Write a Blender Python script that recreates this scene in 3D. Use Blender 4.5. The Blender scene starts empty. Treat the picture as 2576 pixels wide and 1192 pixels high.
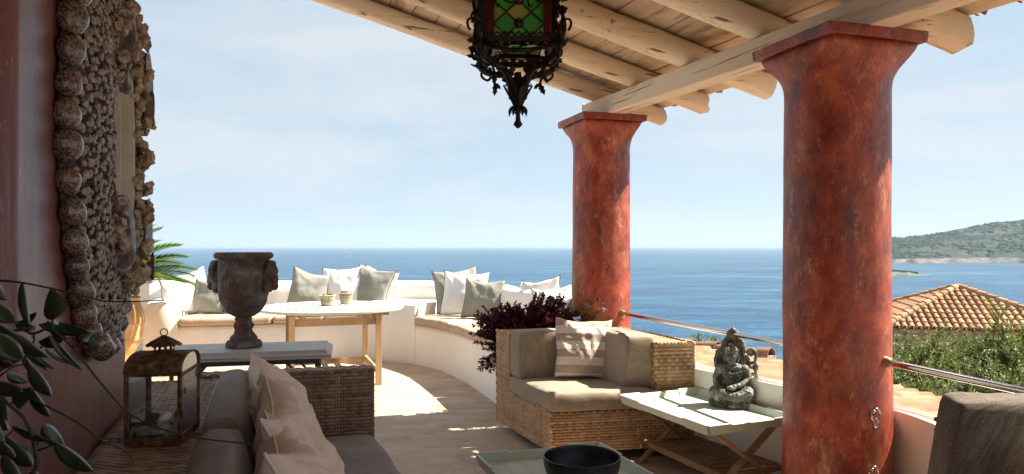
import bpy, bmesh, math, random
from mathutils import Vector, Matrix, noise as mnoise
random.seed(7)
SC = bpy.context.scene
COL = SC.collection
R = math.radians
# ---------------------------------------------------------------- camera, sky, sun, exposure
CAMZ = 1.37
cd = bpy.data.cameras.new('camera'); cam = bpy.data.objects.new('camera', cd); COL.objects.link(cam)
cam.location = (0, 0, CAMZ); cam.rotation_euler = (R(90), 0, 0)
cd.sensor_width = 36; cd.lens = 25.155; cd.shift_y = 0.0093
cd.clip_start = 0.05; cd.clip_end = 120000
SC.camera = cam
SUN_AZ, SUN_EL = R(76), R(52)
SEA_Z = -28.0
def node(nt, typ, **kw):
    n = nt.nodes.new(typ)
    for k, v in kw.items():
        setattr(n, k, v)
    return n
def make_world():
    w = bpy.data.worlds.new('World'); SC.world = w; w.use_nodes = True
    nt = w.node_tree; nt.nodes.clear(); L = nt.links
    out = node(nt, 'ShaderNodeOutputWorld'); bg = node(nt, 'ShaderNodeBackground')
    sky = node(nt, 'ShaderNodeTexSky'); sky.sky_type = 'NISHITA'; sky.sun_disc = False
    sky.sun_elevation = SUN_EL; sky.sun_rotation = SUN_AZ; sky.altitude = 30
    sky.air_density = 1.0; sky.dust_density = .5; sky.ozone_density = 1.0
    tc = node(nt, 'ShaderNodeTexCoord'); mp = node(nt, 'ShaderNodeMapping')
    mp.inputs['Scale'].default_value = (1.0, 1.0, 4.2); mp.inputs['Rotation'].default_value = (R(0), R(10), R(0)); mp.inputs['Location'].default_value = (.35, .1, .2)
    L.new(tc.outputs['Generated'], mp.inputs['Vector'])
    n1 = node(nt, 'ShaderNodeTexNoise'); n1.inputs['Scale'].default_value = 2.3; n1.inputs['Detail'].default_value = 7
    n1.inputs['Roughness'].default_value = .52; n1.inputs['Distortion'].default_value = .35
    L.new(mp.outputs[0], n1.inputs['Vector'])
    cr = node(nt, 'ShaderNodeValToRGB'); cr.color_ramp.elements[0].position = .43; cr.color_ramp.elements[1].position = .61
    cr.color_ramp.elements[0].color = (0, 0, 0, 1); cr.color_ramp.elements[1].color = (.85, .85, .85, 1)
    L.new(n1.outputs['Fac'], cr.inputs[0])
    mx = node(nt, 'ShaderNodeMix', data_type='RGBA')
    mx.inputs['B'].default_value = (4.35, 4.55, 4.75, 1)
    # thin milky veil of the summer air, all round the sky
    mv = node(nt, 'ShaderNodeMix', data_type='RGBA'); mv.inputs['Factor'].default_value = .86
    mv.inputs['B'].default_value = (3.0, 3.8, 4.5, 1)
    L.new(sky.outputs[0], mv.inputs['A']); L.new(mv.outputs['Result'], mx.inputs['A']); L.new(cr.outputs[0], mx.inputs['Factor'])
    L.new(mx.outputs['Result'], bg.inputs['Color']); bg.inputs['Strength'].default_value = .05
    L.new(bg.outputs[0], out.inputs['Surface'])
make_world()
ld = bpy.data.lights.new('sun', 'SUN'); ld.energy = 5.0; ld.angle = R(.53); ld.color = (1, .93, .82)
sun = bpy.data.objects.new('sun', ld); COL.objects.link(sun)
S = Vector((math.cos(SUN_EL) * math.sin(SUN_AZ), math.cos(SUN_EL) * math.cos(SUN_AZ), math.sin(SUN_EL)))
sun.rotation_euler = S.to_track_quat('Z', 'Y').to_euler(); sun.location = (20, 8, 30)
SC.view_settings.view_transform = 'Standard'; SC.view_settings.look = 'None'
SC.view_settings.exposure = 1.8; SC.view_settings.gamma = 1; SC.view_settings.use_curve_mapping = False
SC.cycles.max_bounces = 10; SC.cycles.diffuse_bounces = 6; SC.cycles.transparent_max_bounces = 24
SC.cycles.use_denoising = True
SC.cycles.volume_bounces = 0
# ---------------------------------------------------------------- frames
D2 = Vector((.9448, .3276, 0)); D1 = Vector((-.3276, .9448, 0))      # across / along the colonnade
YAW = math.atan2(.3276, .9448)
def PS(p, s, z=0.): return D2 * p + D1 * s + Vector((0, 0, z))
def H(h, t, z=0.): return PS(h + 2.644, t + 2.788, z)
def px(u, v, z):
    Y = (CAMZ - z) * 1800 / (v - 620); return Vector(((u - 1288) / 1800 * Y, Y, z))
def at(u, v, Y): return Vector(((u - 1288) / 1800 * Y, Y, CAMZ + (620 - v) / 1800 * Y))
# ---------------------------------------------------------------- object helpers
def tag(o, label=None, cat=None, group=None, kind=None):
    if label: o['label'] = label
    if cat: o['category'] = cat
    if group: o['group'] = group
    if kind: o['kind'] = kind
    return o
def thing(name, loc, label, cat, group=None, yaw=0.):
    o = bpy.data.objects.new(name, None); COL.objects.link(o); o.empty_display_size = .1
    o.location = loc; o.rotation_euler = (0, 0, yaw)
    return tag(o, label, cat, group)
def child(o, parent):
    """parent o, keeping its world place (o's own matrix is taken as world)"""
    o.parent = parent
    if parent is not None:
        pm = parent.matrix_basis.copy(); q = parent.parent
        while q is not None:
            pm = q.matrix_basis @ pm; q = q.parent
        o.matrix_parent_inverse = pm.inverted()
    return o
def copy_tree(o, parent=None):
    c = o.copy(); COL.objects.link(c); c.parent = parent
    if parent is not None: c.matrix_parent_inverse = o.matrix_parent_inverse.copy()
    for ch in list(o.children): copy_tree(ch, c)
    return c
class MB:
    def __init__(s): s.v = []; s.f = []; s.t = []; s.m = []
    def add(s, vs, fs, tone=.5, mi=0, M=None):
        n = len(s.v)
        if M is not None: vs = [M @ Vector(v) for v in vs]
        s.v.extend([tuple(v) for v in vs]); s.f.extend([tuple(i + n for i in f) for f in fs])
        s.t.extend([tone] * len(fs)); s.m.extend([mi] * len(fs)); return s
    def box(s, c, size, M=None, tone=.5, mi=0, taper=1.):
        x, y, z = [a / 2 for a in size]; q = taper
        vs = [Vector(c) + Vector(p) for p in ((-x, -y, -z), (x, -y, -z), (x, y, -z), (-x, y, -z), (-x * q, -y * q, z), (x * q, -y * q, z), (x * q, y * q, z), (-x * q, y * q, z))]
        return s.add(vs, [(0, 3, 2, 1), (4, 5, 6, 7), (0, 1, 5, 4), (1, 2, 6, 5), (2, 3, 7, 6), (3, 0, 4, 7)], tone, mi, M)
    def hexa(s, lo, hi, tone=.5, mi=0):
        """lo, hi: four points each, counter-clockwise seen from above"""
        return s.add(list(lo) + list(hi), [(0, 3, 2, 1), (4, 5, 6, 7), (0, 1, 5, 4), (1, 2, 6, 5), (2, 3, 7, 6), (3, 0, 4, 7)], tone, mi)
    def bar(s, a, b, w, d, up=(0, 0, 1), tone=.5, mi=0):
        a = Vector(a); b = Vector(b); ax = (b - a).normalized(); sx = ax.cross(Vector(up)).normalized(); sy = sx.cross(ax)
        vs = []
        for c in (a, b):
            for i, j in ((-1, -1), (1, -1), (1, 1), (-1, 1)): vs.append(c + sx * (i * w / 2) + sy * (j * d / 2))
        return s.add(vs, [(0, 1, 2, 3), (4, 7, 6, 5), (0, 4, 5, 1), (1, 5, 6, 2), (2, 6, 7, 3), (3, 7, 4, 0)], tone, mi)
    def tube(s, pts, r, n=8, tone=.5, mi=0, closed=False, flat=1.):
        pts = [Vector(p) for p in pts]; N = len(pts)
        if N < 2: return s
        rr = r if isinstance(r, (list, tuple)) else [r] * N
        vs = []; up = None
        for i, p in enumerate(pts):
            if closed: tg = (pts[(i + 1) % N] - pts[i - 1])
            else: tg = pts[min(i + 1, N - 1)] - pts[max(i - 1, 0)]
            if tg.length < 1e-9: tg = Vector((0, 0, 1))
            tg.normalize()
            if up is None:
                up = Vector((0, 0, 1)) if abs(tg.z) < .9 else Vector((1, 0, 0))
            sx = tg.cross(up)
            if sx.length < 1e-6: sx = tg.orthogonal()
            sx.normalize(); up = sx.cross(tg).normalized()
            for k in range(n):
                a = 2 * math.pi * k / n; vs.append(p + sx * (math.cos(a) * rr[i]) + up * (math.sin(a) * rr[i] * flat))
        fs = []
        for i in range(N if closed else N - 1):
            for k in range(n):
                k2 = (k + 1) % n; j = (i + 1) % N
                fs.append((i * n + k, i * n + k2, j * n + k2, j * n + k))
        if not closed: fs.append(tuple(range(n - 1, -1, -1))); fs.append(tuple((N - 1) * n + k for k in range(n)))
        return s.add(vs, fs, tone, mi)
    def lathe(s, prof, n=32, M=None, tone=.5, mi=0, wob=0.):
        vs = []; fs = []
        for i, (r, z) in enumerate(prof):
            for k in range(n):
                a = 2 * math.pi * k / n
                q = 1 + (wob * mnoise.noise(Vector((math.cos(a) * 1.3, math.sin(a) * 1.3, z * 2.2))) if wob else 0)
                vs.append((r * q * math.cos(a), r * q * math.sin(a), z))
        for i in range(len(prof) - 1):
            for k in range(n):
                k2 = (k + 1) % n; fs.append((i * n + k, i * n + k2, (i + 1) * n + k2, (i + 1) * n + k))
        if prof[0][0] > 1e-5: fs.append(tuple(range(n - 1, -1, -1)))
        if prof[-1][0] > 1e-5: fs.append(tuple((len(prof) - 1) * n + k for k in range(n)))
        return s.add(vs, fs, tone, mi, M)
    def ball(s, c, r, n=12, m=8, tone=.5, mi=0, M=None):
        rx, ry, rz = r if isinstance(r, (list, tuple)) else (r, r, r)
        vs = [(c[0], c[1], c[2] - rz)]
        for i in range(1, m):
            a = math.pi * i / m
            for k in range(n):
                b = 2 * math.pi * k / n
                vs.append((c[0] + rx * math.sin(a) * math.cos(b), c[1] + ry * math.sin(a) * math.sin(b), c[2] - rz * math.cos(a)))
        vs.append((c[0], c[1], c[2] + rz)); fs = []
        for k in range(n): fs.append((0, 1 + (k + 1) % n, 1 + k))
        for i in range(m - 2):
            for k in range(n):
                a = 1 + i * n + k; b = 1 + i * n + (k + 1) % n; fs.append((a, b, b + n, a + n))
        T = len(vs) - 1
        for k in range(n): fs.append((T, T - n + k, T - n + (k + 1) % n))
        return s.add(vs, fs, tone, mi, M)
    def grid(s, rows, tone=.5, mi=0, closed=False):
        nr = len(rows); nc = len(rows[0]); vs = [p for r in rows for p in r]; fs = []
        for i in range(nr - 1):
            for k in range(nc if closed else nc - 1):
                k2 = (k + 1) % nc; fs.append((i * nc + k, i * nc + k2, (i + 1) * nc + k2, (i + 1) * nc + k))
        return s.add(vs, fs, tone, mi)
    def mesh(s, name):
        me = bpy.data.meshes.new(name); me.from_pydata(s.v, [], s.f)
        if s.t:
            at_ = me.attributes.new('tone', 'FLOAT', 'FACE'); at_.data.foreach_set('value', s.t)
            if any(s.m): me.polygons.foreach_set('material_index', s.m)
        return me
    def build(s, name, mats, parent=None, smooth=False, M=None, bevel=0, seg=2, angle=None, fix=False):
        me = s.mesh(name)
        for m in (mats if isinstance(mats, (list, tuple)) else [mats]): me.materials.append(m)
        if fix:
            bm = bmesh.new(); bm.from_mesh(me); bmesh.ops.remove_doubles(bm, verts=bm.verts, dist=1e-5)
            bmesh.ops.recalc_face_normals(bm, faces=bm.faces); bm.to_mesh(me); bm.free()
        o = bpy.data.objects.new(name, me); COL.objects.link(o)
        if M is not None: o.matrix_world = M; o.matrix_basis = M
        if smooth: me.polygons.foreach_set('use_smooth', [True] * len(me.polygons))
        if angle is not None and smooth: me.set_sharp_from_angle(angle=R(angle))
        if bevel:
            b = o.modifiers.new('bevel', 'BEVEL'); b.width = bevel; b.segments = seg; b.limit_method = 'ANGLE'; b.angle_limit = R(35)
            if smooth: b.harden_normals = False
        me.update()
        if parent is not None: child(o, parent)
        return o
def linked(me, name, parent, Mx, local=True):
    """a further object on shared mesh data; Mx in the parent's own frame when local"""
    o = bpy.data.objects.new(name, me); COL.objects.link(o); o.parent = parent; o.matrix_basis = Mx
    return o
def TR(loc, rz=0., rx=0., ry=0., sc=1.):
    m = Matrix.Translation(Vector(loc)) @ Matrix.Rotation(rz, 4, 'Z') @ Matrix.Rotation(ry, 4, 'Y') @ Matrix.Rotation(rx, 4, 'X')
    if isinstance(sc, (tuple, list)): return m @ Matrix.Diagonal((sc[0], sc[1], sc[2], 1))
    return m @ Matrix.Scale(sc, 4)
def spline(pts, n=8, closed=False):
    P = [Vector(p) for p in pts]; N = len(P); out = []
    for i in range(N if closed else N - 1):
        if closed: a, b, c, d = P[i - 1], P[i], P[(i + 1) % N], P[(i + 2) % N]
        else: a, b, c, d = P[max(i - 1, 0)], P[i], P[i + 1], P[min(i + 2, N - 1)]
        for k in range(n):
            t = k / n
            out.append(.5 * ((2 * b) + (c - a) * t + (2 * a - 5 * b + 4 * c - d) * t * t + (3 * b - a - 3 * c + d) * t ** 3))
    if not closed: out.append(P[-1].copy())
    return out
def nz(x, y, z=0., s=1.): return mnoise.noise(Vector((x * s, y * s, z * s)))
def fbm(x, y, z=0., o=4): return mnoise.fractal(Vector((x, y, z)), 1.0, 2.0, o)
# ---------------------------------------------------------------- materials
def ramp(nt, els):
    cr = node(nt, 'ShaderNodeValToRGB'); e = cr.color_ramp.elements
    while len(e) < len(els): e.new(.5)
    for a, (p, c) in zip(e, els): a.position = p; a.color = (c[0], c[1], c[2], 1)
    return cr
def pm(name, els, scale=4., stretch=(1, 1, 1), rough=.7, bump=0., bscale=None, detail=5, spec=.4, metal=0., tone=None,
       coat=0., coat_rough=.2, dist=0., rvar=0., spots=None, bstretch=None, transl=0., rand=0., sheen=0., lines=None, nrough=.55):
    """noise-driven base colour, fine relief; tone=(lo,hi) multiplies by the face attribute"""
    m = bpy.data.materials.new(name); m.use_nodes = True; nt = m.node_tree; nt.nodes.clear(); L = nt.links
    out = node(nt, 'ShaderNodeOutputMaterial'); b = node(nt, 'ShaderNodeBsdfPrincipled')
    tc = node(nt, 'ShaderNodeTexCoord'); mp = node(nt, 'ShaderNodeMapping'); mp.inputs['Scale'].default_value = stretch
    L.new(tc.outputs['Object'], mp.inputs['Vector'])
    vec = mp.outputs[0]
    if rand:
        oi = node(nt, 'ShaderNodeObjectInfo'); ad = node(nt, 'ShaderNodeVectorMath', operation='MULTIPLY_ADD')
        cx = node(nt, 'ShaderNodeCombineXYZ')
        for k in range(3): L.new(oi.outputs['Random'], cx.inputs[k])
        L.new(cx.outputs[0], ad.inputs[0]); ad.inputs[1].default_value = (37, 23, 51); L.new(vec, ad.inputs[2]); vec = ad.outputs[0]
    n = node(nt, 'ShaderNodeTexNoise'); n.inputs['Scale'].default_value = scale; n.inputs['Detail'].default_value = detail
    n.inputs['Distortion'].default_value = dist; n.inputs['Roughness'].default_value = nrough; L.new(vec, n.inputs['Vector'])
    if len(els) == 1: els = [(0.3, els[0]), (.7, els[0])]
    elif not isinstance(els[0][1], (tuple, list)): els = [(.3 + .4 * i / (len(els) - 1), c) for i, c in enumerate(els)]
    cr = ramp(nt, els); L.new(n.outputs['Fac'], cr.inputs[0]); col = cr.outputs[0]
    def mixc(a, bcol, fac, typ='MIX'):
        mx = node(nt, 'ShaderNodeMix', data_type='RGBA', blend_type=typ)
        L.new(a, mx.inputs['A'])
        if isinstance(bcol, (tuple, list)): mx.inputs['B'].default_value = (*bcol[:3], 1)
        else: L.new(bcol, mx.inputs['B'])
        if isinstance(fac, float): mx.inputs['Factor'].default_value = fac
        else: L.new(fac, mx.inputs['Factor'])
        return mx.outputs['Result']
    for sp in (spots or []):   # (scale, stretch, lo, hi, colour, strength)
        mp2 = node(nt, 'ShaderNodeMapping'); mp2.inputs['Scale'].default_value = sp[1]; L.new(tc.outputs['Object'], mp2.inputs['Vector'])
        n2 = node(nt, 'ShaderNodeTexNoise'); n2.inputs['Scale'].default_value = sp[0]; n2.inputs['Detail'].default_value = 6 if len(sp) < 7 else 12; n2.inputs['Roughness'].default_value = .65 if len(sp) < 7 else sp[6]
        L.new(mp2.outputs[0], n2.inputs['Vector'])
        mr = node(nt, 'ShaderNodeMapRange'); mr.inputs['From Min'].default_value = sp[2]; mr.inputs['From Max'].default_value = sp[3]
        mr.inputs['To Max'].default_value = sp[5]; L.new(n2.outputs['Fac'], mr.inputs['Value'])
        col = mixc(col, sp[4], mr.outputs[0])
    if lines:  # woven cloth: (scale, strength)
        fac = None
        for ax in ((lines[0], lines[0] * .04, lines[0]), (lines[0] * .04, lines[0] , lines[0] * .04)):
            mp3 = node(nt, 'ShaderNodeMapping'); mp3.inputs['Scale'].default_value = ax; L.new(tc.outputs['Object'], mp3.inputs['Vector'])
            n3 = node(nt, 'ShaderNodeTexNoise'); n3.inputs['Scale'].default_value = 1; n3.inputs['Detail'].default_value = 2; L.new(mp3.outputs[0], n3.inputs['Vector'])
            mr = node(nt, 'ShaderNodeMapRange'); mr.inputs['From Min'].default_value = .35; mr.inputs['From Max'].default_value = .65
            mr.inputs['To Min'].default_value = 1 - lines[1]; mr.inputs['To Max'].default_value = 1 + lines[1] * .6
            L.new(n3.outputs['Fac'], mr.inputs['Value'])
            cx = node(nt, 'ShaderNodeCombineXYZ')
            for k in range(3): L.new(mr.outputs[0], cx.inputs[k])
            col = mixc(col, cx.outputs[0], 1., 'MULTIPLY')
    if tone:
        an = node(nt, 'ShaderNodeAttribute'); an.attribute_name = 'tone'
        mr = node(nt, 'ShaderNodeMapRange'); mr.inputs['To Min'].default_value = tone[0]; mr.inputs['To Max'].default_value = tone[1]
        L.new(an.outputs['Fac'], mr.inputs['Value']); cx = node(nt, 'ShaderNodeCombineXYZ')
        for k in range(3): L.new(mr.outputs[0], cx.inputs[k])
        col = mixc(col, cx.outputs[0], 1., 'MULTIPLY')
    if rand:
        mr = node(nt, 'ShaderNodeMapRange'); mr.inputs['To Min'].default_value = 1 - rand; mr.inputs['To Max'].default_value = 1 + rand
        L.new(oi.outputs['Random'], mr.inputs['Value']); cx = node(nt, 'ShaderNodeCombineXYZ')
        for k in range(3): L.new(mr.outputs[0], cx.inputs[k])
        col = mixc(col, cx.outputs[0], 1., 'MULTIPLY')
    L.new(col, b.inputs['Base Color'])
    b.inputs['Roughness'].default_value = rough; b.inputs['Metallic'].default_value = metal
    b.inputs['Specular IOR Level'].default_value = spec
    if rvar:
        mr = node(nt, 'ShaderNodeMapRange'); mr.inputs['To Min'].default_value = max(.02, rough - rvar); mr.inputs['To Max'].default_value = min(1, rough + rvar)
        mr.inputs['From Min'].default_value = .35; mr.inputs['From Max'].default_value = .65
        L.new(n.outputs['Fac'], mr.inputs['Value']); L.new(mr.outputs[0], b.inputs['Roughness'])
    if coat: b.inputs['Coat Weight'].default_value = coat; b.inputs['Coat Roughness'].default_value = coat_rough
    if sheen: b.inputs['Sheen Weight'].default_value = sheen
    if bump:
        mp4 = node(nt, 'ShaderNodeMapping'); mp4.inputs['Scale'].default_value = bstretch or stretch; L.new(tc.outputs['Object'], mp4.inputs['Vector'])
        nb = node(nt, 'ShaderNodeTexNoise'); nb.inputs['Scale'].default_value = bscale or scale * 4; nb.inputs['Detail'].default_value = 5
        L.new(mp4.outputs[0], nb.inputs['Vector'])
        bu = node(nt, 'ShaderNodeBump'); bu.inputs['Strength'].default_value = min(1, bump * 1.); bu.inputs['Distance'].default_value = .02 * bump
        L.new(nb.outputs['Fac'], bu.inputs['Height']); L.new(bu.outputs[0], b.inputs['Normal'])
    sh = b.outputs[0]
    if transl:
        tr = node(nt, 'ShaderNodeBsdfTranslucent'); L.new(col, tr.inputs['Color'])
        ms = node(nt, 'ShaderNodeMixShader'); ms.inputs[0].default_value = transl; L.new(sh, ms.inputs[1]); L.new(tr.outputs[0], ms.inputs[2]); sh = ms.outputs[0]
    L.new(sh, out.inputs['Surface'])
    return m
def glassy(name, col, clear=.9, rough=.05):
    m = bpy.data.materials.new(name); m.use_nodes = True; nt = m.node_tree; nt.nodes.clear(); L = nt.links
    out = node(nt, 'ShaderNodeOutputMaterial'); g = node(nt, 'ShaderNodeBsdfGlossy'); g.inputs['Roughness'].default_value = rough
    t = node(nt, 'ShaderNodeBsdfTransparent'); t.inputs['Color'].default_value = (*col, 1)
    tl = node(nt, 'ShaderNodeBsdfTranslucent'); tl.inputs['Color'].default_value = (*col, 1)
    m1 = node(nt, 'ShaderNodeMixShader'); m1.inputs[0].default_value = clear; L.new(tl.outputs[0], m1.inputs[1]); L.new(t.outputs[0], m1.inputs[2])
    fr = node(nt, 'ShaderNodeFresnel'); fr.inputs[0].default_value = 1.45
    m2 = node(nt, 'ShaderNodeMixShader'); L.new(fr.outputs[0], m2.inputs[0]); L.new(m1.outputs[0], m2.inputs[1]); L.new(g.outputs[0], m2.inputs[2])
    L.new(m2.outputs[0], out.inputs['Surface']); return m
MT = {}
MT['white'] = pm('whitewash', [(.35, (.80, .765, .705)), (.65, (.86, .83, .775))], 2.2, rough=.85, bump=.5, bscale=9, spec=.2,
                 spots=[(1.3, (1, 1, 2.5), .54, .75, (.68, .62, .53), .6), (7, (1, 1, .35), .60, .74, (.60, .54, .46), .45), (30, (1, 1, 1), .66, .74, (.45, .38, .30), .5)])
MT['floor'] = pm('trowelled concrete', [(.32, (.34, .235, .165)), (.5, (.47, .345, .25)), (.68, (.58, .445, .335))], 1.3, (1, 1, 1), rough=.62, bump=.25, bscale=14,
                 dist=1.2, detail=8, spec=.35, rvar=.12, spots=[(2.6, (1, 3, 1), .52, .68, (.66, .54, .42), .6), (4., (1, 1, 1), .54, .72, (.30, .185, .125), .6), (14, (1, 1.6, 1), .60, .70, (.22, .16, .12), .45), (70, (1, 1, 1), .70, .74, (.12, .09, .07), .7)])
MT['red'] = pm('red ochre limewash', [(.38, (.095, .011, .007)), (.46, (.22, .027, .013)), (.53, (.33, .048, .020)), (.64, (.46, .095, .038))], 4.2, (1, 1, .8), rough=.5, bump=.5, bscale=6,
               dist=.5, detail=10, spec=.5, rvar=.14, coat=.16, coat_rough=.36, nrough=.74,
               spots=[(2.2, (1, 1, .6), .47, .58, (.095, .012, .008), .68), (5, (1, 1, .5), .50, .66, (.52, .17, .065), .6, .8), (8, (1, 1, .38), .54, .60, (.62, .28, .14), .7, .92), (14, (1, 1, .5), .565, .61, (.74, .46, .30), .7, .95), (6, (1, 1, .8), .58, .66, (.15, .018, .011), .5, .85), (26, (1, 1, .16), .60, .68, (.14, .018, .012), .4, .8), (16, (1, 1, .7), .62, .72, (.10, .014, .009), .6)])
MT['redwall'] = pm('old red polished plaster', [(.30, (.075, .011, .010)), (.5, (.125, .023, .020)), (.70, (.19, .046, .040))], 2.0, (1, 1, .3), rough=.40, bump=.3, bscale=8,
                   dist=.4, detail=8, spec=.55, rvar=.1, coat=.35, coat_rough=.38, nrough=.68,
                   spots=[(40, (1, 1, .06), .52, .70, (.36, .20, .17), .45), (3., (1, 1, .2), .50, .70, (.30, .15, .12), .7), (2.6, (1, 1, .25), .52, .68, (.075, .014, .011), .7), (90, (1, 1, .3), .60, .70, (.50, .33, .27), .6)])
MT['beam'] = pm('cream painted timber', [(.30, (.48, .37, .26)), (.46, (.68, .57, .43)), (.66, (.78, .69, .56))], 3.2, (1, .12, 1), rough=.75, bump=.45, bscale=16, bstretch=(1, .12, 1), spec=.25, detail=8, rand=.08,
                spots=[(9, (1, .12, 1), .60, .70, (.30, .19, .10), .7), (26, (1, .03, 1), .60, .64, (.07, .045, .03), .85), (60, (1, .05, 1), .60, .70, (.36, .26, .17), .5), (5.5, (1, .8, 1), .66, .71, (.12, .07, .04), .85)])
MT['plank'] = pm('limed ceiling board', [(.30, (.36, .26, .175)), (.5, (.56, .45, .33)), (.68, (.70, .60, .47))], 3.0, (1, .16, 1), rough=.8, bump=.35, bscale=20, bstretch=(1, .1, 1), spec=.2, detail=8, rand=.12,
                 spots=[(10, (1, .14, 1), .54, .68, (.22, .14, .09), .7), (40, (1, .05, 1), .58, .68, (.18, .11, .07), .55)])
MT['endgrain'] = pm('weathered timber end', [(.3, (.12, .075, .045)), (.6, (.42, .31, .20)), (.75, (.55, .43, .30))], 16, rough=.9, bump=.8, bscale=40)
# ================================================================ setting: floor, sea, land
def fl():
    mb = MB(); n = 46
    pts = [(-9.5, -6), (2.0, -6), (1.95, 1.0), (1.97, 3.1), (1.85, 3.6), (1.28, 4.9), (.95, 6.2), (.7, 7.2), (0, 8.6), (-1.2, 9.35), (-3.2, 9.3), (-4.6, 8.8), (-9.5, 8.2)]
    mb.add([(x, y, 0) for x, y in pts] + [(x, y, -.35) for x, y in pts], [tuple(range(13))] + [((i + 1) % 13, i, i + 13, (i + 1) % 13 + 13) for i in range(13)] + [tuple(range(25, 12, -1))])
    o = mb.build('terrace_floor', MT['floor']); tag(o, kind='structure')
fl()
def sea():
    m = bpy.data.materials.new('sea water'); m.use_nodes = True; nt = m.node_tree; L = nt.links; b = nt.nodes['Principled BSDF']
    tc = node(nt, 'ShaderNodeTexCoord')
    def nn(sc, st, det=4, r=.6):
        mp = node(nt, 'ShaderNodeMapping'); mp.inputs['Scale'].default_value = st; mp.inputs['Rotation'].default_value = (0, 0, R(12)); L.new(tc.outputs['Object'], mp.inputs['Vector'])
        n = node(nt, 'ShaderNodeTexNoise'); n.inputs['Scale'].default_value = sc; n.inputs['Detail'].default_value = det; n.inputs['Roughness'].default_value = r
        L.new(mp.outputs[0], n.inputs['Vector']); return n.outputs['Fac']
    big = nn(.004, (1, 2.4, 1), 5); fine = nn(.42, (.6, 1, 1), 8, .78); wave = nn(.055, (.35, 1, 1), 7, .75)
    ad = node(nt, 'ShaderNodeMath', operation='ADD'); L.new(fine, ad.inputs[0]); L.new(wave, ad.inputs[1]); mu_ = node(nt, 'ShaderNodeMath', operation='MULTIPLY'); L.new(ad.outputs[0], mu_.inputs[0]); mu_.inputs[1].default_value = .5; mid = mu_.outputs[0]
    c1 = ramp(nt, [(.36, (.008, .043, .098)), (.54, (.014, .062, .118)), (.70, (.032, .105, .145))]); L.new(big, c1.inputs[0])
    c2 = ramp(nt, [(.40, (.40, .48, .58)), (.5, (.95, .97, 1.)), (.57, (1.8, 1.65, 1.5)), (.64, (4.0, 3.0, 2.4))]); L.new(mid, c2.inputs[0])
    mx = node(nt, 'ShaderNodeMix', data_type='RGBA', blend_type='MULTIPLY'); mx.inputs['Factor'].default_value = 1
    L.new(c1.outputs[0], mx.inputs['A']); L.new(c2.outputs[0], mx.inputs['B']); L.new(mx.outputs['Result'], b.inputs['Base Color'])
    b.inputs['Roughness'].default_value = .34; b.inputs['IOR'].default_value = 1.33; b.inputs['Specular IOR Level'].default_value = .32
    bu = node(nt, 'ShaderNodeBump'); bu.inputs['Strength'].default_value = 1; bu.inputs['Distance'].default_value = 1.1
    L.new(mid, bu.inputs['Height']); L.new(bu.outputs[0], b.inputs['Normal'])
    mb = MB(); s = 45000
    mb.add([(-s, -2000, 0), (s, -2000, 0), (s, s, 0), (-s, s, 0)], [(0, 1, 2, 3)])
    o = mb.build('sea', m, M=Matrix.Translation((0, 0, SEA_Z))); tag(o, kind='structure')
sea()
MT['scrub'] = pm('dry scrub land', [(.34, (.016, .028, .019)), (.52, (.028, .039, .026)), (.62, (.055, .052, .038)), (.74, (.10, .085, .064))], .022, (1, 1, 1), rough=.95, detail=9, spec=.1, bump=1, bscale=.2, nrough=.66)
MT['bush'] = pm('maquis bush', [(.35, (.014, .030, .015)), (.65, (.035, .058, .026))], .15, rough=.95, spec=.1, tone=(.6, 1.4))
MT['shorerock'] = pm('pale shore limestone', [(.34, (.045, .045, .04)), (.52, (.08, .077, .067)), (.7, (.17, .163, .147))], .09, (1, 1, 2.5), rough=.9, detail=9, bump=1, bscale=.5)
def blobs(mb, pts, zf, n=6):
    for (x, y, r) in pts:
        z = zf(x, y); q = random.random()
        vs = [(x, y, z + r * .8)]
        for k in range(n):
            a = 2 * math.pi * k / n + q; rr = r * random.uniform(.75, 1.2); vs.append((x + rr * math.cos(a), y + rr * math.sin(a), z + r * random.uniform(-.1, .45)))
        for k in range(n):
            a = 2 * math.pi * k / n + q; vs.append((x + r * 1.05 * math.cos(a), y + r * 1.05 * math.sin(a), z - r * .8))
        fs = [(0, 1 + k, 1 + (k + 1) % n) for k in range(n)] + [(1 + k, 1 + n + k, 1 + n + (k + 1) % n, 1 + (k + 1) % n) for k in range(n)]
        mb.add(vs, fs, q)
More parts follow.
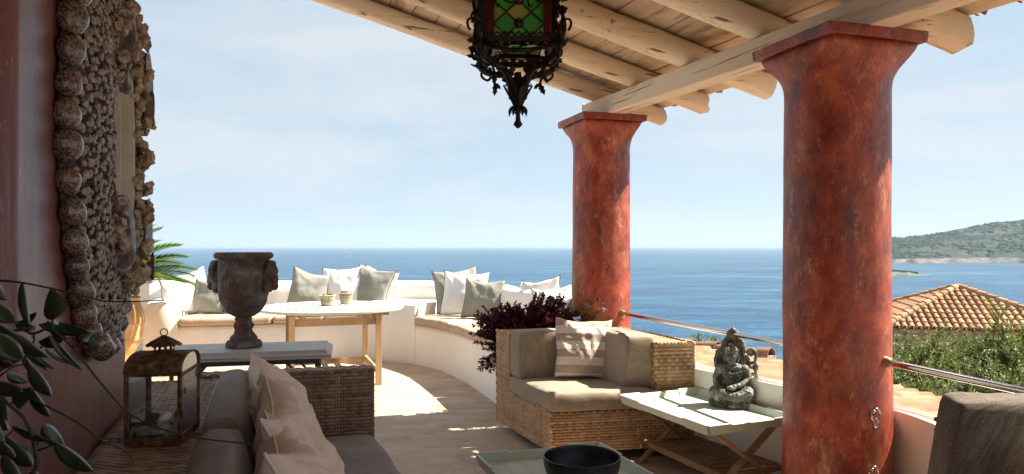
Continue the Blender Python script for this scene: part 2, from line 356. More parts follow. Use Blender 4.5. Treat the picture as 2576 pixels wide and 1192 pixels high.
def headland():
    # silhouette heights along bearing; base shoreline ~1330 m out
    def ztop(u):   # sky line in the picture's columns, as a height profile at 1750 m
        K = [(2080, 616), (2140, 610), (2228, 596), (2262, 599), (2290, 594), (2330, 590), (2400, 577), (2450, 569), (2520, 559), (2576, 553), (2680, 541), (2820, 527), (3000, 520), (3300, 530), (3800, 560), (4300, 612)]
        for (a, za), (b, zb) in zip(K, K[1:]):
            if a <= u <= b: return za + (zb - za) * (u - a) / (b - a)
        return 616
    nu, nv = 240, 54; rows = []
    Yf0, Yr = 1330., 1760.
    def shore(u): return 1330 + 55 * math.sin(u * .013) + 30 * nz(u * .03, 3.) - (u - 2228) * .35 + (110 if u < 2200 else 0)
    def P(i, j):
        u = 2080 + (4300 - 2080) * (i / nu) ** 1.45
        f = j / nv; Y = shore(u) + (Yr - shore(u)) * f
        zt = CAMZ + (620 - ztop(u)) / 1800 * Yr; e = f ** .72
        X = (u - 1288) / 1800 * Y
        base = SEA_Z - 1 + min(1, f * 26) * (3.2 + 2.5 * nz(u * .05, 9.))
        z = base + (zt - base) * (e * (1 - .10 * math.sin(f * 3.1)))
        z += (fbm(X * .009, Y * .009, 1., 5) * 9 + fbm(X * .03, Y * .03, 5., 4) * 3.5) * min(1, f * 5) * (1 - f * .75)
        return Vector((X, Y, z))
    for j in range(nv + 1): rows.append([P(i, j) for i in range(nu + 1)])
    back = [Vector((p.x * 1.25, p.y * 1.25, SEA_Z - 1)) for p in rows[-1]]; rows.append(back)
    mb = MB(); mb.grid(rows)
    for k in range(len(mb.f)):
        if k // nu < 2: mb.m[k] = 1
    o = mb.build('headland_hill', [MT['scrub'], MT['shorerock']], smooth=True); tag(o, kind='structure')
    b = MB(); pts = []
    for k in range(5200):
        i = random.uniform(0, nu * .75); f = random.random() ** .8 * nv * .99
        p = P(i, f)
        if f < 3 or fbm(p.x * .008, p.y * .008, 7., 4) < -.12 + .25 * random.random() - .2: continue
        pts.append((p.x, p.y, random.uniform(2.2, 5.2) * (1.25 if random.random() < .1 else 1), p.z))
    zz = {(a, c): d for a, c, r_, d in pts}
    blobs(b, [(a, c, r_) for a, c, r_, d in pts], lambda x, y: zz[(x, y)])
    o = b.build('headland_scrub', MT['bush']); tag(o, kind='stuff', label='dark green scrub covering the headland hill')
    return P
HP = headland()
def islet():
    Y0 = 740.; cx0 = (2100 - 1288) / 1800 * Y0; x1 = (2336 - 1288) / 1800 * Y0
    rows = []; n, m = 70, 16
    for j in range(m + 1):
        r = []
        for i in range(n + 1):
            f = i / n; g = j / m * 2 - 1
            w = 26 * math.sqrt(max(.0, math.sin(math.pi * min(1, f * 1.0) ** .8))) + .5
            hgt = (5.6 * max(0, math.sin(math.pi * f ** .75)) ** .8) * max(0, 1 - g * g) ** .5
            X = cx0 + (x1 - cx0) * f; Y = Y0 + g * w
            r.append((X, Y, SEA_Z - .3 + hgt * (1 + .2 * nz(X * .15, Y * .15)) + (.5 * nz(X * .5, Y * .5) if abs(g) < .95 else 0)))
        rows.append(r)
    mb = MB(); mb.grid(rows)
    o = mb.build('rocky_islet', MT['shorerock'], smooth=True); tag(o, kind='structure')
    b = MB(); pts = []
    def zf(x, y):
        f = (x - cx0) / (x1 - cx0); return SEA_Z + 5.3 * max(0, math.sin(math.pi * f ** .75)) ** .8 - .3
    for k in range(520):
        f = random.uniform(.08, .80); pts.append((cx0 + (x1 - cx0) * f, Y0 + random.uniform(-13, 10), random.uniform(1.0, 2.0)))
    pts += [(cx0 + (x1 - cx0) * .60, Y0 - 3, 2.6), (cx0 + (x1 - cx0) * .90, Y0, 1.1)]
    blobs(b, pts, zf); o = b.build('islet_scrub', MT['bush']); tag(o, kind='stuff', label='low green scrub on top of the rocky islet')
islet()
MT['farland'] = pm('far hills', [(.3, (.10, .12, .09)), (.7, (.16, .16, .12))], .001, rough=1, spec=0)
def far():
    for (u0, u1, Y, K) in ((1660, 2040, 21000, [(0, 0), (.12, 5), (.3, 12), (.45, 15), (.62, 14), (.8, 15), (1, 13)]),
                           (2190, 2420, 11500, [(0, 22), (.15, 27), (.3, 28), (.45, 26), (.6, 27), (.8, 15), (1, 2)]),
                           (2100, 2280, 19000, [(0, 30), (.2, 37), (.5, 38), (.7, 33), (1, 25)])):
        rows = [[], [], []]
        for i in range(61):
            f = i / 60; u = u0 + (u1 - u0) * f
            for (a, za), (b, zb) in zip(K, K[1:]):
                if a <= f <= b: h = za + (zb - za) * (f - a) / (b - a)
            h = h * (1 + .06 * nz(f * 14, Y))
            X = (u - 1288) / 1800
            rows[0].append((X * (Y - 900), Y - 900, SEA_Z - 5)); rows[1].append((X * Y, Y, CAMZ + h / 1800 * Y)); rows[2].append((X * (Y + 1500), Y + 1500, SEA_Z - 5))
        mb = MB(); mb.grid(rows); tag(mb.build('distant_land', MT['farland'], smooth=True), kind='structure')
far()
MT['soil'] = pm('dry hillside soil', [(.35, (.10, .075, .045)), (.65, (.22, .17, .11))], .7, rough=.95, bump=1, bscale=3, detail=8)
def hillside():
    rows = []
    for j in range(40):
        y = -60 + 190 * j / 39; r = []
        for i in range(50):
            x = -110 + 240 * i / 49
            d = max(0, y - 8) ; z = -3.1 - .33 * d - .0 * x
            z = max(z, SEA_Z - 3) if d > 20 else z
            z -= max(0, abs(x - 8) - 60) * .5
            z += .5 * fbm(x * .08, y * .08, 2.)
            if z > -2.2: z = -2.2
            r.append((x, y, z))
        rows.append(r)
    mb = MB(); mb.grid(rows); tag(mb.build('hillside_ground', MT['soil'], smooth=True), kind='structure')
hillside()
# ================================================================ columns
def column(loc, rbase, ztop, ab, label, yaw):
    t = thing('red_column', loc, label, 'column', 'red columns under the porch beam')
    mb = MB(); prof = []
    n = 64
    for i in range(81):
        f = i / 80; z = f * (ztop - .05)
        r = rbase * (1.03 - .05 * f)
        k = max(0, (z - (ztop - .05 - .27)) / .27)
        r *= 1 + .44 * k ** 3.0
        if z < .1: r *= 1.0
        prof.append((r, z))
    mb.lathe(prof, n, wob=.018)
    for i, v in enumerate(mb.v):   # hand-trowelled unevenness
        rr = math.hypot(v[0], v[1]); q = 1 + .012 * nz(v[0] * 5 + loc[0], v[1] * 5, v[2] * 2.6) + .004 * nz(v[0] * 18, v[1] * 18, v[2] * 9 + loc[0]); mb.v[i] = (v[0] * q, v[1] * q, v[2])
    # flare blends toward the square abacus
    hh = ab / 2
    for i, v in enumerate(mb.v):
        x, y, z = v; k = max(0, (z - (ztop - .05 - .17)) / .17)
        if k > 0:
            a = math.atan2(y, x) - yaw; c, s_ = abs(math.cos(a)), abs(math.sin(a)); rs = hh * .90 / max(c, s_); r = math.hypot(x, y)
            r2 = r + (min(rs, r * 1.3) - r) * k ** 1.8; mb.v[i] = (x * r2 / r, y * r2 / r, z)
    sh = mb.build('shaft', MT['red'], smooth=True, M=Matrix.Translation(loc)); child(sh, t)
    mb = MB(); N = 10; th = .052
    # slab with uneven, worn edges
    ring = []
    for e in range(4):
        for k in range(N):
            f = k / N * 2 - 1; p = [(f, -1), (1, f), (-f, 1), (-1, -f)][e]
            ring.append((p[0] * hh * (1 + .008 * nz(f * 4, e + loc[0])), p[1] * hh * (1 + .008 * nz(f * 5, e + 7.))))
    M_ = len(ring)
    lo = [(x * .985, y * .985, 0) for x, y in ring]; hi = [(x, y, th + .004 * nz(x * 20, y * 20)) for x, y in ring]
    mb.add(lo + hi, [tuple(range(M_ - 1, -1, -1)), tuple(range(M_, 2 * M_))] + [(i, (i + 1) % M_, M_ + (i + 1) % M_, M_ + i) for i in range(M_)])
    o = mb.build('abacus', MT['red'], M=TR((loc[0], loc[1], ztop - th), yaw), bevel=.006); child(o, t)
    return t
zN, zF = 2.37, 2.43
CN = H(0, 0); CF = H(0.0, 2.58)
col1 = column(CN, .243, zN, .56, 'thick red ochre column nearest the camera, right of the teak tray stand', R(17.5))
col2 = column(CF, .238, zF, .56, 'red ochre column farther off, behind the striped pillow and plant', R(17.5))
# ================================================================ porch roof
def roof():
    t = thing('porch_roof', H(0, 0, zN), 'cream timber porch roof of round rafters and limed boards on one long beam', 'roof')
    # long beam on the abaci, rising slightly to the far end
    sl = (zF - zN) / 2.58
    def zb(tt): return zN + sl * tt
    mb = MB(); bw, bh = .145, .145
    stn = [2.78] + [2.7 - .25 * k for k in range(38)]
    rows = []
    for tt in stn:
        w = bw / 2 * (1 + .03 * nz(tt * 1.3, 2.)); c = zb(tt)
        rows.append([H(-w, tt, c + .003), H(w, tt, c + .003), H(w * 1.0, tt, c + bh + .006 * nz(tt, 5.)), H(-w, tt, c + bh + .006 * nz(tt, 8.))])
    mb.grid(rows, closed=True); n = len(stn)
    mb.add([], []); mb.f.append((0, 1, 2, 3)); mb.f.append(tuple(4 * (n - 1) + k for k in (3, 2, 1, 0))); mb.t += [.5, .5]; mb.m += [0, 0]
    loc = Matrix.Translation(H(0, 0)) @ Matrix.Rotation(YAW, 4, 'Z')
    mb.v = [tuple(loc.inverted() @ Vector(v)) for v in mb.v]
    mb.build('beam', MT['beam'], t, M=loc, bevel=.008)
    k = .258
    def zr(h, tt): return zb(tt) + bh + .065 - k * h           # rafter axis
    # rafters: squared logs with rounded corners, running across, sloping down outwards
    ts = [2.62, 1.965, 1.255, .55, -.165, -.85, -1.53, -2.2, -2.9, -3.6, -4.3, -5.0]
    rads = [.068, .073, .082, .078, .084, .078, .08, .075, .08, .075, .08, .075]
    for i, (tt, r) in enumerate(zip(ts, rads)):
        mb = MB(); rows = []; h0, h1 = -4.3, (.60, .58, .60, .55, .60, .58, .6, .6, .6, .6, .6, .6)[i]; N = 40; nn = 14
        A = H(0, tt, zr(0, tt)); loc = Matrix.Translation(A) @ Matrix.Rotation(YAW - math.pi / 2, 4, 'Z') @ Matrix.Rotation(0, 4, 'X')
        # local y runs outward along D2
        for q in range(N + 1):
            h = h0 + (h1 - h0) * q / N
            bend = .022 * nz(h * .8, tt * 3.) ; bz = .016 * nz(h * .9, tt * 5. + 9)
            ring = []
            for a in range(nn):
                an = 2 * math.pi * a / nn + .2; c, s_ = math.cos(an), math.sin(an)
                sq = (abs(c) ** 3.2 + abs(s_) ** 3.2) ** (-1 / 3.2)
                rr = r * sq * (1 + .05 * nz(h * 1.7, an, tt)) * (1 + .03 * nz(h * 6, an * 2, tt))
                if i == 4 and q >= N - 2: rr *= 1 + .16 * nz(an * 3, h * 9, 4.)
                ring.append((bend + rr * c, h + (.03 * nz(an * 2.2, tt * 4) if q == N else 0), -k * h + bz + rr * s_))
            rows.append(ring)
        mb.grid(rows, closed=True)
        e = MB(); mb.f.append(tuple(N * nn + a for a in range(nn))); mb.t.append(.5); mb.m.append(1)
        mb.f.append(tuple(range(nn - 1, -1, -1))); mb.t.append(.5); mb.m.append(0)
        mb.v = [(x, y, z) for x, y, z in mb.v]
        mb.build('rafter', [MT['beam'], MT['endgrain']], t, smooth=True, M=loc, angle=50)
    # boards laid across the rafters
    w = .172; h = .62; j = 0
    while h > -4.2:
        ww = w * random.uniform(.94, 1.06); t0, t1 = 2.74 + random.uniform(-.015, .03), -5.4
        hc = h - ww / 2; zc = lambda hh, tt: zr(hh, tt) + .084 + .004 * (j % 2)
        lo = [H(h - ww + .007, t1, zc(h - ww, t1)), H(h, t1, zc(h, t1)), H(h, t0, zc(h, t0)), H(h - ww + .007, t0, zc(h - ww, t0))]
        loc = Matrix.Translation(H(hc, 0, 2.6)) @ Matrix.Rotation(YAW, 4, 'Z'); inv = loc.inverted()
        mb = MB(); lo = [inv @ p for p in lo]; mb.hexa(lo, [p + Vector((0, 0, .022)) for p in lo])
        mb.build('plank', MT['plank'], t, M=loc, bevel=.003, seg=1)
        h -= ww; j += 1
    # clay barrel tiles over the eave give the scalloped edge
    tm = half_tile(.30, .085, .095, .011)
    tm.materials.append(MT['tile2'])
    tt = 2.70
    while tt > -5.3:
        o = linked(tm, 'eave_tile', None, Matrix.Translation(H(.57, tt, zr(.57, tt) + .125)) @ Matrix.Rotation(YAW - math.pi / 2, 4, 'Z') @ Matrix.Rotation(-math.atan(k), 4, 'X')); child(o, t)
        tt -= .215
    # roof bed between boards and tiles (keeps daylight out)
    mb = MB(); q = lambda hh, tt, dz: H(hh, tt, zr(hh, tt) + dz)
    mb.hexa([q(-4.3, -5.45, .115), q(.60, -5.45, .115), q(.60, 2.70, .115), q(-4.3, 2.70, .115)], [q(-4.3, -5.45, .17), q(.60, -5.45, .17), q(.60, 2.70, .17), q(-4.3, 2.70, .17)])
    mb.build('roof_bed', MT['soil'], t)
    return t
def half_tile(Lg, r0, r1, th, n=10):
    """barrel tile: axis along +y, wide end (r1) at +y; flat side down"""
    mb = MB(); rows = []
    for (y, r) in ((-Lg / 2, r0), (Lg / 2, r1)):
        for q in (0, 1):
            rows.append([(math.cos(math.pi * k / n) * (r - th * q), y, math.sin(math.pi * k / n) * (r - th * q)) for k in range(n + 1)])
    a, b, c, d = rows[0], rows[1], rows[2], rows[3]
    m = n + 1; vs = a + b + c + d; fs = []
    for k in range(n):
        fs.append((k + 1, k, 2 * m + k, 2 * m + k + 1)); fs.append((m + k, m + k + 1, 3 * m + k + 1, 3 * m + k))
        fs.append((k, k + 1, m + k + 1, m + k)); fs.append((2 * m + k + 1, 2 * m + k, 3 * m + k, 3 * m + k + 1))
    mb.add(vs, fs); me = mb.mesh('barrel_tile'); me.polygons.foreach_set('use_smooth', [True] * len(me.polygons)); me.set_sharp_from_angle(angle=R(50))
    return me
MT['tile'] = pm('pale clay tile', [(.3, (.22, .115, .065)), (.55, (.30, .165, .095)), (.75, (.34, .205, .13))], 2.2, rough=.85, bump=.2, bscale=40, rand=.26, spec=.2,  # per-tile tone spread widened to stand in for row shadows
                spots=[(14, (1, 1, 1), .64, .75, (.26, .17, .11), .5)])
MT['tile2'] = pm('clay tile', [(.3, (.24, .125, .065)), (.55, (.36, .21, .115)), (.75, (.45, .30, .18))], 1.6, rough=.85, bump=.2, bscale=30, rand=.22, spec=.2,
                 spots=[(9, (1, 1, 1), .62, .75, (.20, .12, .08), .5)])
roof()
# ================================================================ parapet wall under the rail
def path_wall(name, inner, z1, thick, mat, z0=-.3, n=6, rnd=.03):
    P = spline([(x, y, 0) for x, y in inner], n); rows = []
    for i, p in enumerate(P):
        tg = (P[min(i + 1, len(P) - 1)] - P[max(i - 1, 0)]).normalized(); nr = Vector((tg.y, -tg.x, 0))   # outward to the right of travel
        j = .006 * nz(p.x * 3, p.y * 3); zt = z1 + .006 * nz(p.x * 4, p.y * 4, 3.)
        prof = [(j, z0), (j, zt - rnd), (j + rnd * .3, zt - rnd * .3), (j + rnd, zt), (thick - rnd, zt), (thick - rnd * .3, zt - rnd * .3), (thick, zt - rnd), (thick, z0)]
        rows.append([p + nr * a + Vector((0, 0, b)) for a, b in prof])
    mb = MB(); mb.grid(rows); m = len(rows); mb.f.append(tuple(range(8))); mb.f.append(tuple((m - 1) * 8 + k for k in range(7, -1, -1))); mb.t += [.5] * 2; mb.m += [0] * 2
    return mb.build(name, mat, smooth=True, angle=40)
w1 = path_wall('parapet_wall', [(.98, 5.62), (1.10, 5.0), (1.215, 4.66), (1.40, 4.30), (1.554, 4.05), (1.66, 3.85), (1.72, 3.72)], .545, -.14, MT['white'], rnd=-.03)
tag(w1, 'low white parapet between the two red columns, behind the teak tray stand', 'wall')
w2 = path_wall('parapet_wall', [(1.74, 3.72), (1.81, 3.53), (1.865, 3.33), (1.885, 3.10), (1.885, 2.8), (1.86, 2.3), (1.85, 1.2), (1.85, -1), (1.85, -6)], .55, -.13, MT['white'], rnd=-.03)
tag(w2, 'low white parapet right of the nearest column, beside the dark chair', 'wall')
# ================================================================ built-in curved bench
ST = [((-4.15, 8.05), (-4.50, 8.95)), ((-3.6, 8.14), (-3.9, 9.15)), ((-3.0, 8.33), (-3.2, 9.38)), ((-2.4, 8.52), (-2.4, 9.48)), ((-1.84, 8.65), (-1.6, 9.53)),
      ((-1.45, 8.50), (-1.05, 9.45)), ((-1.10, 8.275), (-.55, 9.17)), ((-.788, 7.88), (-.12, 8.65)), ((-.575, 7.45), (.15, 8.0)), ((-.351, 6.87), (.40, 7.27)), ((-.142, 6.24), (.57, 6.66)), ((-.07, 6.02), (.70, 6.05))]
_I = spline([(a[0], a[1], 0) for a, b in ST], 10); _O = spline([(b[0], b[1], 0) for a, b in ST], 10)
def BC(s, f, z=0.):
    """bench coordinates: station s, fraction f from front face to outer face"""
    x = max(0, min(len(_I) - 1.0001, s * 10)); i = int(x); q = x - i
    a = _I[i].lerp(_I[i + 1], q); b = _O[i].lerp(_O[i + 1], q); p = a.lerp(b, f); p.z = z; return p
def bench_strip(s0, s1, prof, n, wob=.006, mat=None, name='seat_base', parent=None, cap=True):
    rows = []
    for i in range(n + 1):
        s = s0 + (s1 - s0) * i / n; r = []
        for (f, z) in prof:
            p = BC(s, f, z); q = wob * fbm(p.x * 1.6, p.y * 1.6, z * 2.)
            r.append(p + Vector((q * .6, -q, q * .8 if z > .1 else 0)))
        rows.append(r)
    mb = MB(); mb.grid(rows); m = len(prof)
    if cap:
        mb.f.append(tuple(range(m - 1, -1, -1))); mb.f.append(tuple(n * m + k for k in range(m))); mb.t += [.5] * 2; mb.m += [0] * 2
    return mb.build(name, mat, parent, smooth=True, angle=62, fix=True)
def bench():
    t = thing('curved_bench', (-2, 9, 0), 'whitewashed masonry bench curving round the terrace edge above the sea', 'bench')
    W = MT['white']
    bench_strip(.2, 11, [(.0, -.02), (.0, .40), (.012, .447), (.04, .465), (.70, .465), (.70, -.02)], 110, mat=W, parent=t, name='seat_base')
    bk = [(.665, -.25), (.672, .80), (.69, .87), (.73, .915), (.79, .927), (.88, .925), (.94, .905), (.975, .86), (.99, .80), (1.0, -.25)]
    bench_strip(0, 11, bk, 120, wob=.02, mat=W, parent=t, name='backrest')
    bench_strip(4.15, 5.93, [(-.004, .02), (-.004, .665), (.012, .69), (.04, .70), (.70, .70), (.70, .02)], 30, mat=W, parent=t, name='ledge')
    # rounded arm at the left end
    rows = []; n = 16
    for j, (f, dz) in enumerate(((-.006, 0.), (.004, .0), (.03, .008), (.12, .014), (.4, .01), (.70, .0))):
        r = []
        for i in range(n + 1):
            a = i / n; s = -.0 + .70 * a; z = .735
            e = abs(a * 2 - 1); z = .735 - .13 * e ** 4.5 + dz - (.014 if f < 0 else 0)
            r.append(BC(s, f, z + .006 * nz(a * 3, f * 3)))
        rows.append([BC(0, f, 0)] + r + [BC(.70, f, 0)])
    mb = MB(); mb.grid(rows); m = len(rows[0]); mb.f.append(tuple(range(m))); mb.t.append(.5); mb.m.append(0)
    mb.build('armrest', W, t, smooth=True, angle=60, fix=True)
bench()
def lowwall():
    o = path_wall('terrace_wall', [(-9.5, 8.5), (-6.5, 8.68), (-4.15, 8.80)], .912, -.30, MT['white'], rnd=-.06)
    tag(o, 'white terrace wall running left from the curved bench, behind the terracotta palm pot', 'wall')
lowwall()
# ================================================================ house walls
def house():
    # thick pier with rounded edges, carrying the shell mirror
    mb = MB(); z0, z1 = 0, 3.45; a0, a1 = 1.80, 3.19; pf, pb = -.51, -1.55; r = .05; ring = []
    def arc(cx, cy, an0):
        for k in range(7): an = R(an0 + 90 * k / 6); ring.append((cx + r * math.cos(an), cy + r * math.sin(an)))
    arc(pf - r, a0 + r, -90); arc(pf - r, a1 - r, 0); arc(pb + r, a1 - r, 90); arc(pb + r, a0 + r, 180)
    # extra points along the visible face for gentle unevenness
    pts = []
    for i, q in enumerate(ring):
        pts.append(q)
        nx = ring[(i + 1) % len(ring)]; d = math.hypot(nx[0] - q[0], nx[1] - q[1])
        for k in range(1, int(d / .08)): f = k / int(d / .08); pts.append((q[0] + (nx[0] - q[0]) * f, q[1] + (nx[1] - q[1]) * f))
    rows = []
    for j in range(36):
        z = z0 + (z1 - z0) * j / 35; rows.append([PS(p + .010 * nz(s * 1.1, z * .9, 4.), s + .008 * nz(p * 2, z), z) for p, s in pts])
    loc = Matrix.Translation(PS(-1, 2.5)) @ Matrix.Rotation(YAW, 4, 'Z'); inv = loc.inverted()
    mb.grid(rows, closed=True); mb.v = [tuple(inv @ Vector(v)) for v in mb.v]
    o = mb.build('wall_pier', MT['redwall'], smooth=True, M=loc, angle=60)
    tag(o, 'polished dark red plaster wall pier carrying the big shell mirror', 'wall')
    mb = MB()
    def bx(p0, p1, s0, s1, z0, z1): mb.hexa([PS(p0, s0, z0), PS(p1, s0, z0), PS(p1, s1, z0), PS(p0, s1, z0)], [PS(p0, s0, z1), PS(p1, s0, z1), PS(p1, s1, z1), PS(p0, s1, z1)])
    bx(-1.85, -1.60, -4, 3.05, 0, 3.75)
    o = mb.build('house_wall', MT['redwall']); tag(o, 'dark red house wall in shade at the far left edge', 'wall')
house()
# ================================================================ tiled roof just below the parapet
def lower_roof():
    t = thing('tiled_roof', H(1.2, 0, .2), 'pale barrel tiled roof just below the parapet and steel rails', 'roof')
    # plane: z falls outward
    z_in, h_in, z_out, h_out = .40, .30, .02, 2.60
    sl = (z_in - z_out) / (h_out - h_in)
    def zz(h): return z_in - sl * (h - h_in)
    def hmax(tt):   # eave / hip outline, from the photograph's ends
        for (a, ha), (b, hb) in zip(EA, EA[1:]):
            if a <= tt <= b: return ha + (hb - ha) * (tt - a) / (b - a)
        return EA[0][1] if tt < EA[0][0] else 0
    def ht(v):      # world -> (h, t)
        return v.x * .9448 + v.y * .3276 - 2.644, -v.x * .3276 + v.y * .9448 - 2.788
    eave = [px(2700, 1082, .04), px(2575, 1048, .04), px(2228, 955, .04), px(1979, 893, .05)]
    ridge = [px(1940, 897, .06), px(1640, 860, .06)]
    EA = sorted([(ht(p)[1], ht(p)[0]) for p in eave + ridge])
    EA[0] = (-3.5, EA[0][1] + .5)
    bed = MB(); pts = []
    lo, hi = [], []
    n = 40; t0, t1 = -3.4, EA[-1][0]
    for i in range(n + 1):
        tt = t0 + (t1 - t0) * i / n; hm = max(.5, hmax(tt) - .06)
        lo.append((H(.40, tt, zz(.40) - .02), H(hm, tt, zz(hm) - .02)))
    bed.grid([[a - Vector((0, 0, .3)), a, b, b - Vector((0, 0, .3))] for a, b in lo], closed=True)
    bed.build('roof_bed', MT['tilebed'], t)
    tm = half_tile(.46, .070, .086, .012, 12); tm.materials.append(MT['tile'])
    M0 = t.matrix_basis.inverted(); rowt = -3.3
    ang = -math.atan(sl)
    tt = -3.3
    while tt < EA[-1][0] - .1:
        hm = hmax(tt); k = 0
        h = hm - .23
        while h > .45:
            M_ = Matrix.Translation(H(h, tt + random.uniform(-.006, .006), zz(h) + .004 * (k % 2) + random.uniform(0, .006))) @ Matrix.Rotation(YAW - math.pi / 2 + random.uniform(-.015, .015), 4, 'Z') @ Matrix.Rotation(ang + .055, 4, 'X')
            o = linked(tm, 'barrel_tile', t, M0 @ M_); h -= .385; k += 1
        tt += .195
    # ridge caps on the far edge with mortar
    cm = half_tile(.44, .078, .098, .012, 12); cm.materials.append(MT['tile'])
    a, b = Vector(ridge[1]), Vector(ridge[0]); d = (b - a); L = d.length; d.normalize(); yaw = math.atan2(d.y, d.x) - math.pi / 2
    m = MB(); k = 0; x = .1
    while x < L:
        p = a + d * x
        M_ = Matrix.Translation(p + Vector((0, 0, .0))) @ Matrix.Rotation(yaw, 4, 'Z') @ Matrix.Rotation(math.asin(max(-1, min(1, d.z))) + .05, 4, 'X')
        linked(cm, 'ridge_cap', t, M0 @ M_); x += .36
    m.bar(a - Vector((0, 0, .05)), b - Vector((0, 0, .04)), .22, .10)
    m.build('mortar', MT['mortar'], t)
    # eaves wall under the tiles
    return t
MT['tilebed'] = pm('roof bed clay', [(.3, (.14, .075, .04)), (.7, (.22, .12, .07))], 5, rough=.9, bump=.5)
MT['mortar'] = pm('lime mortar', [(.3, (.30, .24, .18)), (.7, (.42, .35, .28))], 14, rough=.95, bump=1, bscale=30)
lower_roof()
# ================================================================ neighbour's stone house with hip roof
MT['stone'] = pm('warm field stone', [(.3, (.30, .21, .13)), (.5, (.46, .36, .25)), (.7, (.56, .47, .36))], 3.2, rough=.9, bump=.8, bscale=14, rand=.22)
def stone_house():
    t = thing('stone_house', (16.8, 27, -4.5), 'stone house with a pyramid roof of clay barrel tiles behind the olive trees', 'house')
    ex = Vector((.956, -.29, 0)); ey = Vector((.29, .956, 0)); a = 2.98
    FL = Vector((13.1, 25, 0)); zE, zA = -1.435, -.17; C = FL + ex * a + ey * a
    M0 = t.matrix_basis.inverted(); W = 2 * a
    cor = [FL, FL + ex * W, FL + ex * W + ey * W, FL + ey * W]
    apex = C + Vector((0, 0, zA))
    mb = MB(); e = [c + Vector((0, 0, zE - .05)) for c in cor]; mb.add(e + [apex - Vector((0, 0, .06))], [(0, 1, 4), (1, 2, 4), (2, 3, 4), (3, 0, 4), (3, 2, 1, 0)])
    mb.build('roof_deck', MT['tilebed'], t)
    tm = half_tile(.42, .078, .098, .014, 8); tm.materials.append(MT['tile2'])
    sl = math.atan2(zA - zE, a); run = a / math.cos(sl)
    for face in range(3):
        u = (ex, ey * -1, ex * -1)[face] if False else None
        if face == 0: o0, ux, inw = cor[0], ex, ey
        elif face == 1: o0, ux, inw = cor[3], ey * -1, ex
        else: o0, ux, inw = cor[1], ey, ex * -1
        yaw = math.atan2(-inw.y, -inw.x) - math.pi / 2     # tile +y points down the slope (outward)
        nC = int(W / .228)
        for c in range(nC):
            x = (c + .5) * W / nC; lim = min(x, W - x); d = .14; r = 0
            while d < lim - .04:
                p = o0 + ux * x + inw * d; z = zE + (zA - zE) * d / a + .0
                if face < 2 or c > nC * .5:
                    linked(tm, 'roof_tile', t, M0 @ Matrix.Translation(Vector((p.x, p.y, z))) @ Matrix.Rotation(yaw + random.uniform(-.03, .03), 4, 'Z') @ Matrix.Rotation(-sl + .05, 4, 'X'))
                d += .325; r += 1
    cm = half_tile(.44, .10, .125, .014, 8); cm.materials.append(MT['tile2']); m = MB()
    for c in cor:
        b = c + Vector((0, 0, zE + .07)); ap = apex + Vector((0, 0, .05)); d = b - ap; L = d.length; d.normalize(); x = .15
        yaw = math.atan2(d.y, d.x) - math.pi / 2
        while x < L + .05:
            p = ap + d * x; linked(cm, 'hip_cap', t, M0 @ Matrix.Translation(p) @ Matrix.Rotation(yaw, 4, 'Z') @ Matrix.Rotation(math.asin(d.z) + .04, 4, 'X')); x += .36
        m.bar(ap - Vector((0, 0, .05)), b - Vector((0, 0, .06)), .20, .13)
    m.ball(apex + Vector((0, 0, .03)), (.16, .16, .10), 10, 6); m.build('mortar', MT['mortar'], t)
    # walls
    i_ = .32; wc = [cor[0] + (ex + ey) * i_, cor[1] + (ey - ex) * i_, cor[2] - (ex + ey) * i_, cor[3] + (ex - ey) * i_]
    mb = MB(); mb.hexa([Vector((c.x, c.y, -6)) for c in wc], [Vector((c.x, c.y, zE - .06)) for c in wc]); mb.build('wall', MT['mortar'], t)
    stones = []
    for k in range(5):
        mb = MB(); n = 7; pts = []
        for q in range(n):
            an = 2 * math.pi * q / n + random.uniform(-.25, .25); rr = random.uniform(.8, 1.1); pts.append((rr * math.cos(an), rr * math.sin(an)))
        mb.add([(x * .5, 0, z * .5) for x, z in pts] + [(x * .42, -.06, z * .42) for x, z in pts], [tuple(range(2 * n - 1, n - 1, -1))] + [(q, (q + 1) % n, n + (q + 1) % n, n + q) for q in range(n)])
        me = mb.mesh('stone'); me.materials.append(MT['stone']); stones.append(me)
    yw = math.atan2(ex.y, ex.x); wx = W - 2 * i_; z = zE - .16; row = 0
    while z > zE - 2.0:
        x = random.uniform(0, .15)
        while x < wx * .92 and len([1]) :
            w = random.uniform(.24, .46); h = random.uniform(.17, .25)
            p = wc[0] + ex * (x + w / 2) - ey * .0
            linked(random.choice(stones), 'stone', t, M0 @ TR((p.x, p.y, z + random.uniform(-.02, .02)), yw, 0, random.uniform(-.15, .15), (w * 1.02, 1, h * 1.08))); x += w + .015
        z -= .20; row += 1
stone_house()
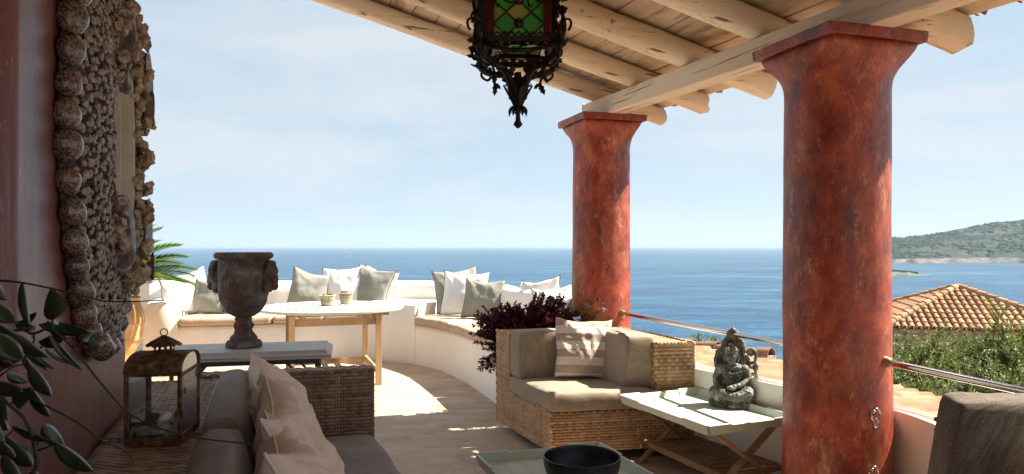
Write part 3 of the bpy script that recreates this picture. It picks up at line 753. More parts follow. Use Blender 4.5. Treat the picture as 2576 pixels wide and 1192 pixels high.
# ================================================================ olive trees
MT['bark'] = pm('olive bark', [(.3, (.06, .045, .03)), (.7, (.16, .125, .09))], 6, rough=.95, bump=1)
MT['olive'] = pm('olive leaf', [(.3, (.07, .10, .018)), (.5, (.12, .155, .032)), (.72, (.21, .23, .055))], 1.3, rough=.5, tone=(.5, 1.5), transl=.30, spec=.4)
def leaf_verts(mb, p, d, up, L, w, tone, mi=0, fold=.3):
    sx = d.cross(up)
    if sx.length < 1e-4: sx = d.orthogonal()
    sx.normalize(); nn = sx.cross(d).normalized()
    a = p; b = p + d * L * .45 + sx * w / 2 + nn * w * fold; c = p + d * L; e = p + d * L * .45 - sx * w / 2 + nn * w * fold; m = p + d * L * .45
    mb.add([a, b, c, e, m], [(0, 1, 4), (1, 2, 4), (2, 3, 4), (3, 0, 4)], tone, mi)
def olive_meshes(seed):
    rnd = random.Random(seed); tr = MB(); fo = MB(); tips = []
    def rv(): return Vector((rnd.uniform(-1, 1), rnd.uniform(-1, 1), rnd.uniform(-1, 1)))
    def grow(p, d, L, r, lv):
        pts = [p]; rr = [r]; n = 5
        for i in range(n):
            d = (d + rv() * .22 + Vector((0, 0, .05))).normalized(); p = p + d * L / n; pts.append(p); rr.append(r * (1 - .5 * (i + 1) / n))
        tr.tube(pts, rr, 6 if lv < 2 else 4)
        if lv >= 3: tips.append((pts[2], d)); tips.append((p, d)); return
        for k in range((4, 4, 4)[lv]):
            a = pts[min(n, 2 + k)] if lv else pts[-1]
            nd = (d * .5 + rv() * .95 + Vector((0, 0, .28))).normalized(); grow(a, nd, L * .72, r * .52, lv + 1)
    grow(Vector((0, 0, 0)), Vector((.05, .02, 1)), 1.2, .15, 0)
    for (p, d) in tips:
        for q in range(6):
            dd = (d * .7 + rv() * 1.2 + Vector((0, 0, .22))).normalized(); L = rnd.uniform(.18, .34); tn = rnd.random(); b = p + rv() * .12
            tr.tube([b, b + dd * L * .5 + rv() * .02, b + dd * L], [.006, .004, .002], 3)
            for k in range(26):
                f = (k + 2) / 27; ld_ = (dd * .45 + rv() * .9).normalized()
                leaf_verts(fo, b + dd * (L * f), ld_, Vector((0, 0, 1)), rnd.uniform(.05, .078), rnd.uniform(.017, .026), max(0, min(1, tn * .6 + rnd.random() * .4)))
    return tr.mesh('trunk'), fo.mesh('crown'), len(fo.f)
def olives():
    src = [olive_meshes(11), olive_meshes(23)]
    for a, b, n in src: a.materials.append(MT['bark']); b.materials.append(MT['olive'])
    spots = [(2250, 778, 12.0, 1.2, 0, 'olive tree left of the stone house, right beside the nearest red column'),
             (2345, 842, 11.0, 1.0, 1, 'low olive tree before the bare patch of stone wall'),
             (2440, 796, 12.5, 1.1, 0, 'olive tree in front of the middle of the clay tiled hip roof'),
             (2545, 782, 11.5, 1.15, 1, 'olive tree at the right edge of the view, tallest against the clay tiled roof'),
             (2290, 905, 8.8, .85, 1, 'small olive tree just past the eave of the pale tiled roof'),
             (2410, 890, 9.4, .95, 0, 'second small olive tree past the pale tiled eave'),
             (2520, 885, 9.2, 1.0, 1, 'bushy olive tree behind the steel rail at the right edge'),
             (2650, 830, 11.0, 1.1, 0, 'olive tree cut by the right edge of the view')]
    for (u, v, Y, sc, k, lab) in spots:
        top = at(u, v, Y); tr, fo, n = src[k]; hh = 3.1 * sc
        base = Vector((top.x, top.y, top.z - hh))
        t = thing('olive_tree', base, lab, 'tree', 'olive trees below the terrace', yaw=Y * 7 + u)
        for me, nm in ((tr, 'trunk'), (fo, 'crown')): linked(me, nm, t, Matrix.Scale(sc, 4))
olives()
def coast_bushes():
    for (u, v, lab) in ((1757, 842, 'small green shoot behind the second ridge cap'), (1797, 847, 'low green sprig behind the third ridge cap, right of another')):
        p = at(u, v, 14.0); mb = MB()
        for k in range(160):
            d = Vector((random.gauss(0, .5), random.gauss(0, .5), random.uniform(.2, 1))).normalized(); q = p + Vector((random.gauss(0, .07), random.gauss(0, .07), random.uniform(-.4, -.02)))
            leaf_verts(mb, q, d, Vector((0, 1, 0)), .09, .02, random.random())
        mb.tube([p + Vector((0, 0, -4.3)), p + Vector((.05, 0, -2)), p], [.05, .03, .008], 5)
        o = mb.build('shrub', MT['olive']); tag(o, lab, 'shrub')
coast_bushes()
# ================================================================ boats
MT['sail'] = pm('white sail', [(.8, .8, .8)], rough=.7, spec=.1); MT['hull'] = pm('white hull', [(.75, .75, .76)], rough=.3)
def boat(u, v, lab, sail, sc=1., lean=0.1):
    Y = (CAMZ - SEA_Z) * 1800 / (v - 620); X = (u - 1288) / 1800 * Y; s = Y / 1800 * sc
    t = thing('sailing_boat' if sail else 'motor_boat', (X, Y, SEA_Z), lab, 'boat', 'white boats far out at sea')
    rows = []
    for i in range(9):
        f = i / 8; w = math.sin(math.pi * min(1, f * .75 + .25)) * .8
        rows.append([(f * 6 - 3, -w, .9 + .3 * f), (f * 6 - 3, -w * .6, -.2), (f * 6 - 3, w * .6, -.2), (f * 6 - 3, w, .9 + .3 * f)])
    mb = MB(); mb.grid([[Vector(p) * s * 1 for p in r] for r in rows], closed=True); hu = mb.build('hull', MT['hull'], smooth=True); hu.parent = t
    if sail:
        mb = MB(); mb.tube([(0, 0, 0), (lean * 8 * s, 0, 10 * s)], .08 * s, 5); m = mb.build('mast', MT['hull']); m.parent = t
        mb = MB(); mb.grid([[Vector(((-2.2 * (1 - f) + lean * 9 * f) * s, .5 * math.sin(f * 3) * s, (1.2 + 8.6 * f) * s)), Vector(((lean * 9 * f + .1) * s, 0, (1.2 + 8.6 * f) * s)), Vector(((2.6 * (1 - f) ** 1.2 + lean * 9 * f) * s, .4 * math.sin(f * 3) * s, (1.0 + 8.2 * f) * s))] for f in [k / 8 for k in range(9)]])
        m = mb.build('sail', MT['sail'], smooth=True); m.parent = t
    else:
        mb = MB(); mb.box((-.3 * s, 0, 1.5 * s), (2.6 * s, 1.2 * s, 1.2 * s), taper=.8); m = mb.build('cabin', MT['hull']); m.parent = t
boat(880, 645, 'white sailing boat nearest to the shore, above the left group of cushions', True, 1.25)
boat(1000, 626, 'white boat with low cabin on the horizon, second from the left', False, 1.0)
boat(1289, 629, 'small white motor boat far out under the hanging lantern', False, .5)
boat(1340, 631, 'distant white sailing boat left of the far red column', True, 1.0, 0.02)
# ================================================================ rails and fittings
MT['steel'] = pm('polished steel', [(.62, .60, .57)], rough=.12, metal=1.)
MT['brass'] = pm('tarnished bracket', [(.3, (.42, .34, .22)), (.7, (.62, .55, .42))], 30, rough=.35, metal=1., bump=.2)
def rail(a, b, plates, lab):
    t = thing('handrail', (a + b) / 2, lab, 'rail', 'steel handrails between the columns')
    mb = MB(); n = 14; mb.tube([a.lerp(b, k / n) for k in range(n + 1)], .0155, 20); mb.build('tube', MT['steel'], t, smooth=True)
    for p, d in plates:
        d = d.normalized(); side = Vector((-d.y, d.x, 0)); mb = MB()
        mb.bar(p - d * .012, p + d * .002, .05, .085); mb.tube([p, p + d * .03, p + d * .05], [.028, .024, .0195], 16)
        for i in (-1, 1):
            for j in (-1, 1): c = p + side * (.017 * i) + Vector((0, 0, .033 * j)); mb.tube([c, c + d * .006], .006, 8)
        mb.build('bracket', MT['brass'], t, smooth=True, angle=40)
ra, rb = H(.07, 2.36, .835), H(.05, .20, .839)
rail(ra, rb, [(H(.07, 2.352, .835), D1 * -1)], 'polished steel handrail between the two red columns, above the tray with the statue')
rail(H(.06, -.215, .839), H(.03, -2.2, .80), [(H(.06, -.225, .839), D1 * -1)], 'polished steel handrail running out of the view right of the nearest column')
def ring_hook(p, d, lab):
    t = thing('ring_hook', p, lab, 'hook', 'iron rings on the nearest column'); mb = MB(); d = d.normalized()
    mb.tube([p - d * .02, p + d * .012], .008, 10); mb.build('bolt', MT['steel'], t, smooth=True)
    for k, (o_, r_, ax) in enumerate(((Vector((0, 0, -.012)), .026, 0), (Vector((0, 0, -.052)), .022, 1))):
        c = p + d * .016 + o_; mb = MB(); side = Vector((-d.y, d.x, 0)); e = (d * .5 + side).normalized() if ax == 0 else (d - side * .3).normalized()
        mb.tube([c + e * (r_ * .75 * math.cos(a)) + Vector((0, 0, r_ * 1.1 * math.sin(a))) for a in [2 * math.pi * q / 20 for q in range(20)]], .0045, 8, closed=True)
        mb.build('ring', MT['steel'], t, smooth=True)
def on_col(u, v):
    # point on the near column's surface seen at column u
    best = None
    for k in range(720):
        a = 2 * math.pi * k / 720; q = CN + Vector((math.cos(a), math.sin(a), 0)) * .246
        if q.y > CN.y + .06: continue
        d = abs(q.x / q.y * 1800 + 1288 - u)
        if best is None or d < best[0]: best = (d, q, Vector((math.cos(a), math.sin(a), 0)))
    q = best[1]; q.z = CAMZ + (620 - v) / 1800 * q.y; return q, best[2]
p, d = on_col(2196, 1035); ring_hook(p, d, 'upper iron ring with chain link screwed to the nearest red column')
p, d = on_col(2192, 1180); ring_hook(p, d, 'lower iron ring on the nearest red column, near the bottom edge')
# ================================================================ wicker
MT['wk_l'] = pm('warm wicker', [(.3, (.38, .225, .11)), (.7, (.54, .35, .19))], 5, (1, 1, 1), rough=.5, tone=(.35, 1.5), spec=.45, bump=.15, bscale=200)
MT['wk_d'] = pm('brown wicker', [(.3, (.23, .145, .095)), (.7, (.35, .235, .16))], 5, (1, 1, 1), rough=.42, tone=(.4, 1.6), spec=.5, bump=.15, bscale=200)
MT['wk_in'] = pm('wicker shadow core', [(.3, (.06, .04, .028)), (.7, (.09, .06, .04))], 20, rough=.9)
def weave(mb, p00, p10, p11, p01, cw, ch, th=.004, pattern='basket'):
    """real strands over a quad: p00->p10 is u, p00->p01 is v; outward normal = u x v"""
    p00, p10, p11, p01 = [Vector(p) for p in (p00, p10, p11, p01)]
    U = ((p10 - p00).length + (p11 - p01).length) / 2; V = ((p01 - p00).length + (p11 - p10).length) / 2
    nu = max(2, round(U / cw)); nv = max(2, round(V / ch)); N = (p10 - p00).cross(p01 - p00).normalized()
    def P(u, v, h): return (p00.lerp(p10, u)).lerp(p01.lerp(p11, u), v) + N * h
    def pad(u0, u1, v0, v1, horiz, tn, h=1.):
        u0, u1, v0, v1 = (u0, u1, v0 + (v1 - v0) * .05, v1 - (v1 - v0) * .05) if horiz else (u0 + (u1 - u0) * .05, u1 - (u1 - u0) * .05, v0, v1)
        th = th0 * 1.35; cross = ((0, -.1), (.12, .85), (.5, 1.), (.88, .85), (1, -.1)); lng = ((0, .0), (.22, .8), (.5, 1.05), (.78, .8), (1, .0)); vs = []
        for (a, ha) in lng:
            for (b, hb) in cross:
                hh = th * h * (min(ha, 1.1) * .75 + .25) * hb if hb > 0 else -th * .3
                u, v = (u0 + (u1 - u0) * a, v0 + (v1 - v0) * b) if horiz else (u0 + (u1 - u0) * b, v0 + (v1 - v0) * a)
                vs.append(P(u, v, hh))
        fs = []
        for i in range(4):
            for k in range(4):
                f = (i * 5 + k, i * 5 + k + 1, (i + 1) * 5 + k + 1, (i + 1) * 5 + k); fs.append(tuple(reversed(f)) if horiz else f)
        mb.add(vs, fs, tn)
    th0 = th
    rt = [random.random() for _ in range(nv + 2)]; ct = [random.random() for _ in range(nu + 2)]
    for j in range(nv):
        for i in range(nu):
            if pattern == 'basket':
                if (i + j) % 2 == 0: pad((i - .18) / nu, (i + 1.18) / nu, (j + .03) / nv, (j + .97) / nv, True, .5 * rt[j] + .5 * random.random() * .6)
                else:
                    a = .36; c0 = .08
                    pad((i + c0) / nu, (i + .48) / nu, (j - .06) / nv, (j + 1.06) / nv, False, .35 + .6 * ct[i] * .7, .8)
                    pad((i + .52) / nu, (i + 1 - c0) / nu, (j - .06) / nv, (j + 1.06) / nv, False, .35 + .6 * ct[i] * .7, .8)
            else:   # twill: each strand passes over two, stepping one aside per row
                if (i + j) % 2 == 0:
                    pad(max(0, (i - .25)) / nu, min(nu, i + 1.75) / nu, (j + .02) / nv, (j + .98) / nv, True, .4 * rt[j] + .6 * random.random())
def seam(mb, a, b, r=.012, n=None):
    """braided edge roll"""
    a, b = Vector(a), Vector(b); L = (b - a).length; n = int(L / .024); ax = (b - a) / L; s = ax.orthogonal().normalized(); t_ = ax.cross(s)
    for k in range(n):
        pts = []
        c = a + ax * (L * (k + .5) / n)
        mb.tube([c - ax * (L / n * .46), c, c + ax * (L / n * .46)], [r * .82, r * 1.02, r * .82], 8, tone=random.random())
# ================================================================ cushions and pillows
MT['taupe'] = pm('taupe woven outdoor fabric', [(.3, (.28, .22, .155)), (.7, (.355, .285, .21))], 3, rough=.85, spec=.15, lines=(260, .16), bump=.12, bscale=260, sheen=.15)
MT['plum'] = pm('dark taupe linen weave', [(.3, (.20, .175, .165)), (.7, (.26, .23, .215))], 3, rough=.85, spec=.15, lines=(300, .18), bump=.15, bscale=240, sheen=.12)
MT['umber'] = pm('umber woven fabric', [(.3, (.125, .10, .078)), (.7, (.17, .138, .108))], 3, rough=.85, spec=.15, lines=(260, .3), bump=.12, bscale=240)
MT['beige'] = pm('sand bench fabric', [(.3, (.42, .33, .23)), (.7, (.50, .40, .29))], 3, rough=.9, spec=.1, lines=(200, .08), bump=.12, bscale=180)
MT['linen'] = pm('off-white linen', [(.3, (.66, .63, .57)), (.7, (.74, .71, .65))], 5, rough=.9, spec=.1, lines=(300, .06), bump=.25, bscale=30)
MT['purewhite'] = pm('white cotton', [(.3, (.76, .76, .76)), (.7, (.82, .82, .82))], 5, rough=.9, spec=.1, bump=.25, bscale=26)
MT['sage'] = pm('sage grey linen', [(.3, (.25, .25, .215)), (.7, (.32, .32, .28))], 5, rough=.9, spec=.1, lines=(300, .1), bump=.25, bscale=28)
MT['piping'] = pm('dark grey piping', [(.3, (.10, .10, .09)), (.7, (.15, .145, .13))], 20, rough=.8)
MT['shell_linen'] = pm('ecru embroidered linen', [(.3, (.68, .54, .45)), (.7, (.80, .67, .57))], 6, rough=.85, spec=.12, lines=(300, .06), bump=.5, bscale=14, bstretch=(1, 2., 1))
MT['ecrupipe'] = pm('ecru cord', [(.3, (.66, .54, .45)), (.7, (.76, .64, .55))], 20, rough=.8)
def cushion(name, fp, z0, z1, mat, parent=None, r=.035, puff=.02, n=22, seed=0., mapf=None, piping=None, lean=0., wr=1.):
    """box cushion; fp: four floor points CCW (a,b,c,d) or mapf(u,v)->Vector for u,v in 0..1"""
    if mapf is None:
        a, b, c, d = [Vector((p[0], p[1], 0)) for p in fp]
        mapf = lambda u, v: (a.lerp(b, u)).lerp(d.lerp(c, u), v)
    wx = sum(((mapf((k + 1) / 8, .5) - mapf(k / 8, .5)).length for k in range(8))); wy = (mapf(.5, 0) - mapf(.5, 1)).length; wz = z1 - z0
    bm = bmesh.new(); bmesh.ops.create_grid(bm, x_segments=1, y_segments=1, size=1); bm.clear()
    nx, ny, nz_ = max(6, int(n * wx / max(wx, wy))), max(6, int(n * wy / max(wx, wy))), 6
    # keep samples dense near the edges
    def sm(k, n_): f = k / n_; return .5 - .5 * math.cos(math.pi * f) if n_ < 9 else (f * .7 + .3 * (.5 - .5 * math.cos(math.pi * f)))
    vid = {}; V = []
    def vert(i, j, k):
        if (i, j, k) in vid: return vid[(i, j, k)]
        x, y, z = sm(i, nx) * wx, sm(j, ny) * wy, sm(k, nz_) * wz
        cx, cy, cz = [min(max(q, r), w_ - r) for q, w_ in ((x, wx), (y, wy), (z, wz))]
        dv = Vector((x - cx, y - cy, z - cz))
        if dv.length > 1e-9:
            m = max(abs(dv.x), abs(dv.y), abs(dv.z)); dv = dv.normalized() * m
        x, y, z = cx + dv.x, cy + dv.y, cz + dv.z
        u, v, w = x / wx * 2 - 1, y / wy * 2 - 1, z / wz * 2 - 1
        bx = (1 - u ** 4) * (1 - v ** 4); z += puff * bx * (w if w > 0 else w * .3)
        sd = (1 - w * w); x += .4 * puff * sd * (1 - v ** 4) * u ** 3; y += .4 * puff * sd * (1 - u ** 4) * v ** 3
        q = wr * (.006 * fbm(x * 5 + seed, y * 5, z * 5 + seed, 3) + .0025 * nz(x * 26, y * 5 + seed, z * 14)); z += q * (1 if w > 0 else .3); y += q * .8; x += q * .5
        p = mapf(x / wx, y / wy); hz = z0 + z
        V.append(Vector((p.x, p.y, hz))); vid[(i, j, k)] = len(V) - 1; return len(V) - 1
    F = []
    for i in range(nx):
        for j in range(ny):
            F.append((vert(i, j, 0), vert(i, j + 1, 0), vert(i + 1, j + 1, 0), vert(i + 1, j, 0))); F.append((vert(i, j, nz_), vert(i + 1, j, nz_), vert(i + 1, j + 1, nz_), vert(i, j + 1, nz_)))
    for i in range(nx):
        for k in range(nz_):
            F.append((vert(i, 0, k), vert(i + 1, 0, k), vert(i + 1, 0, k + 1), vert(i, 0, k + 1))); F.append((vert(i, ny, k), vert(i, ny, k + 1), vert(i + 1, ny, k + 1), vert(i + 1, ny, k)))
    for j in range(ny):
        for k in range(nz_):
            F.append((vert(0, j, k), vert(0, j, k + 1), vert(0, j + 1, k + 1), vert(0, j + 1, k))); F.append((vert(nx, j, k), vert(nx, j + 1, k), vert(nx, j + 1, k + 1), vert(nx, j, k + 1)))
    mb = MB(); mb.add(V, F)
    cen = sum(V, Vector()) / len(V); loc = Matrix.Translation(cen)
    mb.v = [tuple(Vector(v) - cen) for v in mb.v]
    o = mb.build(name, mat, parent, smooth=True, M=loc)
    if piping:
        for z in (z0 + r * .45, z1 - r * .45):
            ring = []
            for (ua, va, ub, vb) in ((0, 0, 1, 0), (1, 0, 1, 1), (1, 1, 0, 1), (0, 1, 0, 0)):
                for k in range(14): f = k / 14; ring.append((ua + (ub - ua) * f, va + (vb - va) * f))
            pts = []
            for (u, v) in ring:
                uu = min(max(u, r * .25 / wx), 1 - r * .25 / wx); vv = min(max(v, r * .25 / wy), 1 - r * .25 / wy); p = mapf(uu, vv); p.z = z; pts.append(p)
            mb = MB(); mb.tube(pts, .0035, 6, closed=True); mb.build('piping', piping, o, smooth=True)
    return o
def pillow(name, loc, w, h, T, yaw, lean, mat, pipe=None, roll=0., sag=.03, seed=None, parent=None, mat2=None, crush=.0, tex=None, n=30, wr=1., ear=.07):
    """loc: middle of the bottom edge; front faces -Y at yaw 0; lean tips the top away"""
    seed = random.uniform(0, 50) if seed is None else seed
    def bd(u, v):
        x = w / 2 * u * (1 - ear * (1 - v * v) * abs(u) ** 2); y = h / 2 * v * (1 - ear * (1 - u * u) * abs(v) ** 2)
        y -= sag * (1 - u * u) ** 1. * max(0, (v + 1) / 2) ** 2
        y += crush * u * (v + 1) / 2
        x += .012 * nz(v * 1.3 + seed, u) ; y += .010 * nz(u * 1.7, seed + v)
        return x, y
    rows = {}; V = []; F = []
    def vert(i, j, sd):
        u, v = i / n * 2 - 1, j / n * 2 - 1
        edge = i in (0, n) or j in (0, n)
        k = (i, j, 0 if edge else sd)
        if k in rows: return rows[k]
        u = math.sin(u * math.pi / 2) * .35 + u * .65; v = math.sin(v * math.pi / 2) * .35 + v * .65
        x, y = bd(u, v); q = max(0, (1 - u * u) * (1 - v * v)); z = T / 2 * q ** .42
        if not edge:
            rad = math.atan2(v, u); ed = min(1, (1 - max(abs(u), abs(v))) * 5)
            z += wr * ed * (.014 * fbm(u * 1.6 + seed, v * 1.6 + sd * 3, seed, 3) + .006 * nz(rad * 7 + seed, math.hypot(u, v) * 1.2, sd * 5.) * math.hypot(u, v))
            z += wr * .007 * ed * (1 - abs(nz(u * 2.2 + v * 1.3 + seed, v * 1.1 - u, sd + seed))) ** 6 * (1 + v)
        y += -.02 * (1 - v) * q * .5
        V.append(Vector((x, y, sd * z))); rows[k] = len(V) - 1; return len(V) - 1
    for sd in (1, -1):
        for i in range(n):
            for j in range(n):
                f = (vert(i, j, sd), vert(i + 1, j, sd), vert(i + 1, j + 1, sd), vert(i, j + 1, sd)); F.append(f if sd > 0 else tuple(reversed(f)))
    Rm = Matrix.Rotation(yaw, 4, 'Z') @ Matrix.Rotation(R(90) - lean, 4, 'X') @ Matrix.Rotation(roll, 4, 'Z')
    zmin = min((Rm @ v).z for v in V)
    Mx = Matrix.Translation(Vector(loc) + Vector((0, 0, -zmin)) + Rm.to_3x3() @ Vector((0, 0, 0)) + Matrix.Rotation(yaw, 3, 'Z') @ Vector((0, math.sin(lean) * h / 2, 0))) @ Rm
    mb = MB(); mb.add(V, F); o = mb.build(name, mat, parent, smooth=True, M=Mx)
    if mat2: o.data.materials.append(mat2)
    if pipe:
        ring = [(k / n * 2 - 1, -1) for k in range(n)] + [(1, k / n * 2 - 1) for k in range(n)] + [(1 - k / n * 2, 1) for k in range(n)] + [(-1, 1 - k / n * 2) for k in range(n)]
        pts = []
        for u, v in ring:
            u = math.sin(u * math.pi / 2) * .35 + u * .65; v = math.sin(v * math.pi / 2) * .35 + v * .65; x, y = bd(u, v); pts.append((x, y, 0))
        mb = MB(); mb.tube(pts, .0048, 6, closed=True); p = mb.build('piping', pipe, smooth=True); p.parent = o
    return o
# ================================================================ left sofa (we look along it)
def left_sofa():
    t = thing('wicker_sofa', PS(.0, 3.0), 'long brown wicker sofa with dark taupe cushions along the red wall', 'sofa')
    zt = .74; wall = -.50; inn = -.20
    far_r = px(940, 930, zt); far_l = px(430, 952, zt); far_l = Vector((-1.56, 3.42, zt))
    base = MB(); w = MB()
    # back module tops, two modules with a joint
    def quad(p0, p1, sa, sb, sa2, sb2, z): return [PS(p0, sa, z), PS(p1, sb, z), PS(p1, sb2, z), PS(p0, sa2, z)]
    f = lambda p, s: s - .10 * (p + .5)          # module ends are a few degrees off square
    for (sa, sb, dz) in ((.6, 1.62, -.004), (1.635, 2.62, -.006), (2.635, 3.66, 0)):
        q = quad(wall, inn, f(wall, sa), f(inn, sa), f(wall, sb), f(inn, sb), zt + dz)
        bb = MB(); lo = [p - Vector((0, 0, .70)) for p in q]; bb.hexa(lo, [p - Vector((0, 0, .006)) for p in q])
        bb.build('back_core', MT['wk_in'], t)
        ww = MB(); weave(ww, q[0], q[1], q[2], q[3], .026, .0155, .0035, 'twill')
        # near and inner side faces
        d = Vector((0, 0, -.69)); weave(ww, q[0] + d, q[1] + d, q[1], q[0], .03, .02)
        weave(ww, q[1] + d, q[2] + d, q[2], q[1], .03, .02)
        seam(ww, q[1], q[2], .011); seam(ww, q[0], q[1], .010); seam(ww, q[3], q[2], .010)
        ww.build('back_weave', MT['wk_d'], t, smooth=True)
    # far end panel
    a = Vector((far_l.x, far_l.y, 0)); b = Vector((far_r.x, far_r.y, 0)); dr = (b - a).normalized(); bk = Vector((-dr.y, dr.x, 0)) * .105
    z = zt + .006
    bb = MB(); e = .006
    lo = [a + dr * e + bk * .06, b - dr * e + bk * .06, b - dr * e + bk * .94, a + bk * .94]
    bb.hexa([p + Vector((0, 0, .05)) for p in lo], [p + Vector((0, 0, z - .008)) for p in lo]); bb.build('arm_core', MT['wk_in'], t)
    ww = MB(); zv = lambda p, q: Vector((p.x, p.y, q))
    weave(ww, zv(a, .05), zv(b, .05), zv(b, z), zv(a, z), .0275, .0175, .0042)
    weave(ww, zv(b, .05), zv(b + bk, .05), zv(b + bk, z), zv(b, z), .0275, .0175, .0042)
    weave(ww, zv(b + bk, .05), zv(a + bk, .05), zv(a + bk, z), zv(b + bk, z), .0275, .0175, .0042)
    weave(ww, zv(a, z), zv(b, z), zv(b + bk, z), zv(a + bk, z), .0275, .035, .006)
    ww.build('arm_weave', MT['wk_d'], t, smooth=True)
    # seat base and deck
    s0 = px(937, 1084, .43); s1 = px(1020, 1192, .43); d = (s1 - s0).normalized(); s2 = s0 + d * 3.2
    fl_ = Vector((PS(inn, 3.63).x, PS(inn, 3.63).y, 0)); nl = PS(inn, .7)
    bb = MB(); A, B, C_, D_ = fl_, Vector((s0.x, s0.y, 0)) - dr * .03, Vector((s2.x, s2.y, 0)) - dr * .03, nl
    bb.hexa([p + Vector((0, 0, .05)) for p in (D_, C_, B, A)], [p + Vector((0, 0, .30)) for p in (D_, C_, B, A)]); bb.build('seat_core', MT['wk_in'], t)
    ww = MB(); weave(ww, C_ + Vector((0, 0, .05)), B + Vector((0, 0, .05)), B + Vector((0, 0, .31)), C_ + Vector((0, 0, .31)), .03, .02)
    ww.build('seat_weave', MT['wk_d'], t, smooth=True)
    # seat cushions
    sL = [3.60, 2.58, 1.55, .6]
    for k in range(3):
        f0, f1 = sL[k], sL[k + 1]; A1 = PS(-.02, f0); B1 = s0 + d * (k * 1.06); B1.z = 0; C1 = s0 + d * ((k + 1) * 1.06 - .012); D1_ = PS(-.02, f1 + .012)
        cushion('seat_cushion', [D1_, C1, B1, A1], .31, .43, MT['plum'], t, r=.035, puff=.012, n=34, seed=k * 3.)
    # back cushions: thick wedges, rounded on top
    for k, (sa, sb) in enumerate(((2.50, 3.58), (1.42, 2.48), (.4, 1.40))):
        o = cushion('back_cushion', [PS(-.19, sa), PS(.03, sa - .02), PS(.03, sb - .06), PS(-.19, sb)], .425, .80, MT['plum'], t, r=.06, puff=.02, n=34, seed=5. + k, wr=1.5)
        o.modifiers.new('s', 'SUBSURF').render_levels = 1
        for v in o.data.vertices:   # lean: front face slopes back
            w_ = o.matrix_basis @ v.co; p = w_.x * .9448 + w_.y * .3276; f_ = (w_.z - .425) / .375
            if p > -.10: dlt = -(p + .10) * .62 * max(0, f_) ** 1.0; v.co += Vector((D2.x, D2.y, 0)) * dlt
            v.co += D2 * (-.012 * f_)
    return t
left_sofa()
def shell_embroidery(o, seed):
    rnd = random.Random(seed); mb = MB()
    return
for k, (p, s, yw, ln, rl, lab) in enumerate([
        (.185, 3.22, 104, 26, 3, 'ecru embroidered pillow farthest back on the left sofa, by the wicker end panel'),
        (.205, 2.83, 99, 27, -3, 'ecru embroidered pillow second from the wicker end panel on the left sofa'),
        (.215, 2.42, 96, 26, 6, 'ecru embroidered pillow third from the wicker end panel, half covered by the nearest one'),
        (.235, 2.08, 100, 28, 0, 'ecru embroidered pillow nearest to the camera on the left sofa')]):
    o = pillow('pillow', PS(p, s, .425),   .48, .50, .20, YAW + R(yw - 10), R(ln), MT['shell_linen'], MT['ecrupipe'], roll=R(rl), ear=.08, sag=.05, seed=3.3 * k + 2, n=44, wr=1.45)
    tag(o, lab, 'pillow', 'ecru pillows on the left sofa')
    continue
    # appliqued shell motifs and gathers, stitched on the front
    mb = MB(); rnd = random.Random(k); mesh = o.data
    front = [v for v in mesh.vertices if v.co.z > .03 and abs(v.co.x) < .21 and abs(v.co.y) < .21]
    for q in range(9):
        v = rnd.choice(front); c = v.co; an = rnd.uniform(0, 6.28)
        for r_ in (.034, .024, .014):
            pts = []
            for a in range(13):
                f = math.pi * (a / 12) * 1.3 + an; x, y = c.x + r_ * math.cos(f), c.y + r_ * .7 * math.sin(f)
                nr = min(front, key=lambda w: (w.co.x - x) ** 2 + (w.co.y - y) ** 2); pts.append((x, y, nr.co.z + .002))
            mb.tube(pts, .0022, 5)
    e = mb.build('embroidery', MT['ecrupipe'], smooth=True); e.parent = o
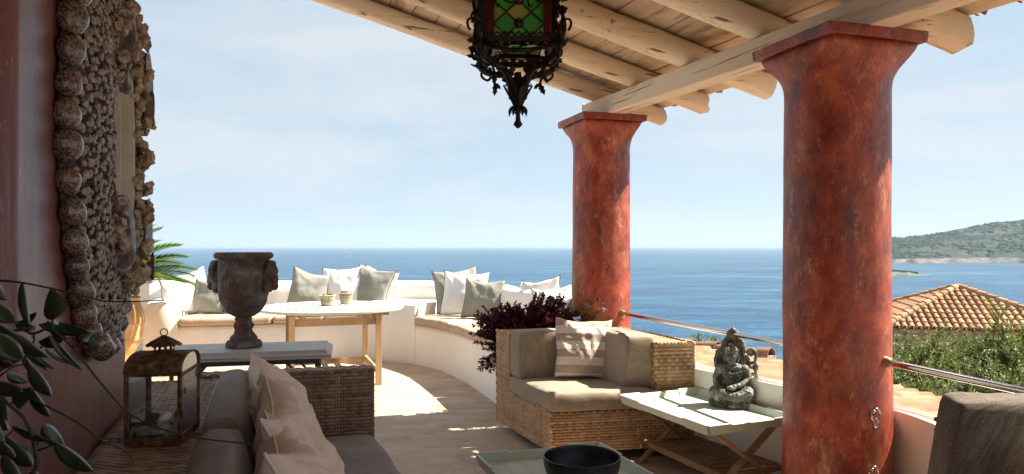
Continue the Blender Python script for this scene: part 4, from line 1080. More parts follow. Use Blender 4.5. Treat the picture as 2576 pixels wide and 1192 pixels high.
# ================================================================ right wicker armchair-sofa
def right_sofa():
    t = thing('wicker_armchair', (.6, 5.0, 0), 'honey wicker corner armchair with taupe cushions beside the far red column', 'armchair')
    A = Vector((.249, 4.526, 0)); B = Vector((1.198, 4.70, 0)); Lk = Vector((-.117, 5.41, 0)); Rk = B + (Lk - A) * .98 + Vector((.0, 0, 0))
    dx = (B - A).normalized(); dy = (Lk - A).normalized(); wB = (B - A).length; wL = (Lk - A).length
    Z = lambda p, z: Vector((p.x, p.y, z)); zt = .74; zs = .318; w = .268
    def bl(u, v, z=0): p = A.lerp(B, u).lerp(Lk.lerp(Rk, u), v); p.z = z; return p
    uw = 1 - w / wB; vw = 1 - w / wL
    core = MB(); e = .007
    def blk(u0, u1, v0, v1, z0, z1): core.hexa([bl(u0, v0, z0), bl(u1, v0, z0), bl(u1, v1, z0), bl(u0, v1, z0)], [bl(u0, v0, z1), bl(u1, v0, z1), bl(u1, v1, z1), bl(u0, v1, z1)])
    blk(.006, .994, .006, .994, .06, zs - .006); blk(uw + .006, .992, .008, .992, zs, zt - .007); blk(.008, uw, vw + .006, .990, zs, zt - .007)
    core.build('core', MT['wk_in'], t)
    ww = MB(); c1, c2 = .0265, .0185
    def q(a, b, c, d, *k): weave(ww, a, b, c, d, *(k or (c1, c2, .004)))
    q(bl(0, 0, .06), bl(1, 0, .06), bl(1, 0, zs), bl(0, 0, zs))                      # front base
    q(bl(uw, 0, zs), bl(1, 0, zs), bl(1, 0, zt), bl(uw, 0, zt), .027, .0245, .0045)  # arm front
    q(bl(0, 1, .06), bl(0, 0, .06), bl(0, 0, zs), bl(0, 1, zs), .021, .0185, .0035)   # left side base
    q(bl(0, 1, zs), bl(0, vw, zs), bl(0, vw, zt), bl(0, 1, zt), .021, .0185, .0035)   # left side back
    q(bl(uw, 0, zt), bl(1, 0, zt), bl(1, 1, zt), bl(uw, 1, zt), .027, .024, .004)     # right top
    q(bl(0, vw, zt), bl(uw, vw, zt), bl(uw, 1, zt), bl(0, 1, zt), .027, .024, .004)   # back top
    q(bl(1, 0, .06), bl(1, 1, .06), bl(1, 1, zt), bl(1, 0, zt), .03, .03, .004)
    q(bl(1, 1, .06), bl(0, 1, .06), bl(0, 1, zt), bl(1, 1, zt), .03, .03, .004)
    q(bl(0, vw, zs), bl(uw, vw, zs), bl(uw, vw, zt), bl(0, vw, zt), .03, .03, .004)
    q(bl(uw, vw, zs), bl(uw, 0, zs), bl(uw, 0, zt), bl(uw, vw, zt), .03, .03, .004)
    seam(ww, bl(uw, 0, zt), bl(1, 0, zt), .011); seam(ww, bl(0, 0, zs), bl(0, vw, zs), .008); seam(ww, bl(1, 0, zt), bl(1, 1, zt), .010); seam(ww, bl(0, 1, zt), bl(0, vw, zt), .010)
    seam(ww, bl(0, 0, .06), bl(0, 0, zs), .009); seam(ww, bl(1, 0, .06), bl(1, 0, zt), .009); seam(ww, bl(uw, 0, zs), bl(uw, 0, zt), .009)
    ww.build('weave', MT['wk_l'], t, smooth=True)
    for (u, v) in ((.10, .82), (.08, .08), (.92, .08), (.92, .92)):
        mb = MB(); c = bl(u, v); mb.hexa([c + dx * -.03 + dy * -.08, c + dx * .03 + dy * -.08, c + dx * .03 + dy * .08, c + dx * -.03 + dy * .08], [p + Vector((0, 0, .062)) for p in (c + dx * -.03 + dy * -.08, c + dx * .03 + dy * -.08, c + dx * .03 + dy * .08, c + dx * -.03 + dy * .08)])
        mb.build('foot', MT['steel'], t)
    o = cushion('seat_cushion', [bl(-.012, -.02), bl(uw - .005, -.02), bl(uw - .005, vw - .005), bl(-.012, vw - .005)], zs + .004, .438, MT['taupe'], t, r=.020, puff=.020, n=36, seed=2.)
    o = cushion('back_cushion', [bl(.0, vw - .20), bl(uw - .17, vw - .20), bl(uw - .17, vw + .0), bl(.0, vw + .0)], .442, .765, MT['taupe'], t, r=.020, puff=.014, n=34, seed=9.)
    o = cushion('back_cushion', [bl(uw - .205, .08), bl(uw + .015, .05), bl(uw - .005, vw - .01), bl(uw - .205, vw - .03)], .442, .775, MT['taupe'], t, r=.022, puff=.018, n=34, seed=14.)
    for v in o.data.vertices:
        w_ = o.matrix_basis @ v.co; f_ = (w_.z - .44) / .33; v.co += dx * (.05 * max(0, f_)) * (1 if (w_ - bl(uw - .1, .5)).dot(dx) < 0 else .3)
    return bl, uw, vw
BL, UW, VW = right_sofa()
def stripes():
    m = bpy.data.materials.new('striped cotton'); m.use_nodes = True; nt = m.node_tree; L = nt.links; b = nt.nodes['Principled BSDF']
    tc = node(nt, 'ShaderNodeTexCoord'); sp = node(nt, 'ShaderNodeSeparateXYZ'); L.new(tc.outputs['Object'], sp.inputs[0])
    a = node(nt, 'ShaderNodeMath', operation='MULTIPLY_ADD'); L.new(sp.outputs['Y'], a.inputs[0]); a.inputs[1].default_value = 1 / .108; a.inputs[2].default_value = 10.12
    f = node(nt, 'ShaderNodeMath', operation='FRACT'); L.new(a.outputs[0], f.inputs[0])
    g = node(nt, 'ShaderNodeMath', operation='GREATER_THAN'); L.new(f.outputs[0], g.inputs[0]); g.inputs[1].default_value = .5
    mx = node(nt, 'ShaderNodeMix', data_type='RGBA'); L.new(g.outputs[0], mx.inputs['Factor']); mx.inputs['A'].default_value = (.68, .62, .56, 1); mx.inputs['B'].default_value = (.42, .335, .265, 1)
    L.new(mx.outputs['Result'], b.inputs['Base Color']); b.inputs['Roughness'].default_value = .9; b.inputs['Specular IOR Level'].default_value = .1
    n = node(nt, 'ShaderNodeTexNoise'); n.inputs['Scale'].default_value = 25; L.new(tc.outputs['Object'], n.inputs['Vector'])
    bu = node(nt, 'ShaderNodeBump'); bu.inputs['Strength'].default_value = .3; bu.inputs['Distance'].default_value = .01; L.new(n.outputs['Fac'], bu.inputs['Height']); L.new(bu.outputs[0], b.inputs['Normal'])
    return m
MT['stripe'] = stripes()
o = pillow('pillow', at(1472, 957, 4.93), .41, .415, .15, R(6), R(14), MT['stripe'], roll=R(-3), sag=.008, seed=4., n=40)
tag(o, 'cream and beige striped pillow standing in the corner of the honey wicker armchair', 'pillow')
# ================================================================ chair in the lower right corner
def near_chair():
    t = thing('armchair', (1.62, 1.95, 0), 'armchair with tall dark umber back cushion in the lower right corner', 'armchair')
    a = at(2392, 1030, 2.35); b = at(2720, 1090, 2.22); c = cushion('back_cushion', [(1.345, 2.28), (1.86, 2.19), (1.89, 2.36), (1.38, 2.45)], .38, .868, MT['umber'], t, r=.022, puff=.008, n=36, seed=21., piping=None)
    for v in c.data.vertices:
        f_ = (c.matrix_basis @ v.co).z; v.co += Vector((.10, .03, 0)) * ((f_ - .38) / .48)
    core = MB(); core.box((0, 0, 0), (.62, .10, .50), M=TR((1.84, 2.50, .50), R(-10))); core.build('back_core', MT['wk_in'], t)
    ww = MB(); M_ = TR((1.84, 2.50, .50), R(-10)); q = lambda x, y, z: M_ @ Vector((x, y, z))
    weave(ww, q(-.31, -.05, .256), q(.31, -.05, .256), q(.31, .05, .256), q(-.31, .05, .256), .026, .018, .004)
    weave(ww, q(-.31, -.055, -.25), q(.31, -.055, -.25), q(.31, -.055, .25), q(-.31, -.055, .25), .03, .02, .004); weave(ww, q(.31, .055, -.25), q(-.31, .055, -.25), q(-.31, .055, .25), q(.31, .055, .25), .03, .02, .004)
    ww.build('back_weave', MT['wk_l'], t, smooth=True)
    cushion('seat_cushion', [(1.30, 1.66), (1.82, 1.58), (1.85, 2.22), (1.36, 2.30)], .30, .42, MT['umber'], t, r=.04, n=20)
    bb = MB(); bb.hexa([Vector(p + (.05,)) for p in ((1.30, 1.66), (1.82, 1.58), (1.85, 2.22), (1.36, 2.30))], [Vector(p + (.298,)) for p in ((1.30, 1.66), (1.82, 1.58), (1.85, 2.22), (1.36, 2.30))]); bb.build('seat_base', MT['wk_in'], t)
    o = pillow('pillow', (1.80, 2.02, .38), .42, .42, .15, R(-12), R(14), MT['purewhite'], MT['piping'], roll=R(24), seed=8., n=34); tag(o, 'white pillow cut by the lower right corner of the picture', 'pillow')
near_chair()
# ================================================================ bench cushions
def bcush(s0, s1, f0, f1, z0, z1, lab, grp=None):
    def mf(u, v): return BC(s0 + (s1 - s0) * u, f0 + (f1 - f0) * v)
    o = cushion('bench_cushion', None, z0, z1, MT['beige'], None, r=.035, puff=.012, n=40, seed=s0, mapf=mf, piping=MT['beige'])
    tag(o, lab, 'cushion', 'sand coloured pads on the curved bench')
bcush(.715, 2.30, -.035, .66, .468, .56, 'long sand coloured bench pad between the white arm and the urn')
bcush(2.32, 3.25, -.035, .66, .468, .56, 'sand coloured bench pad behind the left part of the round table')
bcush(3.27, 4.13, -.035, .66, .468, .56, 'sand coloured bench pad hidden mostly by the round table')
bcush(5.96, 7.62, -.045, .66, .468, .56, 'curved sand coloured bench pad right of the white ledge, under three pillows')
bcush(7.65, 9.4, -.045, .66, .468, .56, 'curved sand coloured bench pad next to the burgundy plant')
bcush(9.42, 10.9, -.045, .66, .468, .56, 'last sand coloured bench pad behind the burgundy plant')
def bp(u, v, Y, w, yaw, lean, mat, lab, grp, roll=0, h=None, T=.15, z=None, **kw):
    p = at(u, v, Y)
    if z is not None: p.z = z
    o = pillow('pillow', p, w, h or w, T, R(yaw), R(lean), mat, MT['piping'], roll=R(roll), n=26, **kw); tag(o, lab, 'pillow', grp)
g1 = 'pillows at the left end of the bench'; g2 = 'pillows behind the round table'; g3 = 'pillows on the bench right of the ledge'; g4 = 'pillows behind the burgundy plant'
bp(478, 790, 8.74, .47, 32, 14, MT['linen'], 'off-white pillow half hidden at the back, above the leftmost pillow', g1, 14, z=.575)
bp(456, 795, 8.42, .45, 22, 20, MT['linen'], 'off-white pillow with dark piping leftmost on the bench, by the white arm', g1, 5, z=.565)
bp(515, 793, 8.46, .45, -6, 18, MT['sage'], 'sage grey pillow between the leftmost white pillow and the urn', g1, 2, z=.565, crush=-.04)
bp(560, 793, 8.50, .43, -24, 18, MT['sage'], 'sage grey pillow half hidden behind the left side of the urn', g1, -4, z=.565)
bp(778, 790, 8.93, .50, 10, 20, MT['sage'], 'sage grey pillow left of the two basket pots', g2, -8, z=.565, crush=-.03)
bp(857, 790, 9.0, .55, -4, 18, MT['purewhite'], 'plain white pillow behind the two basket pots', g2, 4, z=.575)
bp(925, 790, 8.95, .54, -18, 19, MT['sage'], 'sage grey pillow right of the basket pots, tipped over', g2, -10, z=.565)
bp(944, 790, 9.08, .50, -16, 14, MT['linen'], 'off-white pillow peeping out behind the tipped grey one', g2, -12, z=.565)
bp(1150, 800, 8.52, .54, 8, 16, MT['sage'], 'large sage grey pillow at the back, right of the white ledge', g3, 6, z=.565)
bp(1166, 800, 8.22, .54, -8, 18, MT['purewhite'], 'large white pillow between two sage grey pillows', g3, -2, z=.56)
bp(1212, 800, 7.92, .46, -12, 18, MT['sage'], 'smaller sage grey pillow in front of the large white one', g3, -3, z=.56)
bp(1318, 780, 7.62, .44, -62, 14, MT['linen'], 'off-white pillow seen nearly edge on, leftmost behind the plant', g4, 2, z=.57)
bp(1330, 780, 7.40, .46, -52, 16, MT['linen'], 'off-white pillow second behind the burgundy plant, with dark piping', g4, 5, z=.57)
bp(1352, 780, 7.25, .46, -38, 16, MT['linen'], 'off-white pillow standing highest behind the burgundy plant', g4, 10, z=.57)
bp(1385, 780, 6.95, .42, -20, 18, MT['linen'], 'low off-white pillow nearest to the far red column', g4, 8, z=.56)
# ================================================================ round slatted table
MT['mint'] = pm('pale mint paint', [(.3, (.44, .50, .41)), (.7, (.54, .59, .50))], 4, (1, 1, 1), rough=.6, bump=.2, bscale=20, spec=.3, rand=.03, spots=[(12, (1, .3, 1), .66, .78, (.42, .38, .28), .5)])
MT['teak'] = pm('weathered teak', [(.3, (.30, .185, .09)), (.5, (.44, .29, .155)), (.7, (.55, .39, .23))], 4, (1, 1, .12), rough=.65, bump=.25, bscale=30, spec=.3, detail=8, rand=.12, spots=[(7, (1, 1, .3), .58, .75, (.20, .14, .09), .6)])
MT['teakh'] = pm('weathered teak rail', [(.3, (.28, .175, .09)), (.5, (.42, .28, .155)), (.7, (.52, .37, .22))], 5, (1, 1, 1), rough=.65, bump=.25, bscale=30, spec=.3, detail=8, rand=.14)
def round_table():
    c = Vector((-1.87, 7.42, 0)); t = thing('round_table', c, 'round mint slatted garden table on teak gate legs by the curved bench', 'table', yaw=YAW)
    Rr, ri = .735, .615; n = 96; mb = MB(); z0, z1 = .722, .752; ring = []
    mb.grid([[(r * math.cos(a), r * math.sin(a), z) for r, z in ((ri, z0), (Rr - .004, z0), (Rr, z0 + .006), (Rr, z1 - .005), (Rr - .005, z1), (ri, z1))] for a in [2 * math.pi * k / n for k in range(n)] + [0]], closed=True)
    def b_(mb, name, mat, **k): o = mb.build(name, mat, **k); o.parent = t; return o
    b_(mb, 'rim', MT['mint'], smooth=True, angle=40)
    mb = MB(); mb.box((0, 0, (z0 + z1) / 2 - .0015), (1.26, .13, z1 - z0 - .003)); b_(mb, 'centre_board', MT['mint'])
    k = -9
    while k <= 9:
        x = k * .066
        for sg in (1, -1):
            y1 = math.sqrt(max(0, (ri + .03) ** 2 - x * x)); 
            if y1 < .12: continue
            mb = MB(); mb.box((0, 0, 0), (.052, y1 - .066, .024)); o = mb.build('slat', MT['mint'], M=TR((x, sg * (y1 + .066) / 2, z1 - .0155)), bevel=.002, seg=1); o.parent = t
        k += 1
    L = [Vector((-1.32, 7.08, 0)), Vector((-1.64, 8.0, 0)), Vector((-2.095, 6.81, 0)), Vector((-2.415, 7.73, 0))]
    inv = t.matrix_basis.inverted(); P = [inv @ p for p in L]
    for p in P:
        mb = MB(); mb.box((0, 0, .352), (.056, .056, .704)); o = b_(mb, 'leg', MT['teak'], M=TR((p.x, p.y, 0)), bevel=.003)
    def rail_(a, b, z, w, h, nm='rail'):
        a = Vector((a.x, a.y, z)); b = Vector((b.x, b.y, z)); d = (b - a).normalized() * .03; mb = MB(); mb.bar(a + d, b - d, w, h); b_(mb, nm, MT['teakh'], bevel=.002)
    rail_(P[0], P[2], .635, .026, .062); rail_(P[1], P[3], .635, .026, .062); rail_(P[0], P[1], .66, .026, .05); rail_(P[2], P[3], .66, .026, .05)
    rail_(P[1], P[3], .11, .026, .06, 'stretcher'); rail_(P[0], P[1], .13, .026, .06, 'stretcher'); rail_(P[2], P[3], .13, .026, .06, 'stretcher')
    for f in (.40, .56): a = P[0].lerp(P[2], f); b = P[1].lerp(P[3], f); rail_(Vector((a.x, a.y + .1, 0)), b, .11, .05, .03, 'stretcher')
    for f in (.12, .88): a = P[0].lerp(P[2], f); b = P[1].lerp(P[3], f); rail_(Vector((a.x, a.y - .05, 0)), Vector((b.x, b.y + .05, 0)), .69, .05, .045, 'batten')
    mb = MB(); mb.box((.1, -.25, .688), (.9, .04, .035)); b_(mb, 'batten', MT['teakh'])
round_table()
MT['withe'] = pm('split willow', [(.3, (.34, .27, .19)), (.7, (.55, .47, .36))], 12, rough=.85, tone=(.6, 1.3)); MT['soil2'] = pm('potting soil', [(.3, (.03, .02, .015)), (.7, (.06, .045, .03))], 30, rough=1)
MT['succ_r'] = pm('red tipped succulent', [(.3, (.16, .19, .09)), (.7, (.34, .16, .10))], 22, rough=.5, tone=(.7, 1.4)); MT['succ_g'] = pm('rosette succulent', [(.3, (.14, .15, .10)), (.7, (.30, .24, .17))], 18, rough=.5, tone=(.7, 1.4))
def basket(u, v, r, h, lab, plant, kind):
    c = px(u, v, .754); t = thing('basket_pot', c, lab, 'pot', 'basket pots on the round table')
    mb = MB(); rows = 11
    for j in range(rows):
        z = h * (j + .5) / rows; rr = r * (.74 + .26 * j / rows); ns = 22
        mb.tube([((rr + .0022 * math.cos(k * math.pi + j * math.pi)) * math.cos(2 * math.pi * k / (ns * 2) * 2), (rr + .0022 * math.cos(k * math.pi + j * math.pi)) * math.sin(2 * math.pi * k / (ns * 2) * 2), z + .001 * random.random()) for k in range(ns)], h / rows * .52, 5, closed=True, tone=random.random())
    for k in range(18):
        a = 2 * math.pi * k / 18; mb.tube([(r * .74 * math.cos(a), r * .74 * math.sin(a), 0), (r * math.cos(a), r * math.sin(a), h)], .0028, 5, tone=random.random())
    mb.tube([((r + .003) * math.cos(2 * math.pi * k / 26), (r + .003) * math.sin(2 * math.pi * k / 26), h + .002 * (k % 2)) for k in range(26)], .0065, 6, closed=True, tone=.8)
    o = mb.build('basket', MT['withe'], smooth=True); o.parent = t; mb = MB(); mb.lathe([(r * .70, .003), (r * .94, h - .012), (0, h - .010)], 20); o = mb.build('soil', MT['soil2']); o.parent = t
    p = thing('succulent', c + Vector((0, 0, h - .01)), plant, 'plant')
    rnd = random.Random(int(u)); 
    for q in range(9 if kind == 'r' else 4):
        cx, cy = (rnd.uniform(-.6, .6) * r, rnd.uniform(-.6, .6) * r) if q else (0, 0); sc = (.026 if kind == 'r' else .042) * rnd.uniform(.8, 1.2)
        mb = MB()
        for k in range(16):
            a = 2.4 * k; e = .25 + .9 * (1 - k / 16) if kind == 'g' else .75 - .5 * k / 16; f = 1 - k / 22
            d = Vector((math.cos(a) * math.sin(e + .15), math.sin(a) * math.sin(e + .15), math.cos(e + .15) + .1)).normalized(); b = Vector((cx, cy, .004 + .001 * k)); L_ = sc * (1.1 if kind == 'g' else 1.4) * f; w = sc * (.5 if kind == 'g' else .2)
            s_ = d.cross(Vector((0, 0, 1))).normalized(); n_ = s_.cross(d)
            mb.add([b, b + d * L_ * .6 + s_ * w / 2, b + d * L_, b + d * L_ * .6 - s_ * w / 2, b + d * L_ * .5 + n_ * w * .35, b + d * L_ * .5 - n_ * w * .35], [(0, 1, 4), (1, 2, 4), (2, 3, 4), (3, 0, 4), (1, 0, 5), (2, 1, 5), (3, 2, 5), (0, 3, 5)], rnd.random())
        o = mb.build('rosette', MT['succ_r' if kind == 'r' else 'succ_g']); o.parent = p
basket(823.5, 768, .078, .105, 'willow basket pot of the red tipped succulent, the left one on the round table', 'spiky red tipped succulent in the left willow basket', 'r')
basket(870.5, 763, .072, .112, 'willow basket pot of the grey rosette succulent, the right one on the round table', 'broad leaved grey rosette succulent in the right willow basket', 'g')
# ================================================================ console with stone top
MT['slab'] = pm('pale grey limestone slab', [(.3, (.38, .36, .35)), (.7, (.47, .45, .43))], 6, rough=.5, bump=.1, bscale=50, spec=.4); MT['iron'] = pm('dark painted iron', [(.3, (.045, .05, .045)), (.7, (.08, .085, .08))], 20, rough=.5, metal=.4)
def console():
    zt = .75; FR = px(833.5, 888, .733); BR = px(804, 857.5, zt); fr = Vector((FR.x, FR.y, 0)); dr = Vector((.974, .226, 0)); dp = Vector((-.2257, .974, 0)); W, D = .98, .50
    c = fr - dr * (W / 2) + dp * (D / 2); t = thing('console_table', c, 'grey stone topped console on dark iron legs, carrying the old urn', 'table', yaw=math.atan2(dr.y, dr.x))
    mb = MB(); q = lambda x, y, z: (x, y, z)
    prof = [(0, 0), (.004, .012), (.0, .020), (.022, .030), (.030, .040), (.034, .048)]
    rows = [[(-W / 2 + a, -D / 2 + a, zt - .048 + z), (W / 2 - a, -D / 2 + a, zt - .048 + z), (W / 2 - a, D / 2 - a, zt - .048 + z), (-W / 2 + a, D / 2 - a, zt - .048 + z)] for a, z in prof]
    mb.grid(rows, closed=True); mb.f.append((3, 2, 1, 0)); mb.f.append(tuple(20 + k for k in range(4))); mb.t += [.5] * 2; mb.m += [0] * 2
    o = mb.build('slab', MT['slab']); o.parent = t
    mb = MB(); z = zt - .048
    for y in (-D / 2 + .05, D / 2 - .05): mb.box((0, y, z - .016), (W - .14, .03, .032))
    for x in (-W / 2 + .085, W / 2 - .085): mb.box((x, 0, z - .0165), (.03, D - .13, .031))
    o = mb.build('frame', MT['iron']); o.parent = t
    for x in (-1, 1):
        for y in (-1, 1):
            mb = MB(); X, Y = x * (W / 2 - .085), y * (D / 2 - .05); mb.tube([(X, Y, z - .03), (X + x * .0, Y - y * .0, 0)], [.0125, .009], 10); o = mb.build('leg', MT['iron'], smooth=True); o.parent = t
            mb = MB(); mb.tube([(X, Y, z - .03 - .0), (X - x * .16, Y, z - .20)] if False else [(X - x * .004, Y, z - .22), (X - x * .17, Y, z - .03)], .008, 8); o = mb.build('brace', MT['iron'], smooth=True); o.parent = t
    return c
console()
# ================================================================ old urn
MT['urn'] = pm('lichened terracotta', [(.32, (.19, .075, .05)), (.42, (.20, .09, .065)), (.47, (.10, .080, .07)), (.58, (.20, .175, .155)), (.72, (.34, .31, .285))], 7.5, rough=.9, bump=1, bscale=40, detail=9, dist=.5, nrough=.62, spec=.15)
def urn():
    c = px(613, 872.5, .75); t = thing('urn', c, 'weathered terracotta urn crusted with grey lichen, two animal masks as handles', 'urn')
    px_ = 1 / 1381.; K = [(.098, 835), (.105, 828), (.105, 800), (.100, 782), (.088, 776), (.080, 765), (.083, 755), (.072, 738), (.060, 722), (.052, 700), (.050, 680), (.058, 660), (.060, 645), (.054, 628), (.047, 618), (.047, 604), (.050, 596), (.050, 588), (.046, 578),
        (.062, 570), (.090, 545), (.110, 510), (.126, 470), (.134, 440), (.140, 432), (.137, 425), (.143, 390), (.147, 330), (.149, 260), (.150, 190), (.149, 130), (.144, 100), (.146, 92), (.162, 82), (.171, 72), (.174, 58), (.172, 44), (.166, 32), (.158, 28), (.150, 32), (.140, 60), (.137, 130), (.13, 300), (0, 430)]
    prof = []
    for (r0, y0), (r1, y1) in zip(K, K[1:]):
        n = max(1, int(math.hypot(r1 - r0, (y1 - y0) * px_) / .007))
        for k in range(n): f = k / n; prof.append((r0 + (r1 - r0) * f, (835 - (y0 + (y1 - y0) * f)) * px_))
    prof.append((0, (835 - 430) * px_))
    mb = MB(); mb.lathe(prof, 96); V = []
    for x, y, z in mb.v:
        r = math.hypot(x, y); q = .0045 * fbm(x * 22, y * 22, z * 22, 4) + .0028 * max(0, fbm(x * 55, y * 55, z * 55 + 9, 3)); a = math.atan2(y, x)
        if .20 < z < .40: q += .006 * max(0, fbm(x * 16 + 5, y * 16, z * 16, 3) + .1)
        V.append((x * (1 + q / r), y * (1 + q / r), z) if r > .02 else (x, y, z))
    mb.v = V; o = mb.build('body', MT['urn'], smooth=True); o.parent = t
    for sg in (-1, 1):
        mb = MB(); X = sg * .150
        for (dx, dy, z, rx, ry, rz) in ((.0, 0, .43, .048, .052, .075), (.028, 0, .475, .034, .045, .045), (.046, -.004, .415, .022, .030, .050), (.048, -.002, .378, .020, .026, .028), (.020, -.040, .46, .018, .020, .038), (.02, .04, .46, .018, .02, .038), (.018, 0, .515, .035, .04, .022), (.042, -.018, .452, .014, .014, .012), (.042, .018, .452, .014, .014, .012), (.0, -.03, .37, .03, .026, .035), (.0, .03, .37, .03, .026, .035)):
            mb.ball((X + sg * dx, dy - .01, z), (rx, ry, rz), 14, 9)
        for k in range(7):   # curled horn
            pass
        mb.tube([(X + sg * (.01 + .03 * math.sin(a)), -.045 - .01 * math.cos(a), .46 + .035 * math.cos(a)) for a in [k * .45 for k in range(10)]], [.014 - .0009 * k for k in range(10)], 8)
        mb.tube([(X + sg * (.01 + .03 * math.sin(a)), .04 + .01 * math.cos(a), .46 + .035 * math.cos(a)) for a in [k * .45 for k in range(10)]], [.014 - .0009 * k for k in range(10)], 8)
        o = mb.build('mask', MT['urn'], smooth=True); rm = o.modifiers.new('r', 'REMESH'); rm.mode = 'VOXEL'; rm.voxel_size = .004; rm.use_smooth_shade = True
        tx = bpy.data.textures.new('lump', 'CLOUDS'); tx.noise_scale = .02; dm = o.modifiers.new('d', 'DISPLACE'); dm.texture = tx; dm.strength = .008; o.parent = t
urn()
# ================================================================ rusty lantern with coral and shells
MT['rust'] = pm('rusted tin', [(.34, (.055, .028, .014)), (.48, (.12, .062, .028)), (.60, (.21, .125, .06)), (.72, (.28, .20, .12))], 34, rough=.75, bump=.4, bscale=90, detail=8, metal=.25, spec=.3)
MT['clear'] = glassy('clear old glass', (.93, .95, .93), .97, .03); MT['coral'] = pm('bleached coral', [(.3, (.30, .27, .24)), (.7, (.58, .54, .50))], 20, rough=.9, bump=1, bscale=60); MT['coral2'] = pm('dark coral', [(.3, (.05, .04, .035)), (.7, (.16, .13, .11))], 20, rough=.9, bump=1, bscale=60)
def lantern():
    A = Vector((-1.19, 2.238, .741)); B = Vector((-1.028, 2.268, .741)); ex = (B - A).normalized(); ey = Vector((-.35, .937, 0)); W, D, Hh, top = .166, .235, .232, .052
    t = thing('lantern', A + ex * W / 2 + ey * D / 2, 'rusty arched tin lantern with glass sides, standing on the sofa back', 'lantern', yaw=math.atan2(ex.y, ex.x)); fr = .011
    def add(mb, n, m, **k): o = mb.build(n, m, **k); o.parent = t; return o
    mb = MB(); mb.box((0, 0, .008), (W, D, .016)); add(mb, 'base', MT['rust'], bevel=.002)
    for x in (-1, 1):
        for y in (-1, 1): mb = MB(); mb.box((x * (W / 2 - fr / 2), y * (D / 2 - fr / 2), Hh / 2), (fr, fr, Hh - .02)); add(mb, 'post', MT['rust'])
    mb = MB()
    for y in (-1, 1):
        for bx_ in (((0, y * (D / 2 - .004), Hh - .006), (W - .002, .008, .013)), ((0, y * (D / 2 - .004), .022), (W - .024, .007, .012))): mb = MB(); mb.box(*bx_); add(mb, 'frame_rail', MT['rust'])
    for x in (-1, 1): mb = MB(); mb.box((x * (W / 2 - .004), 0, .022), (.007, D - .024, .012)); add(mb, 'frame_rail', MT['rust'])
    mb = MB()
    # barrel roof, axis across
    n = 20; rows = []
    for x in (-W / 2 - .003, W / 2 + .003): rows.append([(x, -D / 2 * math.cos(math.pi * k / n) * 1.02, Hh + top * math.sin(math.pi * k / n) ** .8) for k in range(n + 1)])
    rows2 = [[(x, y * .985, z - .003) for x, y, z in r] for r in rows]; mb = MB(); mb.grid([rows[0], rows[1], rows2[1], rows2[0], rows[0]]); add(mb, 'roof', MT['rust'], smooth=True, angle=40)
    for x in (-1, 1):   # arched end frames
        mb = MB(); X = x * (W / 2 - .002); pts = [(X, -D / 2 * math.cos(math.pi * k / n), Hh + (top - .003) * math.sin(math.pi * k / n) ** .8) for k in range(n + 1)]
        mb.tube([(X, -D / 2 + .004, .01)] + pts + [(X, D / 2 - .004, .01)], .0042, 6); mb.bar((X, -D / 2, Hh - .012), (X, D / 2, Hh - .012), .006, .008); add(mb, 'arched_frame', MT['rust'])
        mb = MB(); mb.add([(X * .985, p[1] * .97, p[2] - .003) for p in pts] + [(X * .985, -D / 2 + .012, .03), (X * .985, D / 2 - .012, .03)], [tuple(list(range(n + 1)) + [n + 2, n + 1])]); add(mb, 'pane', MT['clear'])
    for y in (-1, 1): mb = MB(); Y = y * (D / 2 - .006); mb.add([(-W / 2 + fr, Y, .026), (W / 2 - fr, Y, .026), (W / 2 - fr, Y, Hh - .012), (-W / 2 + fr, Y, Hh - .012)], [(0, 1, 2, 3)]); add(mb, 'pane', MT['clear'])
    mb = MB(); mb.box((W / 2 - .002, -D / 2 - .002, .10), (.016, .006, .03)); add(mb, 'latch', MT['rust']); mb = MB(); mb.tube([(W / 2 + .006, -D / 2 + .02, .16 + .006 * k) for k in range(4)], .003, 6); add(mb, 'hinge', MT['rust']); mb = MB(); mb.tube([(W / 2 + .004, D / 2 + .012 * math.cos(a) + .004, .19 + .012 * math.sin(a)) for a in [2 * math.pi * k / 14 for k in range(14)]], .002, 5, closed=True); add(mb, 'side_ring', MT['rust'])
    # chimney with arched openings, scalloped hat, ring and bail
    z0 = Hh + top - .004; r = .031; mb = MB(); n = 11
    mb.lathe([(r, z0 - .006), (r + .001, z0 + .006)], 33); mb.lathe([(r + .001, z0 + .022), (r, z0 + .030)], 33)
    for k in range(n):
        a = 2 * math.pi * k / n; c, s = math.cos(a), math.sin(a); mb.bar((r * c, r * s, z0 + .004), (r * c, r * s, z0 + .026), .0075, .0018, up=(c, s, 0))
    add(mb, 'chimney', MT['rust'], smooth=True, angle=30)
    m_ = 48; rows = []
    for j in range(7):
        f = j / 6; rr = .052 * f + .002; rows.append([(rr * (1 + (.035 * abs(math.sin(k * math.pi * 12 / m_)) if j == 6 else 0)) * math.cos(2 * math.pi * k / m_), rr * (1 + (.035 * abs(math.sin(k * math.pi * 12 / m_)) if j == 6 else 0)) * math.sin(2 * math.pi * k / m_), z0 + .056 - .030 * f ** 1.15 - (.004 * abs(math.sin(k * math.pi * 12 / m_)) if j == 6 else 0)) for k in range(m_)])
    mb = MB(); mb.grid(rows, closed=True); o = add(mb, 'hat', MT['rust'], smooth=True); o.modifiers.new('s', 'SOLIDIFY').thickness = .0012
    mb = MB(); zr = z0 + .066; mb.tube([(.0115 * math.cos(a), 0, zr + .0115 * math.sin(a)) for a in [2 * math.pi * k / 18 for k in range(18)]], .0018, 6, closed=True); add(mb, 'ring', MT['iron'], smooth=True)
